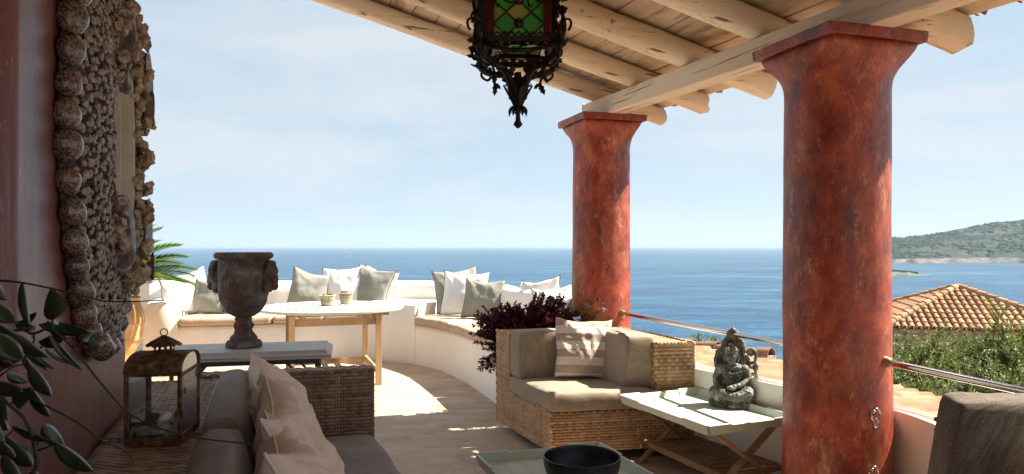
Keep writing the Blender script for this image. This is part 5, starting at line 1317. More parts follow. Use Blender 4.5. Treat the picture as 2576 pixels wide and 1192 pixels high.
    mb = MB(); mb.tube([(.002 - .046 * f, .017 * math.sin(math.pi * f), zr - .010 - .022 * f) for f in [k / 8 for k in range(9)]] + [(.002 - .046 * f, -.017 * math.sin(math.pi * f), zr - .010 - .022 * f) for f in [1 - k / 8 for k in range(1, 8)]], .0016, 6, closed=True); add(mb, 'bail', MT['withe'], smooth=True)
    M0 = t.matrix_basis
    def item(n_, lab, cat, x, y, z, rs, mat, seed, amp=.35, fr_=30):
        rnd = random.Random(seed); mb = MB(); mb.ball((0, 0, 0), 1, 22, 14); V = []
        for v in mb.v:
            v = Vector(v); q = 1 + amp * fbm(v.x * fr_ * .05 + seed, v.y * fr_ * .05, v.z * fr_ * .05, 4); V.append((v.x * rs[0] * q, v.y * rs[1] * q, v.z * rs[2] * q))
        mb.v = V; o = mb.build(n_, mat, smooth=True, M=M0 @ TR((x, y, z), rnd.uniform(0, 3))); tag(o, lab, cat)
    item('coral', 'lumpy bleached coral in front inside the rusty lantern', 'coral', .012, -.055, .040, (.034, .028, .022), MT['coral'], 3, .6, 60)
    item('coral', 'small bleached coral chunk at the left inside the rusty lantern', 'coral', -.045, -.06, .034, (.022, .022, .016), MT['coral'], 6, .6, 60)
    item('coral', 'dark coral lump behind the white shell in the rusty lantern', 'coral', -.03, .0, .045, (.035, .03, .03), MT['coral2'], 9, .5, 50)
    item('seashell', 'long smooth white seashell leaning across the coral in the lantern', 'shell', .008, -.01, .066, (.040, .017, .016), MT['linen'], 12, .12, 20)
    item('seashell', 'knobbly pale seashell at the right inside the rusty lantern', 'shell', .052, -.05, .048, (.018, .020, .022), MT['coral'], 15, .5, 60)
    item('seashell', 'pinkish pointed seashell at the back right inside the lantern', 'shell', .050, .01, .065, (.022, .02, .026), MT['tile'], 18, .4, 40)
lantern()
# ================================================================ tray stands
MT['teakd'] = pm('brown teak', [(.3, (.18, .10, .05)), (.5, (.29, .175, .09)), (.7, (.40, .26, .145))], 6, (1, 1, 1), rough=.6, bump=.25, bscale=30, spec=.35, detail=8, rand=.14)
def tray_table(P1, P4, P3, P2, zr, label, legs, wall=.052, off=(0, 0), lay=.62):
    P1, P2, P3, P4 = [Vector((p[0], p[1], 0)) for p in (P1, P2, P3, P4)]; C = (P1 + P3) / 2; e = (P4 - P1).normalized(); l = (P2 - P1).normalized(); w2 = (P4 - P1).length / 2; l2 = (P2 - P1).length / 2
    t = thing('tray_table', C, label, 'table')
    zf = zr - .040; M0 = t.matrix_basis.inverted()
    def b_(mb, n, m, **k): o = mb.build(n, m, M=t.matrix_basis.copy(), **k); o.parent = t; o.matrix_basis = Matrix(); return o
    def Q(a, b, z): return e * a + l * b + Vector((0, 0, z))
    # bottom boards
    nb = 7
    for k in range(nb):
        a0 = -w2 + .012 + (2 * w2 - .024) * k / nb; a1 = -w2 + .012 + (2 * w2 - .024) * (k + 1) / nb - .0015; mb = MB()
        mb.hexa([Q(a0, -l2 + .012, zf - .012), Q(a1, -l2 + .012, zf - .012), Q(a1, l2 - .012, zf - .012), Q(a0, l2 - .012, zf - .012)], [Q(a0, -l2 + .012, zf), Q(a1, -l2 + .012, zf), Q(a1, l2 - .012, zf), Q(a0, l2 - .012, zf)]); b_(mb, 'tray_board', MT['mint'])
    # flared sides: a middle board and two thicker, deeper end blocks each
    fl_ = .018
    def side(c0, c1, out, ln):
        d = (c1 - c0).normalized()
        def piece(s0, s1, th, zt, zb, k0, k1):
            a = c0 + d * s0; b = c0 + d * s1
            def pt(p, o_, z, sh): return p + out * (o_ + fl_ * (z - zb_) / .05) + d * sh * (fl_ * (z - zb_) / .05) + Vector((0, 0, z))
            zb_ = zr - .055
            mb = MB(); mb.hexa([pt(a, 0, zb, -k0), pt(a, -th, zb, -k0), pt(b, -th, zb, k1), pt(b, 0, zb, k1)], [pt(a, 0, zt, -k0), pt(a, -th, zt, -k0), pt(b, -th, zt, k1), pt(b, 0, zt, k1)])
            b_(mb, 'tray_side', MT['mint'], bevel=.0015, seg=1)
        q = ln * .24
        piece(0, q, .014, zr + .001, zr - .056, 1, 0); piece(q, ln - q, .011, zr - .006, zr - .050, 0, 0); piece(ln - q, ln, .014, zr + .001, zr - .056, 0, 1)
    c = [e * -w2 + l * -l2, e * w2 + l * -l2, e * w2 + l * l2, e * -w2 + l * l2]
    side(c[0], c[1], l * -1, 2 * w2); side(c[1], c[2], e, 2 * l2); side(c[2], c[3], l, 2 * w2); side(c[3], c[0], e * -1, 2 * l2)
    o_ = Vector((off[0], off[1], 0)); zl = zr - .062; L_ = l2 * lay * 1.35
    for j, s in enumerate((-1, 1)):
        for k in (-1, 1):
            y = s * L_ + k * .011; mb = MB(); mb.bar(Q(-k * (w2 - .02), y, .0) + o_, Q(k * (w2 - .045), y, zl) + o_ * .35, .020, .042, up=tuple(l)); b_(mb, 'leg', MT['teakd'], bevel=.002, seg=1)
        mb = MB(); mb.bar(Q(-w2 * .93, s * L_, .11) + o_, Q(w2 * .93, s * L_, .11) + o_, .02, .03); b_(mb, 'shelf_end', MT['teakd'])
    for k in (-1, 1):
        mb = MB(); mb.bar(Q(k * w2 * .74, -L_ - .03, .118) + o_, Q(k * w2 * .74, L_ + .03, .118) + o_, .022, .036); b_(mb, 'shelf_rail', MT['teakd'], bevel=.002, seg=1)
        mb = MB(); mb.bar(Q(k * w2 * .80, -L_ - .02, zl) + o_ * .35, Q(k * w2 * .80, L_ + .02, zl) + o_ * .35, .022, .024); b_(mb, 'top_rail', MT['teakd'])
    n = 20
    for k in range(n):
        y = -L_ + .03 + (2 * L_ - .06) * k / (n - 1); mb = MB(); mb.bar(Q(-w2 * .72, y, .132) + o_, Q(w2 * .72, y, .132) + o_, .017, .009); b_(mb, 'shelf_slat', MT['teakd'])
    return t
sx, sy = 1.0, 1.0
tray_table((1.006, 3.66), (1.519, 3.881), (1.196, 4.638), (.683, 4.417), .455, 'pale mint tray on crossed teak legs carrying the carved statue', True, off=(.085, .16))
Q2, Q3 = Vector((-.142, 3.155, 0)), Vector((.399, 3.34, 0)); dl = Vector((.342, -.94, 0)) * .83
tray_table(Q2 + dl, Q3 + dl, Q3, Q2, .455, 'pale mint tray table with the dark bowl, at the bottom edge', True)
MT['bronze'] = pm('dark bronze', [(.3, (.012, .013, .016)), (.7, (.035, .036, .042))], 5, rough=.38, metal=.35, bump=.12, bscale=30, spec=.5, rvar=.12)
def bowl():
    mb = MB(); K = [(0, .0), (.05, .0), (.085, .008), (.118, .035), (.138, .07), (.148, .105), (.1515, .135), (.1505, .138), (.146, .136), (.142, .105), (.132, .072), (.11, .036), (.07, .014), (0, .010)]
    P = spline([(a, b, 0) for a, b in K], 5); mb.lathe([(max(0, p.x), p.y) for p in P], 72)
    o = mb.build('bowl', MT['bronze'], smooth=True, M=TR((.272, 2.79, .4165))); tag(o, 'wide dark bronze bowl on the mint tray at the bottom edge', 'bowl')
bowl()
# ================================================================ carved statue
MT['carved'] = pm('grey green carved stone', [(.33, (.022, .022, .018)), (.45, (.07, .07, .058)), (.56, (.14, .145, .115)), (.70, (.32, .33, .28))], 14, rough=.5, bump=.6, bscale=60, detail=9, spec=.4, nrough=.68, rvar=.15)
def statue():
    base = px(1828, 1018, .416); base = Vector((1.325, 4.30, .4155)); mb = MB(); S_ = 1.0
    B = mb.ball
    # lotus base
    mb.lathe([(0, 0), (.118, 0), (.126, .012), (.118, .03), (.098, .046), (0, .05)], 40, M=Matrix.Diagonal((1.08, .82, 1, 1)))
    for k in range(34):
        a = 2 * math.pi * k / 34; c, s = math.cos(a), math.sin(a); mb.tube([(c * .124, s * .095, .004), (c * .133, s * .103, .02), (c * .110, s * .084, .045)], [.007, .009, .006], 6)
    # crossed legs and knees
    B((.085, -.035, .082), (.052, .055, .046)); B((-.088, -.03, .080), (.048, .052, .044)); B((0, -.055, .068), (.10, .045, .030)); B((0, .0, .085), (.085, .06, .045))
    mb.tube([(-.088, -.045, .09), (-.03, -.085, .078), (.05, -.085, .064)], [.04, .030, .022], 12); mb.tube([(.088, -.045, .09), (.03, -.088, .07), (-.05, -.09, .062)], [.042, .030, .020], 12)
    # torso, robe, shoulders
    B((0, .0, .14), (.062, .045, .055)); B((0, -.002, .19), (.066, .042, .052)); B((0, .0, .225), (.078, .038, .030)); B((-.07, -.002, .22), (.026, .03, .03)); B((.07, -.002, .22), (.026, .03, .03))
    mb.tube([(-.076, -.002, .22), (-.094, -.01, .165), (-.088, -.045, .118), (-.080, -.085, .082)], [.024, .021, .018, .013], 12)     # arm reaching to the knee
    mb.tube([(.076, -.002, .22), (.092, -.012, .168), (.055, -.055, .135), (-.005, -.078, .122)], [.024, .021, .018, .014], 12)
    mb.ball((-.002, -.082, .120), (.030, .016, .013)); mb.ball((-.082, -.090, .066), (.012, .010, .024))
    for k in range(4):
        mb.tube([(-.085 + .004 * k - .01, -.088 - .001 * k, .070), (-.085 + .007 * k - .01, -.093, .045)], .0045, 6)
    for k in range(5):   # folds of the robe
        z = .225 - .018 * k; mb.tube([(-.045 + .006 * k, -.037, z), (0 + .01 * k, -.050, z - .03), (.055, -.036, z - .012)], .0042, 6)
    for k in range(4): mb.tube([(-.08 + .02 * k, -.078, .10), (-.05 + .03 * k, -.094, .085), (-.03 + .035 * k, -.09, .068)], .0045, 6)
    # neck and head, turned a little
    mb.tube([(0, 0, .23), (-.004, -.006, .262)], [.024, .021], 14); hx, hy, hz = -.008, -.012, .298
    B((hx, hy, hz), (.036, .040, .046)); B((hx, hy - .016, hz - .022), (.024, .022, .020)); B((hx, hy - .038, hz - .006), (.007, .010, .013)); mb.tube([(hx, hy - .034, hz + .014), (hx, hy - .046, hz - .009)], [.004, .007], 8)
    for sg in (-1, 1):
        B((hx + sg * .015, hy - .034, hz + .003), (.009, .006, .005)); mb.tube([(hx + sg * .006, hy - .038, hz + .013), (hx + sg * .016, hy - .036, hz + .016), (hx + sg * .026, hy - .027, hz + .010)], .0028, 6)
        mb.tube([(hx + sg * .037, hy + .002, hz + .012), (hx + sg * .041, hy, hz - .012), (hx + sg * .036, hy - .002, hz - .034)], [.006, .007, .008], 8)
    B((hx, hy - .036, hz - .022), (.011, .006, .0035)); B((hx, hy - .035, hz - .028), (.009, .006, .0035)); B((hx, hy - .028, hz - .038), (.010, .009, .006))
    B((hx, hy + .004, hz + .022), (.040, .042, .032)); B((hx, hy + .006, hz + .058), (.018, .018, .020))
    rnd = random.Random(2)
    for k in range(150):
        a = rnd.uniform(0, 6.28); e = rnd.uniform(.1, 1.5); mb.ball((hx + .041 * math.cos(a) * math.cos(e), hy + .004 + .043 * math.sin(a) * math.cos(e), hz + .024 + .033 * math.sin(e)), .0042, 6, 4)
    # flame shaped back plate with scrolls
    out = [(-.085, .06), (-.098, .14), (-.092, .20), (-.100, .26), (-.088, .315), (-.062, .335), (-.054, .375), (-.03, .405), (-.022, .435), (0, .456), (.022, .435), (.032, .405), (.056, .375), (.064, .335), (.075, .31)]
    def plate(pts, y0, th):
        n = len(pts); mb.add([(x, y0, z) for x, z in pts] + [(x, y0 + th, z) for x, z in pts], [tuple(range(n - 1, -1, -1)), tuple(range(n, 2 * n))] + [(i, (i + 1) % n, n + (i + 1) % n, n + i) for i in range(n)])
    mb.tube([(x * .97, .045, z) for x, z in out], [.016, .018, .016, .018, .015, .014, .014, .013, .013, .012, .013, .013, .014, .014, .012], 8)
    mid = [(-.08, .07), (-.088, .2), (-.084, .30), (-.05, .34), (-.045, .375), (-.02, .41), (0, .445), (.02, .41), (.045, .375), (.05, .34), (.068, .30), (.07, .2), (.07, .07)]
    plate(mid, .034, .020)
    for k in range(16): z = .30 + .0095 * k; x = .058 * (1 - k / 16) ** .8 + .004; mb.ball((x, .038, z), .008, 6, 5); mb.ball((-x, .038, z), .008, 6, 5)
    for k in range(7): B((0, .034, .335 + .014 * k), (.022 * (1 - k / 8), .010, .008))
    # right wing: separate scrolls with holes
    def scroll(cx, cz, r, turns, w, a0, sg):
        pts = []; n = 30
        for k in range(n): f = k / (n - 1); rr = r * (1 - .78 * f); a = a0 + sg * turns * 2 * math.pi * f; pts.append((cx + rr * math.cos(a), .045, cz + rr * math.sin(a)))
        mb.tube(pts, [w * (1 - .45 * k / n) for k in range(n)], 8, flat=1.)
    scroll(.104, .312, .028, 1.2, .012, -.5, 1); scroll(.108, .235, .026, 1.2, .012, -1.2, 1); scroll(.112, .165, .028, 1.15, .012, -1.0, 1); scroll(.112, .10, .026, 1.1, .011, -.8, 1)
    mb.tube([(.125, .045, .335), (.133, .045, .29), (.128, .045, .262), (.136, .045, .23), (.130, .045, .195), (.140, .045, .16), (.132, .045, .125), (.136, .045, .09), (.125, .045, .06)], [.008, .011, .009, .011, .009, .011, .009, .011, .009], 8)
    plate([(.06, .06), (.128, .06), (.13, .13), (.095, .14), (.115, .19), (.09, .20), (.10, .28), (.075, .30), (.06, .30)], .040, .010)
    for k in range(5): scroll(-.088, .10 + .05 * k, .017, 1.1, .008, 2.5, -1)
    yaw = R(-20)
    mb.v = [(x * 1.0, y * 1.15, z * 1.0) for x, y, z in mb.v]
    o = mb.build('statue', MT['carved'], M=TR(base, yaw)); rm = o.modifiers.new('r', 'REMESH'); rm.mode = 'VOXEL'; rm.voxel_size = .0024; rm.use_smooth_shade = True
    sm = o.modifiers.new('sm', 'SMOOTH'); sm.iterations = 1
    tx = bpy.data.textures.new('carving', 'CLOUDS'); tx.noise_scale = .012; tx.noise_depth = 2; dm = o.modifiers.new('d', 'DISPLACE'); dm.texture = tx; dm.strength = .006; dm.texture_coords = 'LOCAL'
    tag(o, 'carved grey green seated figure with flame shaped scroll back on the mint tray', 'statue')
statue()
# ================================================================ hanging iron lantern with stained glass
MT['wrought'] = pm('rust brown wrought iron', [(.3, (.010, .007, .006)), (.7, (.032, .018, .013))], 30, rough=.6, metal=.3, bump=.3, bscale=80, spec=.35)
for nm, c in (('green', (.42, .80, .40)), ('amber', (.90, .78, .50)), ('redg', (.60, .07, .05)), ('olive_g', (.74, .82, .50)), ('rose', (.85, .25, .30)), ('teal', (.08, .60, .66))):
    MT['g_' + nm] = glassy('stained glass ' + nm, c, .62, .12)
def hanging():
    Yc = 2.55; c = at(1302, 100, Yc); c = Vector(((1303 - 1288) / 1800 * Yc, Yc, 0)); zb = 2.075; s = .236; hh = .42
    t = thing('hanging_lantern', Vector((c.x, c.y, 1.79)), 'ornate wrought iron hanging lantern with green and amber leaded glass', 'lantern', yaw=R(1))
    z0 = zb - 1.79; h = s / 2
    def add(mb, n, m, **k): o = mb.build(n, m, **k); o.parent = t; return o
    # box frame
    for x in (-1, 1):
        for y in (-1, 1): mb = MB(); mb.box((x * h, y * h, z0 + hh / 2), (.016, .016, hh)); add(mb, 'post', MT['wrought'])
    for z, k in ((z0, .018), (z0 + hh, .018)):
        mb = MB()
        for x in (-1, 1): mb.box((x * h, 0, z), (.016, s - .018, k)); mb.box((0, x * h, z), (s - .018, .016, k))
        add(mb, 'frame', MT['wrought'])
    # four faces: leaded diamonds, red borders, jewels
    for f in range(4):
        Rm = Matrix.Rotation(f * math.pi / 2, 4, 'Z'); mb = MB(); bw = .0225; gw = s / 2 - .009; gi = gw - bw; zA, zB = z0 + .010, z0 + hh - .010
        def P(x, z, y=0): return (x, -h + y, z)
        reds = MB()
        for x0, x1 in ((-gw, -gi), (gi, gw)):
            nn = 6
            for k in range(nn): a, b = zA + (zB - zA) * k / nn, zA + (zB - zA) * (k + 1) / nn; q = MB(); q.box(((x0 + x1) / 2, -h, (a + b) / 2), (x1 - x0 - .001, .002, b - a - .001)); o = q.build('pane', MT['g_redg'], M=Rm); o.parent = t
        # diamonds
        dw, dh = gi / 2, .040; lead = MB(); cen = z0 + .052
        cols = ['g_green', 'g_amber', 'g_green', 'g_olive_g']
        j = -1
        while cen + (j - 1) * dh < zB:
            for i in (-2, -1, 0, 1, 2):
                if (i + j) % 2: 
                    cx, cz = i * dw, cen + j * dh; poly = [(cx - dw, cz), (cx, cz - dh), (cx + dw, cz), (cx, cz + dh)]
                    # clip to the glass field
                    def clip(pl, fn):
                        out = []
                        for a, b in zip(pl, pl[1:] + pl[:1]):
                            da, db = fn(a), fn(b)
                            if da >= 0: out.append(a)
                            if da * db < 0: q_ = da / (da - db); out.append((a[0] + (b[0] - a[0]) * q_, a[1] + (b[1] - a[1]) * q_))
                        return out
                    for fn in (lambda p: p[0] + gi, lambda p: gi - p[0], lambda p: p[1] - zA, lambda p: zB - p[1]):
                        poly = clip(poly, fn)
                        if len(poly) < 3: break
                    if len(poly) < 3: continue
                    q = MB(); m_ = len(poly); q.add([P(x, z, -.001) for x, z in poly] + [P(x, z, .001) for x, z in poly], [tuple(range(m_)), tuple(range(2 * m_ - 1, m_ - 1, -1))])
                    o = q.build('pane', MT['g_green'] if (i % 2) and (j % 2 == 0) else MT[('g_amber', 'g_olive_g', 'g_green')[(i + j // 2) % 3]], M=Rm); o.parent = t
                    for a, b in zip(poly, poly[1:] + poly[:1]): lead.bar(P(a[0], a[1], -.002), P(b[0], b[1], -.002), .004, .006, up=(0, 1, 0))
            j += 1
        for x in (-gi, gi): lead.bar(P(x, zA, -.002), P(x, zB, -.002), .006, .007, up=(0, 1, 0))
        # wavy vine across, cusped band at the foot
        for zz_, sg in ((cen + .082, 1), (cen + .24, -1)):
            lead.tube([P(-gw + 2 * gw * k / 30, zz_ + sg * .011 * math.sin(k / 30 * 4 * math.pi), -.007) for k in range(31)], .0042, 6)
            for k in range(4):
                x = -gw + 2 * gw * (k + .5) / 4; u = 1 if k % 2 else -1
                lead.tube([P(x + .02 * f_ * 1.0, zz_ + u * .026 * math.sin(f_ * 2.6), -.008) for f_ in [q / 6 for q in range(7)]], [.004, .0045, .0045, .004, .0032, .0025, .0012], 6)
        for k in range(9):
            x = -gw + 2 * gw * (k + .5) / 9; lead.tube([P(x - .011, z0 + .014, -.004), P(x, z0 + .024, -.004), P(x + .011, z0 + .014, -.004)], .004, 6)
        add(lead, 'leading', MT['wrought'], M=Rm)
        for zc, m_, kk in ((cen, 'g_teal', 1), (cen + 2 * dh, 'g_rose', 1), (cen + 4 * dh, 'g_teal', 1), (cen + 6 * dh, 'g_rose', 1)):
            q = MB(); q.ball((0, -h - .006, zc), (.0125, .007, .0125), 10, 7); add(q, 'jewel', MT[m_], M=Rm)
            q = MB(); q.tube([(.0145 * math.cos(a), -h - .006, zc + .0145 * math.sin(a)) for a in [2 * math.pi * k / 18 for k in range(18)]], .003, 6, closed=True); add(q, 'jewel_ring', MT['wrought'], M=Rm)
        # red glass strips under the box
        q = MB(); q.box((0, -h * .80, z0 - .012), (s * .72, .026, .003)); add(q, 'pane', MT['g_redg'], M=Rm)
    def leafm(mb, p, d, n_, L, w, curl=.6):
        """lobed iron leaf from p along d, face normal n_, curling away"""
        d = Vector(d).normalized(); n_ = Vector(n_); s_ = d.cross(n_).normalized(); n_ = s_.cross(d).normalized(); rows = []; N = 9; p = Vector(p)
        for i in range(N + 1):
            f = i / N; a = curl * f * 1.6; c = p + (d * math.sin(a + .01) / max(a, .01) + n_ * (1 - math.cos(a)) / max(a, .01)) * (L * f) if a > .02 else p + d * L * f
            ww = w / 2 * math.sin(math.pi * min(1, .08 + f * .92)) ** .7 * (1 + .28 * math.cos(f * 18))
            nn_ = n_ * math.cos(a) - d * math.sin(a)
            rows.append([c - s_ * ww + nn_ * w * .12, c - s_ * ww * .5, c + nn_ * w * .05, c + s_ * ww * .5, c + s_ * ww + nn_ * w * .12])
        th = .0016; m = MB(); mb.grid(rows); mb.grid([[q - n_ * th for q in reversed(r)] for r in rows])
    def wander(a, b, n, amp, seed):
        a, b = Vector(a), Vector(b); return spline([a.lerp(b, k / n) + (Vector((nz(k * .9, seed), nz(k * .9, seed + 5), nz(k * .9, seed + 9))) * amp if 0 < k < n else Vector()) for k in range(n + 1)], 4)
    # corner vines: stems, leaves, curls
    rnd = random.Random(5)
    for x in (-1, 1):
        for y in (-1, 1):
            mb = MB(); o_ = Vector((x, y, 0)).normalized(); c0 = Vector((x * h, y * h, 0)); side = Vector((-o_.y, o_.x, 0))
            for q in range(2):
                pts = [c0 + o_ * (.02 + .012 * q + .018 * math.sin(k * 1.3 + q * 2)) + side * (.014 * math.sin(k * 1.1 + q * 3)) + Vector((0, 0, z0 - .03 + .055 * k)) for k in range(9)]
                mb.tube(spline(pts, 4), .0075, 7)
            for k in range(13):
                p = c0 + o_ * (.022 + .012 * rnd.random()) + side * rnd.uniform(-.015, .015) + Vector((0, 0, z0 - .01 + .036 * k)); an = rnd.uniform(-1.1, 1.1)
                d = o_ * math.cos(an) * .7 + side * math.sin(an) + Vector((0, 0, rnd.choice((-1, 1)) * rnd.uniform(.4, 1)))
                leafm(mb, p, d, o_, rnd.uniform(.045, .075), rnd.uniform(.022, .036), rnd.uniform(.3, 1.1))
            for k in range(3):   # curled tendrils standing out
                p = c0 + o_ * .03 + Vector((0, 0, z0 + .03 + .13 * k)); r_ = .024; pts = []
                for q in range(22): f = q / 21; a = -1.2 + f * 5.2; rr = r_ * (1 - .6 * f); pts.append(p + o_ * (.026 + rr * math.cos(a)) + Vector((0, 0, .01 + rr * math.sin(a))))
                mb.tube(pts, [.005 * (1 - .5 * q / 22) for q in range(22)], 6)
            add(mb, 'corner_vine', MT['wrought'], smooth=True)
            # arm sweeping in to the finial
            mb = MB(); tip = Vector((0, 0, .135))
            pts = spline([c0 + o_ * .03 + Vector((0, 0, z0)), c0 + o_ * .016 + Vector((0, 0, z0 - .045)), c0 * .74 + Vector((0, 0, z0 - .072)), c0 * .42 + Vector((0, 0, z0 - .085)), c0 * .18 + Vector((0, 0, z0 - .13)), tip], 6)
            mb.tube(pts, [.010 + .004 * (k / len(pts)) for k in range(len(pts))], 8)
            for k in range(2): mb.tube([p + Vector((.009 * math.cos(i * .5 + k * 3), .009 * math.sin(i * .5 + k * 3), .006 * math.sin(i))) for i, p in enumerate(pts)], .0045, 6)
            for k in range(14):
                p = pts[2 + int(k * (len(pts) - 5) / 14)]; an = rnd.uniform(0, 6.28); d = Vector((math.cos(an), math.sin(an), rnd.uniform(-.9, .5))); leafm(mb, p, d, (0, 0, 1), rnd.uniform(.03, .06), rnd.uniform(.018, .030), rnd.uniform(.3, 1.2))
            # drooping twig with a leaf
            a = c0 * 1.06 + Vector((0, 0, z0 - .03)); tw = spline([a, a + o_ * .012 + Vector((0, 0, -.035)), a - o_ * .02 + Vector((0, 0, -.058)), a - o_ * .045 + Vector((0, 0, -.05)), a - o_ * .06 + Vector((0, 0, -.075))], 4); mb.tube(tw, .005, 6)
            leafm(mb, tw[-1], (.2, .0, -1), o_, .045, .024, .4); leafm(mb, tw[-1], (-.8 * x, 0, -.5), o_, .03, .016, .4)
            add(mb, 'arm', MT['wrought'], smooth=True)
    # acanthus apron below each face
    for f in range(4):
        Rm = Matrix.Rotation(f * math.pi / 2, 4, 'Z'); mb = MB()
        for k in range(8):
            x = -h + s * (k + .5) / 8; leafm(mb, (x, -h + .004, z0 - .006), (x * 1.2, -.25, -1 + .3 * (k % 2)), (0, -1, 0), .05 - .008 * (k % 2), .030, .9)
        mb.tube([(-h + s * k / 20, -h + .01 + .004 * math.sin(k), z0 - .016 - .018 * math.sin(math.pi * k / 20)) for k in range(21)], .008, 7)
        add(mb, 'apron', MT['wrought'], smooth=True, M=Rm)
    # finial: tulip cup, leafy collar, drop
    mb = MB(); mb.lathe([(0, .0), (.006, .003), (.017, .014), (.009, .030), (.0075, .058), (.012, .066), (.015, .078), (.020, .086), (.022, .10), (.018, .15), (.012, .20)], 20); add(mb, 'finial', MT['wrought'], smooth=True)
    mb = MB()
    for k in range(6): a = 2 * math.pi * k / 6; d = Vector((math.cos(a), math.sin(a), 0)); leafm(mb, d * .014 + Vector((0, 0, .086)), d * .42 + Vector((0, 0, 1)), d, .075, .036, .12)
    for k in range(6): a = 2 * math.pi * (k + .5) / 6; d = Vector((math.cos(a), math.sin(a), 0)); leafm(mb, d * .008 + Vector((0, 0, .080)), d * 1. + Vector((0, 0, .12)), (0, 0, -1), .052, .022, 1.25); leafm(mb, d * .010 + Vector((0, 0, .078)), d * .7 + Vector((0, 0, -.5)), (0, 0, -1), .034, .020, .8)
    add(mb, 'finial_leaves', MT['wrought'], smooth=True)
    mb = MB(); mb.lathe([(.10, z0 + hh), (.085, z0 + hh + .03), (.02, z0 + hh + .12), (.012, z0 + hh + .16)], 16); mb.tube([(0, 0, z0 + hh + .15), (0, 0, 3.20 - 1.79)], .006, 8); add(mb, 'crown', MT['wrought'], smooth=True)
hanging()
# ================================================================ planter and burgundy plant
MT['oldpot'] = pm('pale weathered stoneware', [(.34, (.17, .14, .10)), (.5, (.32, .27, .19)), (.66, (.46, .40, .30))], 9, rough=.9, bump=.8, bscale=40, detail=8, spots=[(22, (1, 1, .4), .6, .68, (.10, .08, .05), .6)])
MT['burg'] = pm('burgundy leaf', [(.3, (.040, .006, .013)), (.6, (.085, .012, .022)), (.75, (.17, .022, .032))], 9, rough=.42, tone=(.5, 1.9), transl=.16, spec=.45)
MT['greenleaf'] = pm('fresh green leaf', [(.3, (.05, .12, .015)), (.7, (.14, .25, .04))], 9, rough=.5, tone=(.5, 1.5), transl=.35); MT['lilac'] = pm('lilac petal', [(.3, (.32, .28, .62)), (.7, (.45, .40, .75))], 9, rough=.7, transl=.3); MT['stem'] = pm('dark stem', [(.3, (.05, .02, .018)), (.7, (.10, .05, .04))], 9, rough=.8)
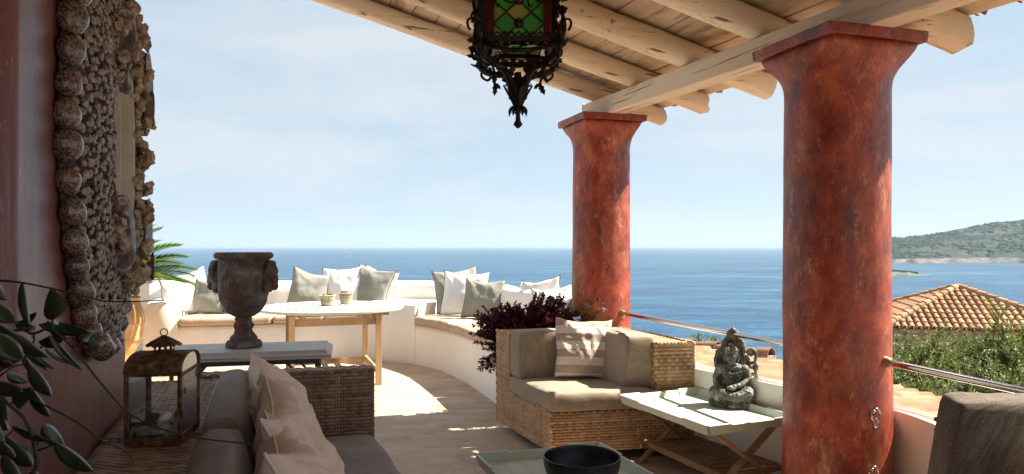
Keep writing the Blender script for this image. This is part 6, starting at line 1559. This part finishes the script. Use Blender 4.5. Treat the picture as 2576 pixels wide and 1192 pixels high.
def planter():
    c = Vector((.11, 5.82, 0)); mb = MB()
    P = spline([(.0, 0, 0), (.15, .0, 0), (.155, .04, 0), (.125, .07, 0), (.135, .11, 0), (.18, .22, 0), (.225, .34, 0), (.245, .415, 0), (.250, .43, 0), (.285, .437, 0), (.305, .452, 0), (.305, .475, 0), (.290, .49, 0), (.265, .488, 0), (.255, .47, 0), (.24, .40, 0), (0, .40, 0)], 4)
    mb.lathe([(max(0, p.x), p.y) for p in P], 56); o = mb.build('planter', MT['oldpot'], smooth=True, M=TR(c)); tag(o, 'weathered stone planter holding the burgundy shrub, behind the wicker armchair', 'planter')
    t = thing('burgundy_shrub', c + Vector((0, 0, .45)), 'dense dark burgundy leaved shrub behind the wicker armchair', 'plant'); rnd = random.Random(4); lf = MB(); st = MB()
    n = 400
    for k in range(n):
        a = rnd.uniform(0, 2 * math.pi); e = rnd.uniform(-.25, 1.45); q = rnd.uniform(.82, 1.08)
        rx = .50 if math.cos(a) < 0 else .40
        se = math.copysign(abs(math.sin(e)) ** .62, e); ce = max(0, math.cos(e)) ** .62; tip = Vector((rx * math.cos(a) * ce + .05, .30 * math.sin(a) * ce, .12 + .36 * se * (1.04 if math.cos(a) > 0 else .84) + (.0 if e > 0 else .12 * e))) * q
        tip.z += .05 * nz(math.cos(a) * 2, math.sin(a) * 2, e * 2)
        if e < .1: tip.z -= rnd.uniform(0, .14); tip.x *= rnd.uniform(.75, .98)
        b = Vector((rnd.uniform(-.10, .10), rnd.uniform(-.1, .1), -.02)); mid = b.lerp(tip, .5) + Vector((0, 0, .09)); tip = mid.lerp(tip, rnd.uniform(.35, 1) if k % 3 == 0 else 1); pts = [b * (1 - f) ** 2 + mid * 2 * f * (1 - f) + tip * f * f for f in [i / 7 for i in range(8)]]
        st.tube(pts, [.004 * (1 - .08 * i) for i in range(8)], 4); tn = rnd.random() * .5
        for i in range(17):
            f = .30 + .70 * i / 16; j = min(6, int(f * 7)); p = pts[j].lerp(pts[j + 1], f * 7 - j); d = (pts[j + 1] - pts[j]).normalized()
            for q2 in (0, 1, 2):
                s_ = Vector((rnd.uniform(-1, 1), rnd.uniform(-1, 1), rnd.uniform(-.5, .9))).normalized(); ld_ = (d * .6 + s_ * .8).normalized()
                leaf_verts(lf, p, ld_, Vector((0, 0, 1)), rnd.uniform(.026, .042), rnd.uniform(.016, .024), min(1, tn + rnd.random() * .5 * (f ** 2)))
        for q2 in range(5):
            a2 = q2 * 1.256; ld_ = (d * 1. + Vector((math.cos(a2), math.sin(a2), .2)) * .8).normalized(); leaf_verts(lf, tip, ld_, Vector((0, 0, 1)), .026, .014, rnd.uniform(.6, 1))
    o = st.build('stems', MT['stem']); o.parent = t; o = lf.build('foliage', MT['burg']); o.parent = t; tag(o, kind='stuff')
    t2 = thing('flowering_plant', c + Vector((.38, .02, .50)), 'loose green plant with pale lilac flowers beside the burgundy shrub', 'plant'); lf = MB(); st = MB(); fw = MB()
    for k in range(46):
        a = rnd.uniform(-1.3, 1.5); tip = Vector((rnd.uniform(.02, .30), rnd.uniform(-.16, .12), rnd.uniform(.16, .40))) if k > 7 else Vector((rnd.uniform(.10, .27), rnd.uniform(-.20, -.05), rnd.uniform(.36, .50)))
        if k in (40, 41, 42, 43, 44, 45): tip = Vector((rnd.uniform(-.16, .12), -.30 + rnd.uniform(-.05, .05), rnd.uniform(.20, .30)))
        b = Vector((rnd.uniform(-.14, -.02), rnd.uniform(-.08, .05), -.02)); mid = b.lerp(tip, .5) + Vector((-.03, 0, .08)); pts = [b * (1 - f) ** 2 + mid * 2 * f * (1 - f) + tip * f * f for f in [i / 7 for i in range(8)]]; st.tube(pts, .002, 4)
        for i in range(12):
            f = .35 + .6 * i / 11; j = min(6, int(f * 7)); p = pts[j].lerp(pts[j + 1], f * 7 - j); s_ = Vector((rnd.uniform(-1, 1), rnd.uniform(-1, 1), rnd.uniform(-.3, .6))).normalized(); leaf_verts(lf, p, s_, Vector((0, 0, 1)), rnd.uniform(.03, .06), rnd.uniform(.014, .026), rnd.random())
        if k < 12 or k > 42:
            for q2 in range(14 if k < 12 else 26):
                p = tip + Vector((rnd.gauss(0, .014), rnd.gauss(0, .014), rnd.gauss(-.006, .016)))
                for a2 in range(4): d = Vector((math.cos(a2 * 1.6), math.sin(a2 * 1.6), rnd.uniform(-.2, .6))).normalized(); leaf_verts(fw, p, d, Vector((0, 0, 1)), .009, .005, .5)
    for m_, nm, mt in ((st, 'stems', MT['greenleaf']), (lf, 'foliage', MT['greenleaf']), (fw, 'flowers', MT['lilac'])):
        o = m_.build(nm, mt); o.parent = t2
        if nm != 'stems': tag(o, kind='stuff')
planter()
# ================================================================ big terracotta pot and cycad palm
MT['terra'] = pm('honey terracotta', [(.3, (.42, .22, .085)), (.55, (.55, .32, .14)), (.72, (.62, .40, .20))], 3, (1, 1, 3.5), rough=.8, bump=.3, bscale=20, detail=8)
MT['palm'] = pm('cycad leaflet', [(.3, (.06, .13, .012)), (.7, (.16, .25, .03))], 9, rough=.4, tone=(.6, 1.5), transl=.35, spec=.5)
def palmpot():
    c = Vector((-4.26, 7.45, 0)); mb = MB()
    P = spline([(0, .10, 0), (.23, .10, 0), (.25, .13, 0), (.275, .22, 0), (.318, .30, 0), (.352, .385, 0), (.362, .39, 0), (.368, .43, 0), (.378, .50, 0), (.386, .56, 0), (.392, .565, 0), (.390, .62, 0), (.375, .70, 0), (.345, .78, 0), (.335, .80, 0), (.35, .82, 0), (.35, .84, 0), (.30, .845, 0), (.29, .80, 0), (0, .78, 0)], 4)
    mb.lathe([(max(0, p.x), p.y) for p in P], 64); o = mb.build('palm_pot', MT['terra'], smooth=True, M=TR(c)); tag(o, 'big ribbed honey terracotta pot left of the white bench arm', 'pot')
    mb = MB(); mb.lathe([(0, 0), (.30, 0), (.34, .05), (.34, .075), (.31, .09), (0, .098)], 48); o = mb.build('saucer', MT['tile2'], smooth=True, M=TR(c)); tag(o, 'terracotta saucer under the big palm pot', 'saucer')
    t = thing('cycad_palm', c + Vector((0, 0, .78)), 'cycad palm with stiff bright green fronds in the terracotta pot', 'palm'); rnd = random.Random(8)
    mb = MB(); mb.ball((0, 0, .06), (.10, .10, .13), 12, 8); o = mb.build('trunk', MT['bark']); o.parent = t
    az = [(-5, .62), (4, .84), (13, .52), (-14, .42), (24, .34), (0, .40), (10, .70)] + [(20 + 17 * k, rnd.uniform(.25, 1.2)) for k in range(20)]
    for a, e in az:
        a = R(a); L = rnd.uniform(.80, .95); hd = Vector((math.cos(a), math.sin(a), 0)); pts = []
        for i in range(15): f = i / 14; el = e - 1.0 * f ** 1.6 * .75; pts.append((pts[-1] if pts else Vector((0, 0, .12))) + (hd * math.cos(el) + Vector((0, 0, math.sin(el)))) * (L / 14))
        mb = MB(); mb.tube(pts, [.008 * (1 - .05 * i) for i in range(15)], 5)
        sd = Vector((-hd.y, hd.x, 0))
        for k in range(84):
            f = .14 + .86 * k / 84; j = min(13, int(f * 14)); p = pts[j].lerp(pts[j + 1], f * 14 - j); d = (pts[j + 1] - pts[j]).normalized(); up = sd.cross(d) * -1
            if up.z < 0: up = -up
            ll = .17 * math.sin(math.pi * (.12 + .83 * f)) ** .6
            for sg in (-1, 1): leaf_verts(mb, p, (sd * sg * .62 + d * .85 + up * .30).normalized(), up, ll * 1.1, .017, rnd.random(), fold=.1)
        o = mb.build('frond', MT['palm']); o.parent = t
palmpot()
# ================================================================ oval mirror framed with sea shells
MT['snail'] = pm('grey brown snail shell', [(.3, (.14, .10, .08)), (.5, (.26, .20, .165)), (.7, (.42, .34, .29))], 5, rough=.38, spec=.5, rand=.28, bump=.2, bscale=14)
MT['whelk'] = pm('sandy whelk shell', [(.3, (.24, .17, .11)), (.55, (.42, .31, .21)), (.72, (.56, .45, .33))], 4, rough=.6, spec=.4, rand=.22, bump=.4, bscale=12)
MT['cowrie'] = pm('spotted cowrie', [(.40, (.045, .027, .022)), (.47, (.10, .062, .048)), (.53, (.22, .145, .11)), (.7, (.29, .205, .165))], 6.5, rough=.25, spec=.6, rand=.42, detail=1.5, coat=.4, coat_rough=.15)
MT['nacre'] = pm('mother of pearl', [(.34, (.12, .15, .15)), (.5, (.24, .19, .21)), (.66, (.34, .31, .32))], 26, rough=.25, metal=.35, spec=.7, dist=2., coat=.6, coat_rough=.1)
MT['abal'] = pm('rough abalone back', [(.34, (.09, .06, .045)), (.5, (.19, .13, .10)), (.68, (.30, .23, .18))], 18, rough=.7, bump=.8, bscale=60)
MT['gilt'] = pm('grey gold moulding', [(.3, (.42, .36, .27)), (.7, (.56, .50, .40))], 12, (1, 1, 1), rough=.55, bump=.2, bscale=60); MT['mirror'] = pm('mirror glass', [(.8, .82, .82)], rough=.02, metal=1.)
MT['dkboard'] = pm('mirror backing', [(.3, (.09, .07, .055)), (.7, (.14, .11, .09))], 20, rough=.95, bump=1, bscale=60)
def spiral(whorls, seg, ring, k, rad, drop, tub, spikes=0, sp=0., smooth=True, name='snail_shell', aper=True):
    """helicospiral shell of unit width, apex up (+z), lying on z=0"""
    mb = MB(); rows = []; N = int(whorls * seg)
    for i in range(N + 1):
        th = 2 * math.pi * (i - N) / seg; g = math.exp(k * th); c = Vector((math.cos(th) * rad * g, math.sin(th) * rad * g, -drop * g)); o_ = Vector((math.cos(th), math.sin(th), 0)); r = []
        for j in range(ring):
            a = 2 * math.pi * j / ring; q = 1.
            if spikes: q += sp * max(0, math.cos(th * spikes)) ** 3 * max(0, math.cos(a - .5)) ** 2 + .10 * math.cos(a * 6)
            r.append(c + (o_ * math.cos(a) + Vector((0, 0, 1)) * math.sin(a)) * (tub * g * q))
        rows.append(r)
    mb.grid(rows, closed=True)
    if aper:   # sunken mouth
        c = sum(rows[-1], Vector()) / ring; t_ = Vector((-math.sin(0), math.cos(0), 0)); n = len(mb.v)
        mb.add([c - Vector((0, tub * .35, 0))] + rows[-1], [(0, 1 + (j + 1) % ring, 1 + j) for j in range(ring)])
    z0 = min(v[2] for v in mb.v); mx = max(max(abs(v[0]), abs(v[1])) for v in mb.v); mb.v = [(v[0] / mx / 2, v[1] / mx / 2, (v[2] - z0) / mx / 2) for v in mb.v]
    me = mb.mesh(name); me.polygons.foreach_set('use_smooth', [smooth] * len(me.polygons)); return me, mb
def mirror():
    s0, zc, A, B = 2.60, 1.70, .470, .665; iA, iB = .150, .335
    t = thing('shell_mirror', PS(-.505, s0, zc), 'oval mirror in a thick frame of sea shells on the dark red wall', 'mirror')
    # local frame: x along the wall (away from camera), y up, z out of the wall
    Mf = Matrix(((D1.x, 0, D2.x, 0), (D1.y, 0, D2.y, 0), (0, 1, 0, 0), (0, 0, 0, 1))); Mf = Matrix.Translation(PS(-.505, s0, zc)) @ Mf
    # D1 x Z = D2 -> right handed
    fr = bpy.data.objects.new('frame_backing', None)
    def q(rho): return .024 + .046 * math.sin(min(1, (1 - rho) * 1.35) * math.pi / 2) ** .9
    def P(th, rho, dz=0.):
        a = iA + (A - iA) * rho; b = iB + (B - iB) * rho; return Vector((a * math.cos(th), b * math.sin(th), q(rho) + dz))
    def put(o): o.parent = t; o.matrix_parent_inverse = t.matrix_basis.inverted(); o.matrix_basis = Mf @ o.matrix_basis; return o
    mb = MB(); n = 72; mb.grid([[P(2 * math.pi * k / n, r, -.008) for k in range(n)] for r in (0, .15, .3, .45, .6, .75, .9, .98)] + [[Vector((P(2 * math.pi * k / n, .98).x, P(2 * math.pi * k / n, .98).y, 0)) for k in range(n)]], closed=True)
    put(mb.build('backing', MT['dkboard'], smooth=True))
    mb = MB(); rows = []
    for (da, z) in ((.010, .074), (.004, .086), (-.004, .082), (-.008, .074), (-.014, .076), (-.020, .068), (-.026, .050), (-.034, .046), (-.036, .030), (-.044, .026), (-.045, .018)):
        rows.append([Vector(((iA + da) * math.cos(2 * math.pi * k / n), (iB + da) * math.sin(2 * math.pi * k / n), z)) for k in range(n)])
    mb.grid(rows, closed=True); put(mb.build('moulding', MT['gilt'], smooth=True, angle=30))
    mb = MB(); mb.add([Vector(((iA - .04) * math.cos(2 * math.pi * k / n), (iB - .04) * math.sin(2 * math.pi * k / n), .022)) for k in range(n)], [tuple(range(n))]); put(mb.build('glass', MT['mirror']))
    sn, snm = spiral(2.6, 12, 7, .13, .52, .50, .50, name='snail_shell'); sn.materials.append(MT['snail'])
    sl, slm = spiral(2.0, 9, 6, .15, .52, .48, .50, name='small_snail_shells')
    wh, whm = spiral(3.6, 14, 8, .105, .50, 1.15, .52, name='whelk_shell'); wh.materials.append(MT['whelk'])
    mu, mum = spiral(3.4, 30, 9, .115, .48, 1.1, .50, spikes=5, sp=.65, name='murex_shell', smooth=False); mu.materials.append(MT['whelk'])
    rnd = random.Random(12)
    def basis(th, rho, dz=0., tilt=.5, spin=None, sc=.03, squash=1.):
        p = P(th, rho, dz); nrm = (P(th, rho) - Vector((0, 0, -.25)) * 1.).normalized(); nrm = Vector((math.cos(th) * .55 * rho, math.sin(th) * .55 * rho, 1)).normalized()
        nrm = (nrm + Vector((rnd.uniform(-1, 1), rnd.uniform(-1, 1), 0)) * tilt).normalized(); ql = nrm.to_track_quat('Z', 'Y').to_matrix().to_4x4()
        return Mf @ Matrix.Translation(p) @ ql @ Matrix.Rotation(rnd.uniform(0, 6.28) if spin is None else spin, 4, 'Z') @ Matrix.Diagonal((sc, sc, sc * squash, 1))
    ti = t.matrix_basis.inverted()
    # ring of big spotted cowries
    mb = MB(); mb.ball((0, 0, 0), 1, 20, 12); V = []
    for x, y, z in mb.v: f = 1 - .16 * x; V.append((x, y * f, z * .82 * f + .05 * max(0, 1 - abs(y) * 6) * -1 * (z < 0)))
    mb.v = V; cm = mb.mesh('cowrie_shell'); cm.polygons.foreach_set('use_smooth', [True] * len(cm.polygons)); cm.materials.append(MT['cowrie'])
    # equal steps along the rim
    arc = []; N = 720; L = 0; pv = P(0, 1)
    for k in range(1, N + 1): p = P(2 * math.pi * k / N, 1); L += (p - pv).length; arc.append((L, 2 * math.pi * k / N)); pv = p
    d = 0
    while d < L - .05:
        th = next(a for l_, a in arc if l_ >= d); sz = rnd.uniform(.038, .049); tg = P(th + .02, 1) - P(th - .02, 1); tg.normalize(); nr = Vector((math.cos(th) * .8, math.sin(th) * .8, .9)).normalized(); nr = (nr - tg * nr.dot(tg)).normalized(); sd = nr.cross(tg)
        R3 = Matrix((tg, sd, nr)).transposed().to_4x4(); sg = rnd.choice((-1, 1))
        linked(cm, 'cowrie_shell', t, ti @ Mf @ Matrix.Translation(P(th, .985, -.002 + rnd.uniform(-.004, .006))) @ R3 @ Matrix.Diagonal((sz * sg, sz * .86 * sg, sz * .95, 1))); d += sz * 2.03
    # pavement of small snails
    spots = []; rho = .925
    while rho > .02:
        a = iA + (A - iA) * rho; b = iB + (B - iB) * rho; per = math.pi * (3 * (a + b) - math.sqrt((3 * a + b) * (a + 3 * b))); sz = .0225 if rho < .75 else .027; m = int(per / (sz * .93))
        for k in range(m):
            th = 2 * math.pi * (k + rnd.uniform(-.25, .25) + rho * 7) / m; th += .13 * math.sin(2 * th) * .6
            spots.append((th, rho + rnd.uniform(-.02, .02), sz * rnd.uniform(.85, 1.22)))
        rho -= sz * .86 / (A - iA) * 1.0
    cam_l = (Mf.inverted() @ Vector((0, 0, CAMZ)))
    spots.sort(key=lambda s_: (P(s_[0], s_[1]) - cam_l).length - (.0 if P(s_[0], s_[1]).x < .05 else -.5) + (1. if P(s_[0], s_[1]).y > .55 else 0))
    for k, (th, rho, sz) in enumerate(spots[:300]): linked(sn, 'snail_shell', t, ti @ basis(th, rho, -.006 + rnd.uniform(0, .008), .3, sc=sz * 1.25))
    jb = MB()
    for (th, rho, sz) in spots[300:]: jb.add(slm.v, slm.f, rnd.random(), 0, ti @ basis(th, rho, -.006 + rnd.uniform(0, .008), .3, sc=sz * 1.25))
    o = jb.build('small_snail_shells', MT['snail'], smooth=True); o.parent = t; tag(o, kind='stuff')
    # big whelks and spiny murex round the glass, thickest above and below
    for k in range(230):
        th = rnd.uniform(0, 2 * math.pi) if k < 130 else rnd.uniform(-1.35, 1.35); v_ = abs(math.sin(th)); rr = rnd.uniform(.02, .16 + .42 * max(0, v_ - .35)) if k < 130 else rnd.uniform(.04, .55)
        if .93 < v_ and rr > .5: continue
        if v_ < .62 and math.cos(th) < 0: continue
        linked(wh, 'whelk_shell', t, ti @ basis(th, rr, rnd.uniform(.002, .018), 1.1, sc=rnd.uniform(.038, .058), squash=.9))
    for th, rr, sc in [(2.05, .18, .10), (2.35, .10, .085), (1.7, .30, .09), (1.2, .22, .10), (.75, .18, .105), (.5, .12, .09), (.25, .2, .10), (-.05, .12, .10), (-.3, .2, .085), (-.6, .16, .10), (-.85, .22, .11), (-1.15, .2, .10), (-1.4, .26, .11), (-1.65, .2, .10), (-1.9, .26, .11), (-2.15, .14, .10), (1.5, .1, .09), (-1.75, .36, .09), (-1.2, .36, .10), (.95, .38, .09), (-.45, .33, .08)]:
        linked(mu, 'murex_shell', t, ti @ basis(th, rr, .014 if math.cos(th) < 0 else .026, 1.0, sc=sc * (.85 if math.cos(th) < 0 else 1.05), squash=.85))
    # abalones: long open ears lined with nacre
    def ear(L_, W_, dep, pos, nrm, up, name='abalone_shell', lip=.006):
        rows = []; n = 30; prof = [(0, -1), (.35, -.95), (.65, -.75), (.85, -.42), (1.0, 0.), (1.03, .06), (.97, .05), (.82, -.30), (.6, -.62), (.3, -.82), (0, -.86)]
        for r, z in prof:
            ring = []
            for k in range(n):
                a = 2 * math.pi * k / n; w = 1 + .18 * math.sin(a) - .10 * math.cos(2 * a); ring.append(Vector((W_ / 2 * r * math.cos(a) * w + .12 * W_ * (1 - r), L_ / 2 * r * math.sin(a) + .18 * L_ * (1 - r), dep * z * (1 + .06 * math.sin(a * 9)))))
            rows.append(ring)
        mb = MB(); mb.grid(rows, closed=True)
        for f in range(len(mb.f)): mb.m[f] = 1 if f // n >= 5 else 0
        nrm = Vector(nrm).normalized(); up = Vector(up); x = up.cross(nrm).normalized(); up = nrm.cross(x); R3 = Matrix((x, up, nrm)).transposed().to_4x4()
        o = mb.build(name, [MT['abal'], MT['nacre']], smooth=True, M=Matrix.Translation(pos) @ R3); put(o)
    # positions in the mirror's own frame (x away from the camera, y up, z off the wall)
    ear(.23, .085, .05, Vector((-.135, .285, .095)), (-.75, -.05, .8), (.15, 1, 0))
    ear(.23, .10, .06, Vector((-.150, -.290, .095)), (-.75, .1, .8), (-.1, -1, 0))
    ear(.11, .05, .03, Vector((-.10, .20, .095)), (-.5, 0, .8), (.1, -1, 0))
    ear(.20, .07, .05, Vector((.250, .265, .115)), (-.2, 0, .9), (.1, -1, 0)); ear(.19, .07, .05, Vector((.240, -.255, .115)), (-.2, 0, .9), (0, -1, 0))
    ear(.10, .055, .02, Vector((.235, -.40, .13)), (.3, 0, 1), (.1, -1, 0)); ear(.10, .04, .03, Vector((-.185, -.19, .09)), (.2, .2, 1), (.2, 1, 0)); ear(.13, .06, .03, Vector((.20, .15, .13)), (.5, 0, 1), (0, 1, 0))
mirror()
# ================================================================ climbing plant close to the camera
MT['vine'] = pm('dark glossy vine leaf', [(.3, (.007, .016, .009)), (.7, (.020, .042, .020))], 6, rough=.32, spec=.55, coat=.2, transl=.12, bump=.1, bscale=30, rand=.25)
MT['vine_l'] = pm('young green vine leaf', [(.3, (.05, .10, .04)), (.7, (.09, .16, .07))], 6, rough=.4, transl=.3); MT['vstem'] = pm('vine stem', [(.3, (.022, .030, .014)), (.7, (.05, .055, .028))], 10, rough=.6)
def vine():
    t = thing('climbing_plant', at(60, 1192, 1.3), 'dark glossy leaved climbing plant trailing in from the left edge', 'plant')
    def C(x, y, Y): return at(x / 2.324, 679 + y / 2.324, Y)
    def lf(x0, y0, x1, y1, w, Y, tilt=.5, mat='vine', bend=.25):
        a = C(x0, y0, Y); b = C(x1, y1, Y + random.uniform(-.05, .05)); d = b - a; L = d.length; d.normalize(); view = Vector((a.x, a.y, a.z - CAMZ)).normalized(); s_ = d.cross(view).normalized(); n_ = s_.cross(d); W = w / 2.324 / 1800 * Y * 1.0
        s_ = (s_ * math.cos(tilt) + n_ * math.sin(tilt)).normalized(); n_ = s_.cross(d); N = 14; rows = []
        for i in range(N + 1):
            f = i / N; ww = W / 2 * (math.sin(math.pi * f ** .85) ** .75) / math.cos(tilt) * .92; c = a + d * L * f + n_ * (bend * L * math.sin(math.pi * f) * .35) + s_ * (W * .12 * math.sin(f * 3.))
            rows.append([c - s_ * ww + n_ * ww * .45, c - s_ * ww * .5 + n_ * ww * .14, c, c + s_ * ww * .5 + n_ * ww * .14, c + s_ * ww + n_ * ww * .45])
        mb = MB(); mb.grid(rows); o = mb.build('leaf', MT[mat], smooth=True); child(o, t); sd = o.modifiers.new('s', 'SOLIDIFY'); sd.thickness = .0008
    for a in ((130, 68, 170, 330, 50, 1.35), (318, 288, 300, 108, 125, 1.32), (225, 320, 520, 365, 78, 1.36, .3), (300, 312, 402, 402, 75, 1.34), (225, 420, 372, 400, 85, 1.4), (285, 380, 482, 590, 46, 1.33), (262, 460, 417, 556, 26, 1.38),
              (-40, 310, 282, 515, 85, 1.22), (-60, 370, 132, 525, 150, 1.15), (-50, 190, 88, 312, 110, 1.2), (180, 480, 315, 580, 40, 1.4), (172, 556, 298, 740, 82, 1.34), (40, 605, 166, 660, 62, 1.38), (178, 690, 110, 815, 110, 1.34, .7),
              (170, 680, 292, 860, 62, 1.36), (70, 915, 286, 1002, 44, 1.3), (250, 905, 380, 1040, 92, 1.33), (318, 1010, 540, 1182, 88, 1.32), (25, 975, 188, 1150, 112, 1.25), (-30, 985, 88, 1100, 66, 1.22), (2, 745, 40, 880, 60, 1.25),
              (110, 410, 282, 592, 42, 1.42), (-20, 650, 115, 720, 88, 1.3), (130, 490, 200, 612, 36, 1.4), (85, 310, 196, 335, 60, 1.45), (180, 1180, 235, 1230, 60, 1.3), (100, 330, 215, 250, 44, 1.45), (-30, 520, 70, 560, 50, 1.3), (-20, 820, 40, 940, 60, 1.3), (-60, 60, 40, 180, 80, 1.2),
              (20, 1080, 120, 1240, 80, 1.2), (-60, 900, 30, 1010, 90, 1.15), (210, 330, 180, 380, 50, 1.42)):
        lf(*a)
    lf(485, 412, 530, 362, 48, 1.34, .3, 'vine_l'); lf(524, 405, 572, 470, 62, 1.34, .3, 'vine_l'); lf(180, 480, 240, 500, 30, 1.4, .3, 'vine_l'); lf(275, 300, 295, 330, 22, 1.35, .3, 'vine_l')
    base = at(20, 1500, 1.25)
    def st(pts, r, Y, last=None):
        mb = MB(); q = [C(x, y, Y) for x, y in pts]
        if last: q = [last] + q
        q = spline(q, 6); mb.tube(q, [r * (1 - .55 * i / len(q)) for i in range(len(q))], 8); child(mb.build('stem', MT['vstem'], smooth=True), t)
    st([(-60, 1330), (190, 1190), (205, 1040), (150, 880), (55, 790), (-20, 700)], .0048, 1.3, None)
    st([(-60, 60), (60, 66), (170, 82), (330, 115), (520, 160), (640, 185), (960, 178)], .0022, 1.33); st([(40, 560), (160, 500), (260, 440)], .003, 1.38); st([(-20, 380), (120, 350), (190, 372), (262, 345), (275, 320), (310, 350), (430, 462), (614, 690), (760, 840), (960, 935), (1180, 985), (1465, 1018)], .0030, 1.36)
    st([(-20, 708), (100, 725), (200, 762), (450, 890), (614, 1008), (745, 1062), (790, 1150)], .0026, 1.34); st([(55, 790), (100, 745), (170, 685)], .002, 1.34); st([(205, 1060), (280, 1035), (320, 1012)], .0024, 1.32); st([(205, 1035), (235, 985), (245, 975)], .0024, 1.33)
    st([(25, 985), (100, 915)], .002, 1.3); st([(420, 445), (455, 446), (490, 412)], .0022, 1.34); st([(312, 350), (306, 300), (318, 280)], .0024, 1.33); st([(0, 620), (90, 560), (180, 556)], .002, 1.36); st([(-20, 600), (60, 545), (185, 440), (200, 380)], .003, 1.4)
    # its pot stands on the sofa back, below the picture
    pb = Vector((-.83, 1.22, .74)); mb = MB(); mb.lathe([(0, 0), (.055, 0), (.075, .11), (.085, .115), (.085, .14), (.072, .14), (.066, .10), (0, .10)], 28); o = mb.build('flower_pot', MT['tile2'], smooth=True, M=TR(pb)); tag(o, 'small terracotta pot of the climbing plant on the sofa back', 'pot')
    mb = MB(); q = spline([pb + Vector((0, 0, .09)), pb + Vector((-.01, .03, .2)), C(-60, 1330, 1.3)], 6); mb.tube(q, .005, 8); child(mb.build('stem', MT['vstem'], smooth=True), t)
vine()
# ================================================================ light summer haze over the sea
def haze():
    m = bpy.data.materials.new('sea haze'); m.use_nodes = True; nt = m.node_tree; nt.nodes.clear(); out = node(nt, 'ShaderNodeOutputMaterial'); v = node(nt, 'ShaderNodeVolumePrincipled')
    v.inputs['Color'].default_value = (.50, .64, .80, 1); v.inputs['Density'].default_value = .0001; v.inputs['Anisotropy'].default_value = .1
    nt.links.new(v.outputs[0], out.inputs['Volume'])
    mb = MB(); s = 46000; z0, z1 = SEA_Z - 8, 420; mb.hexa([(-s, -2500, z0), (s, -2500, z0), (s, s, z0), (-s, s, z0)], [(-s, -2500, z1), (s, -2500, z1), (s, s, z1), (-s, s, z1)])
    o = mb.build('haze', m); tag(o, kind='stuff')
haze()
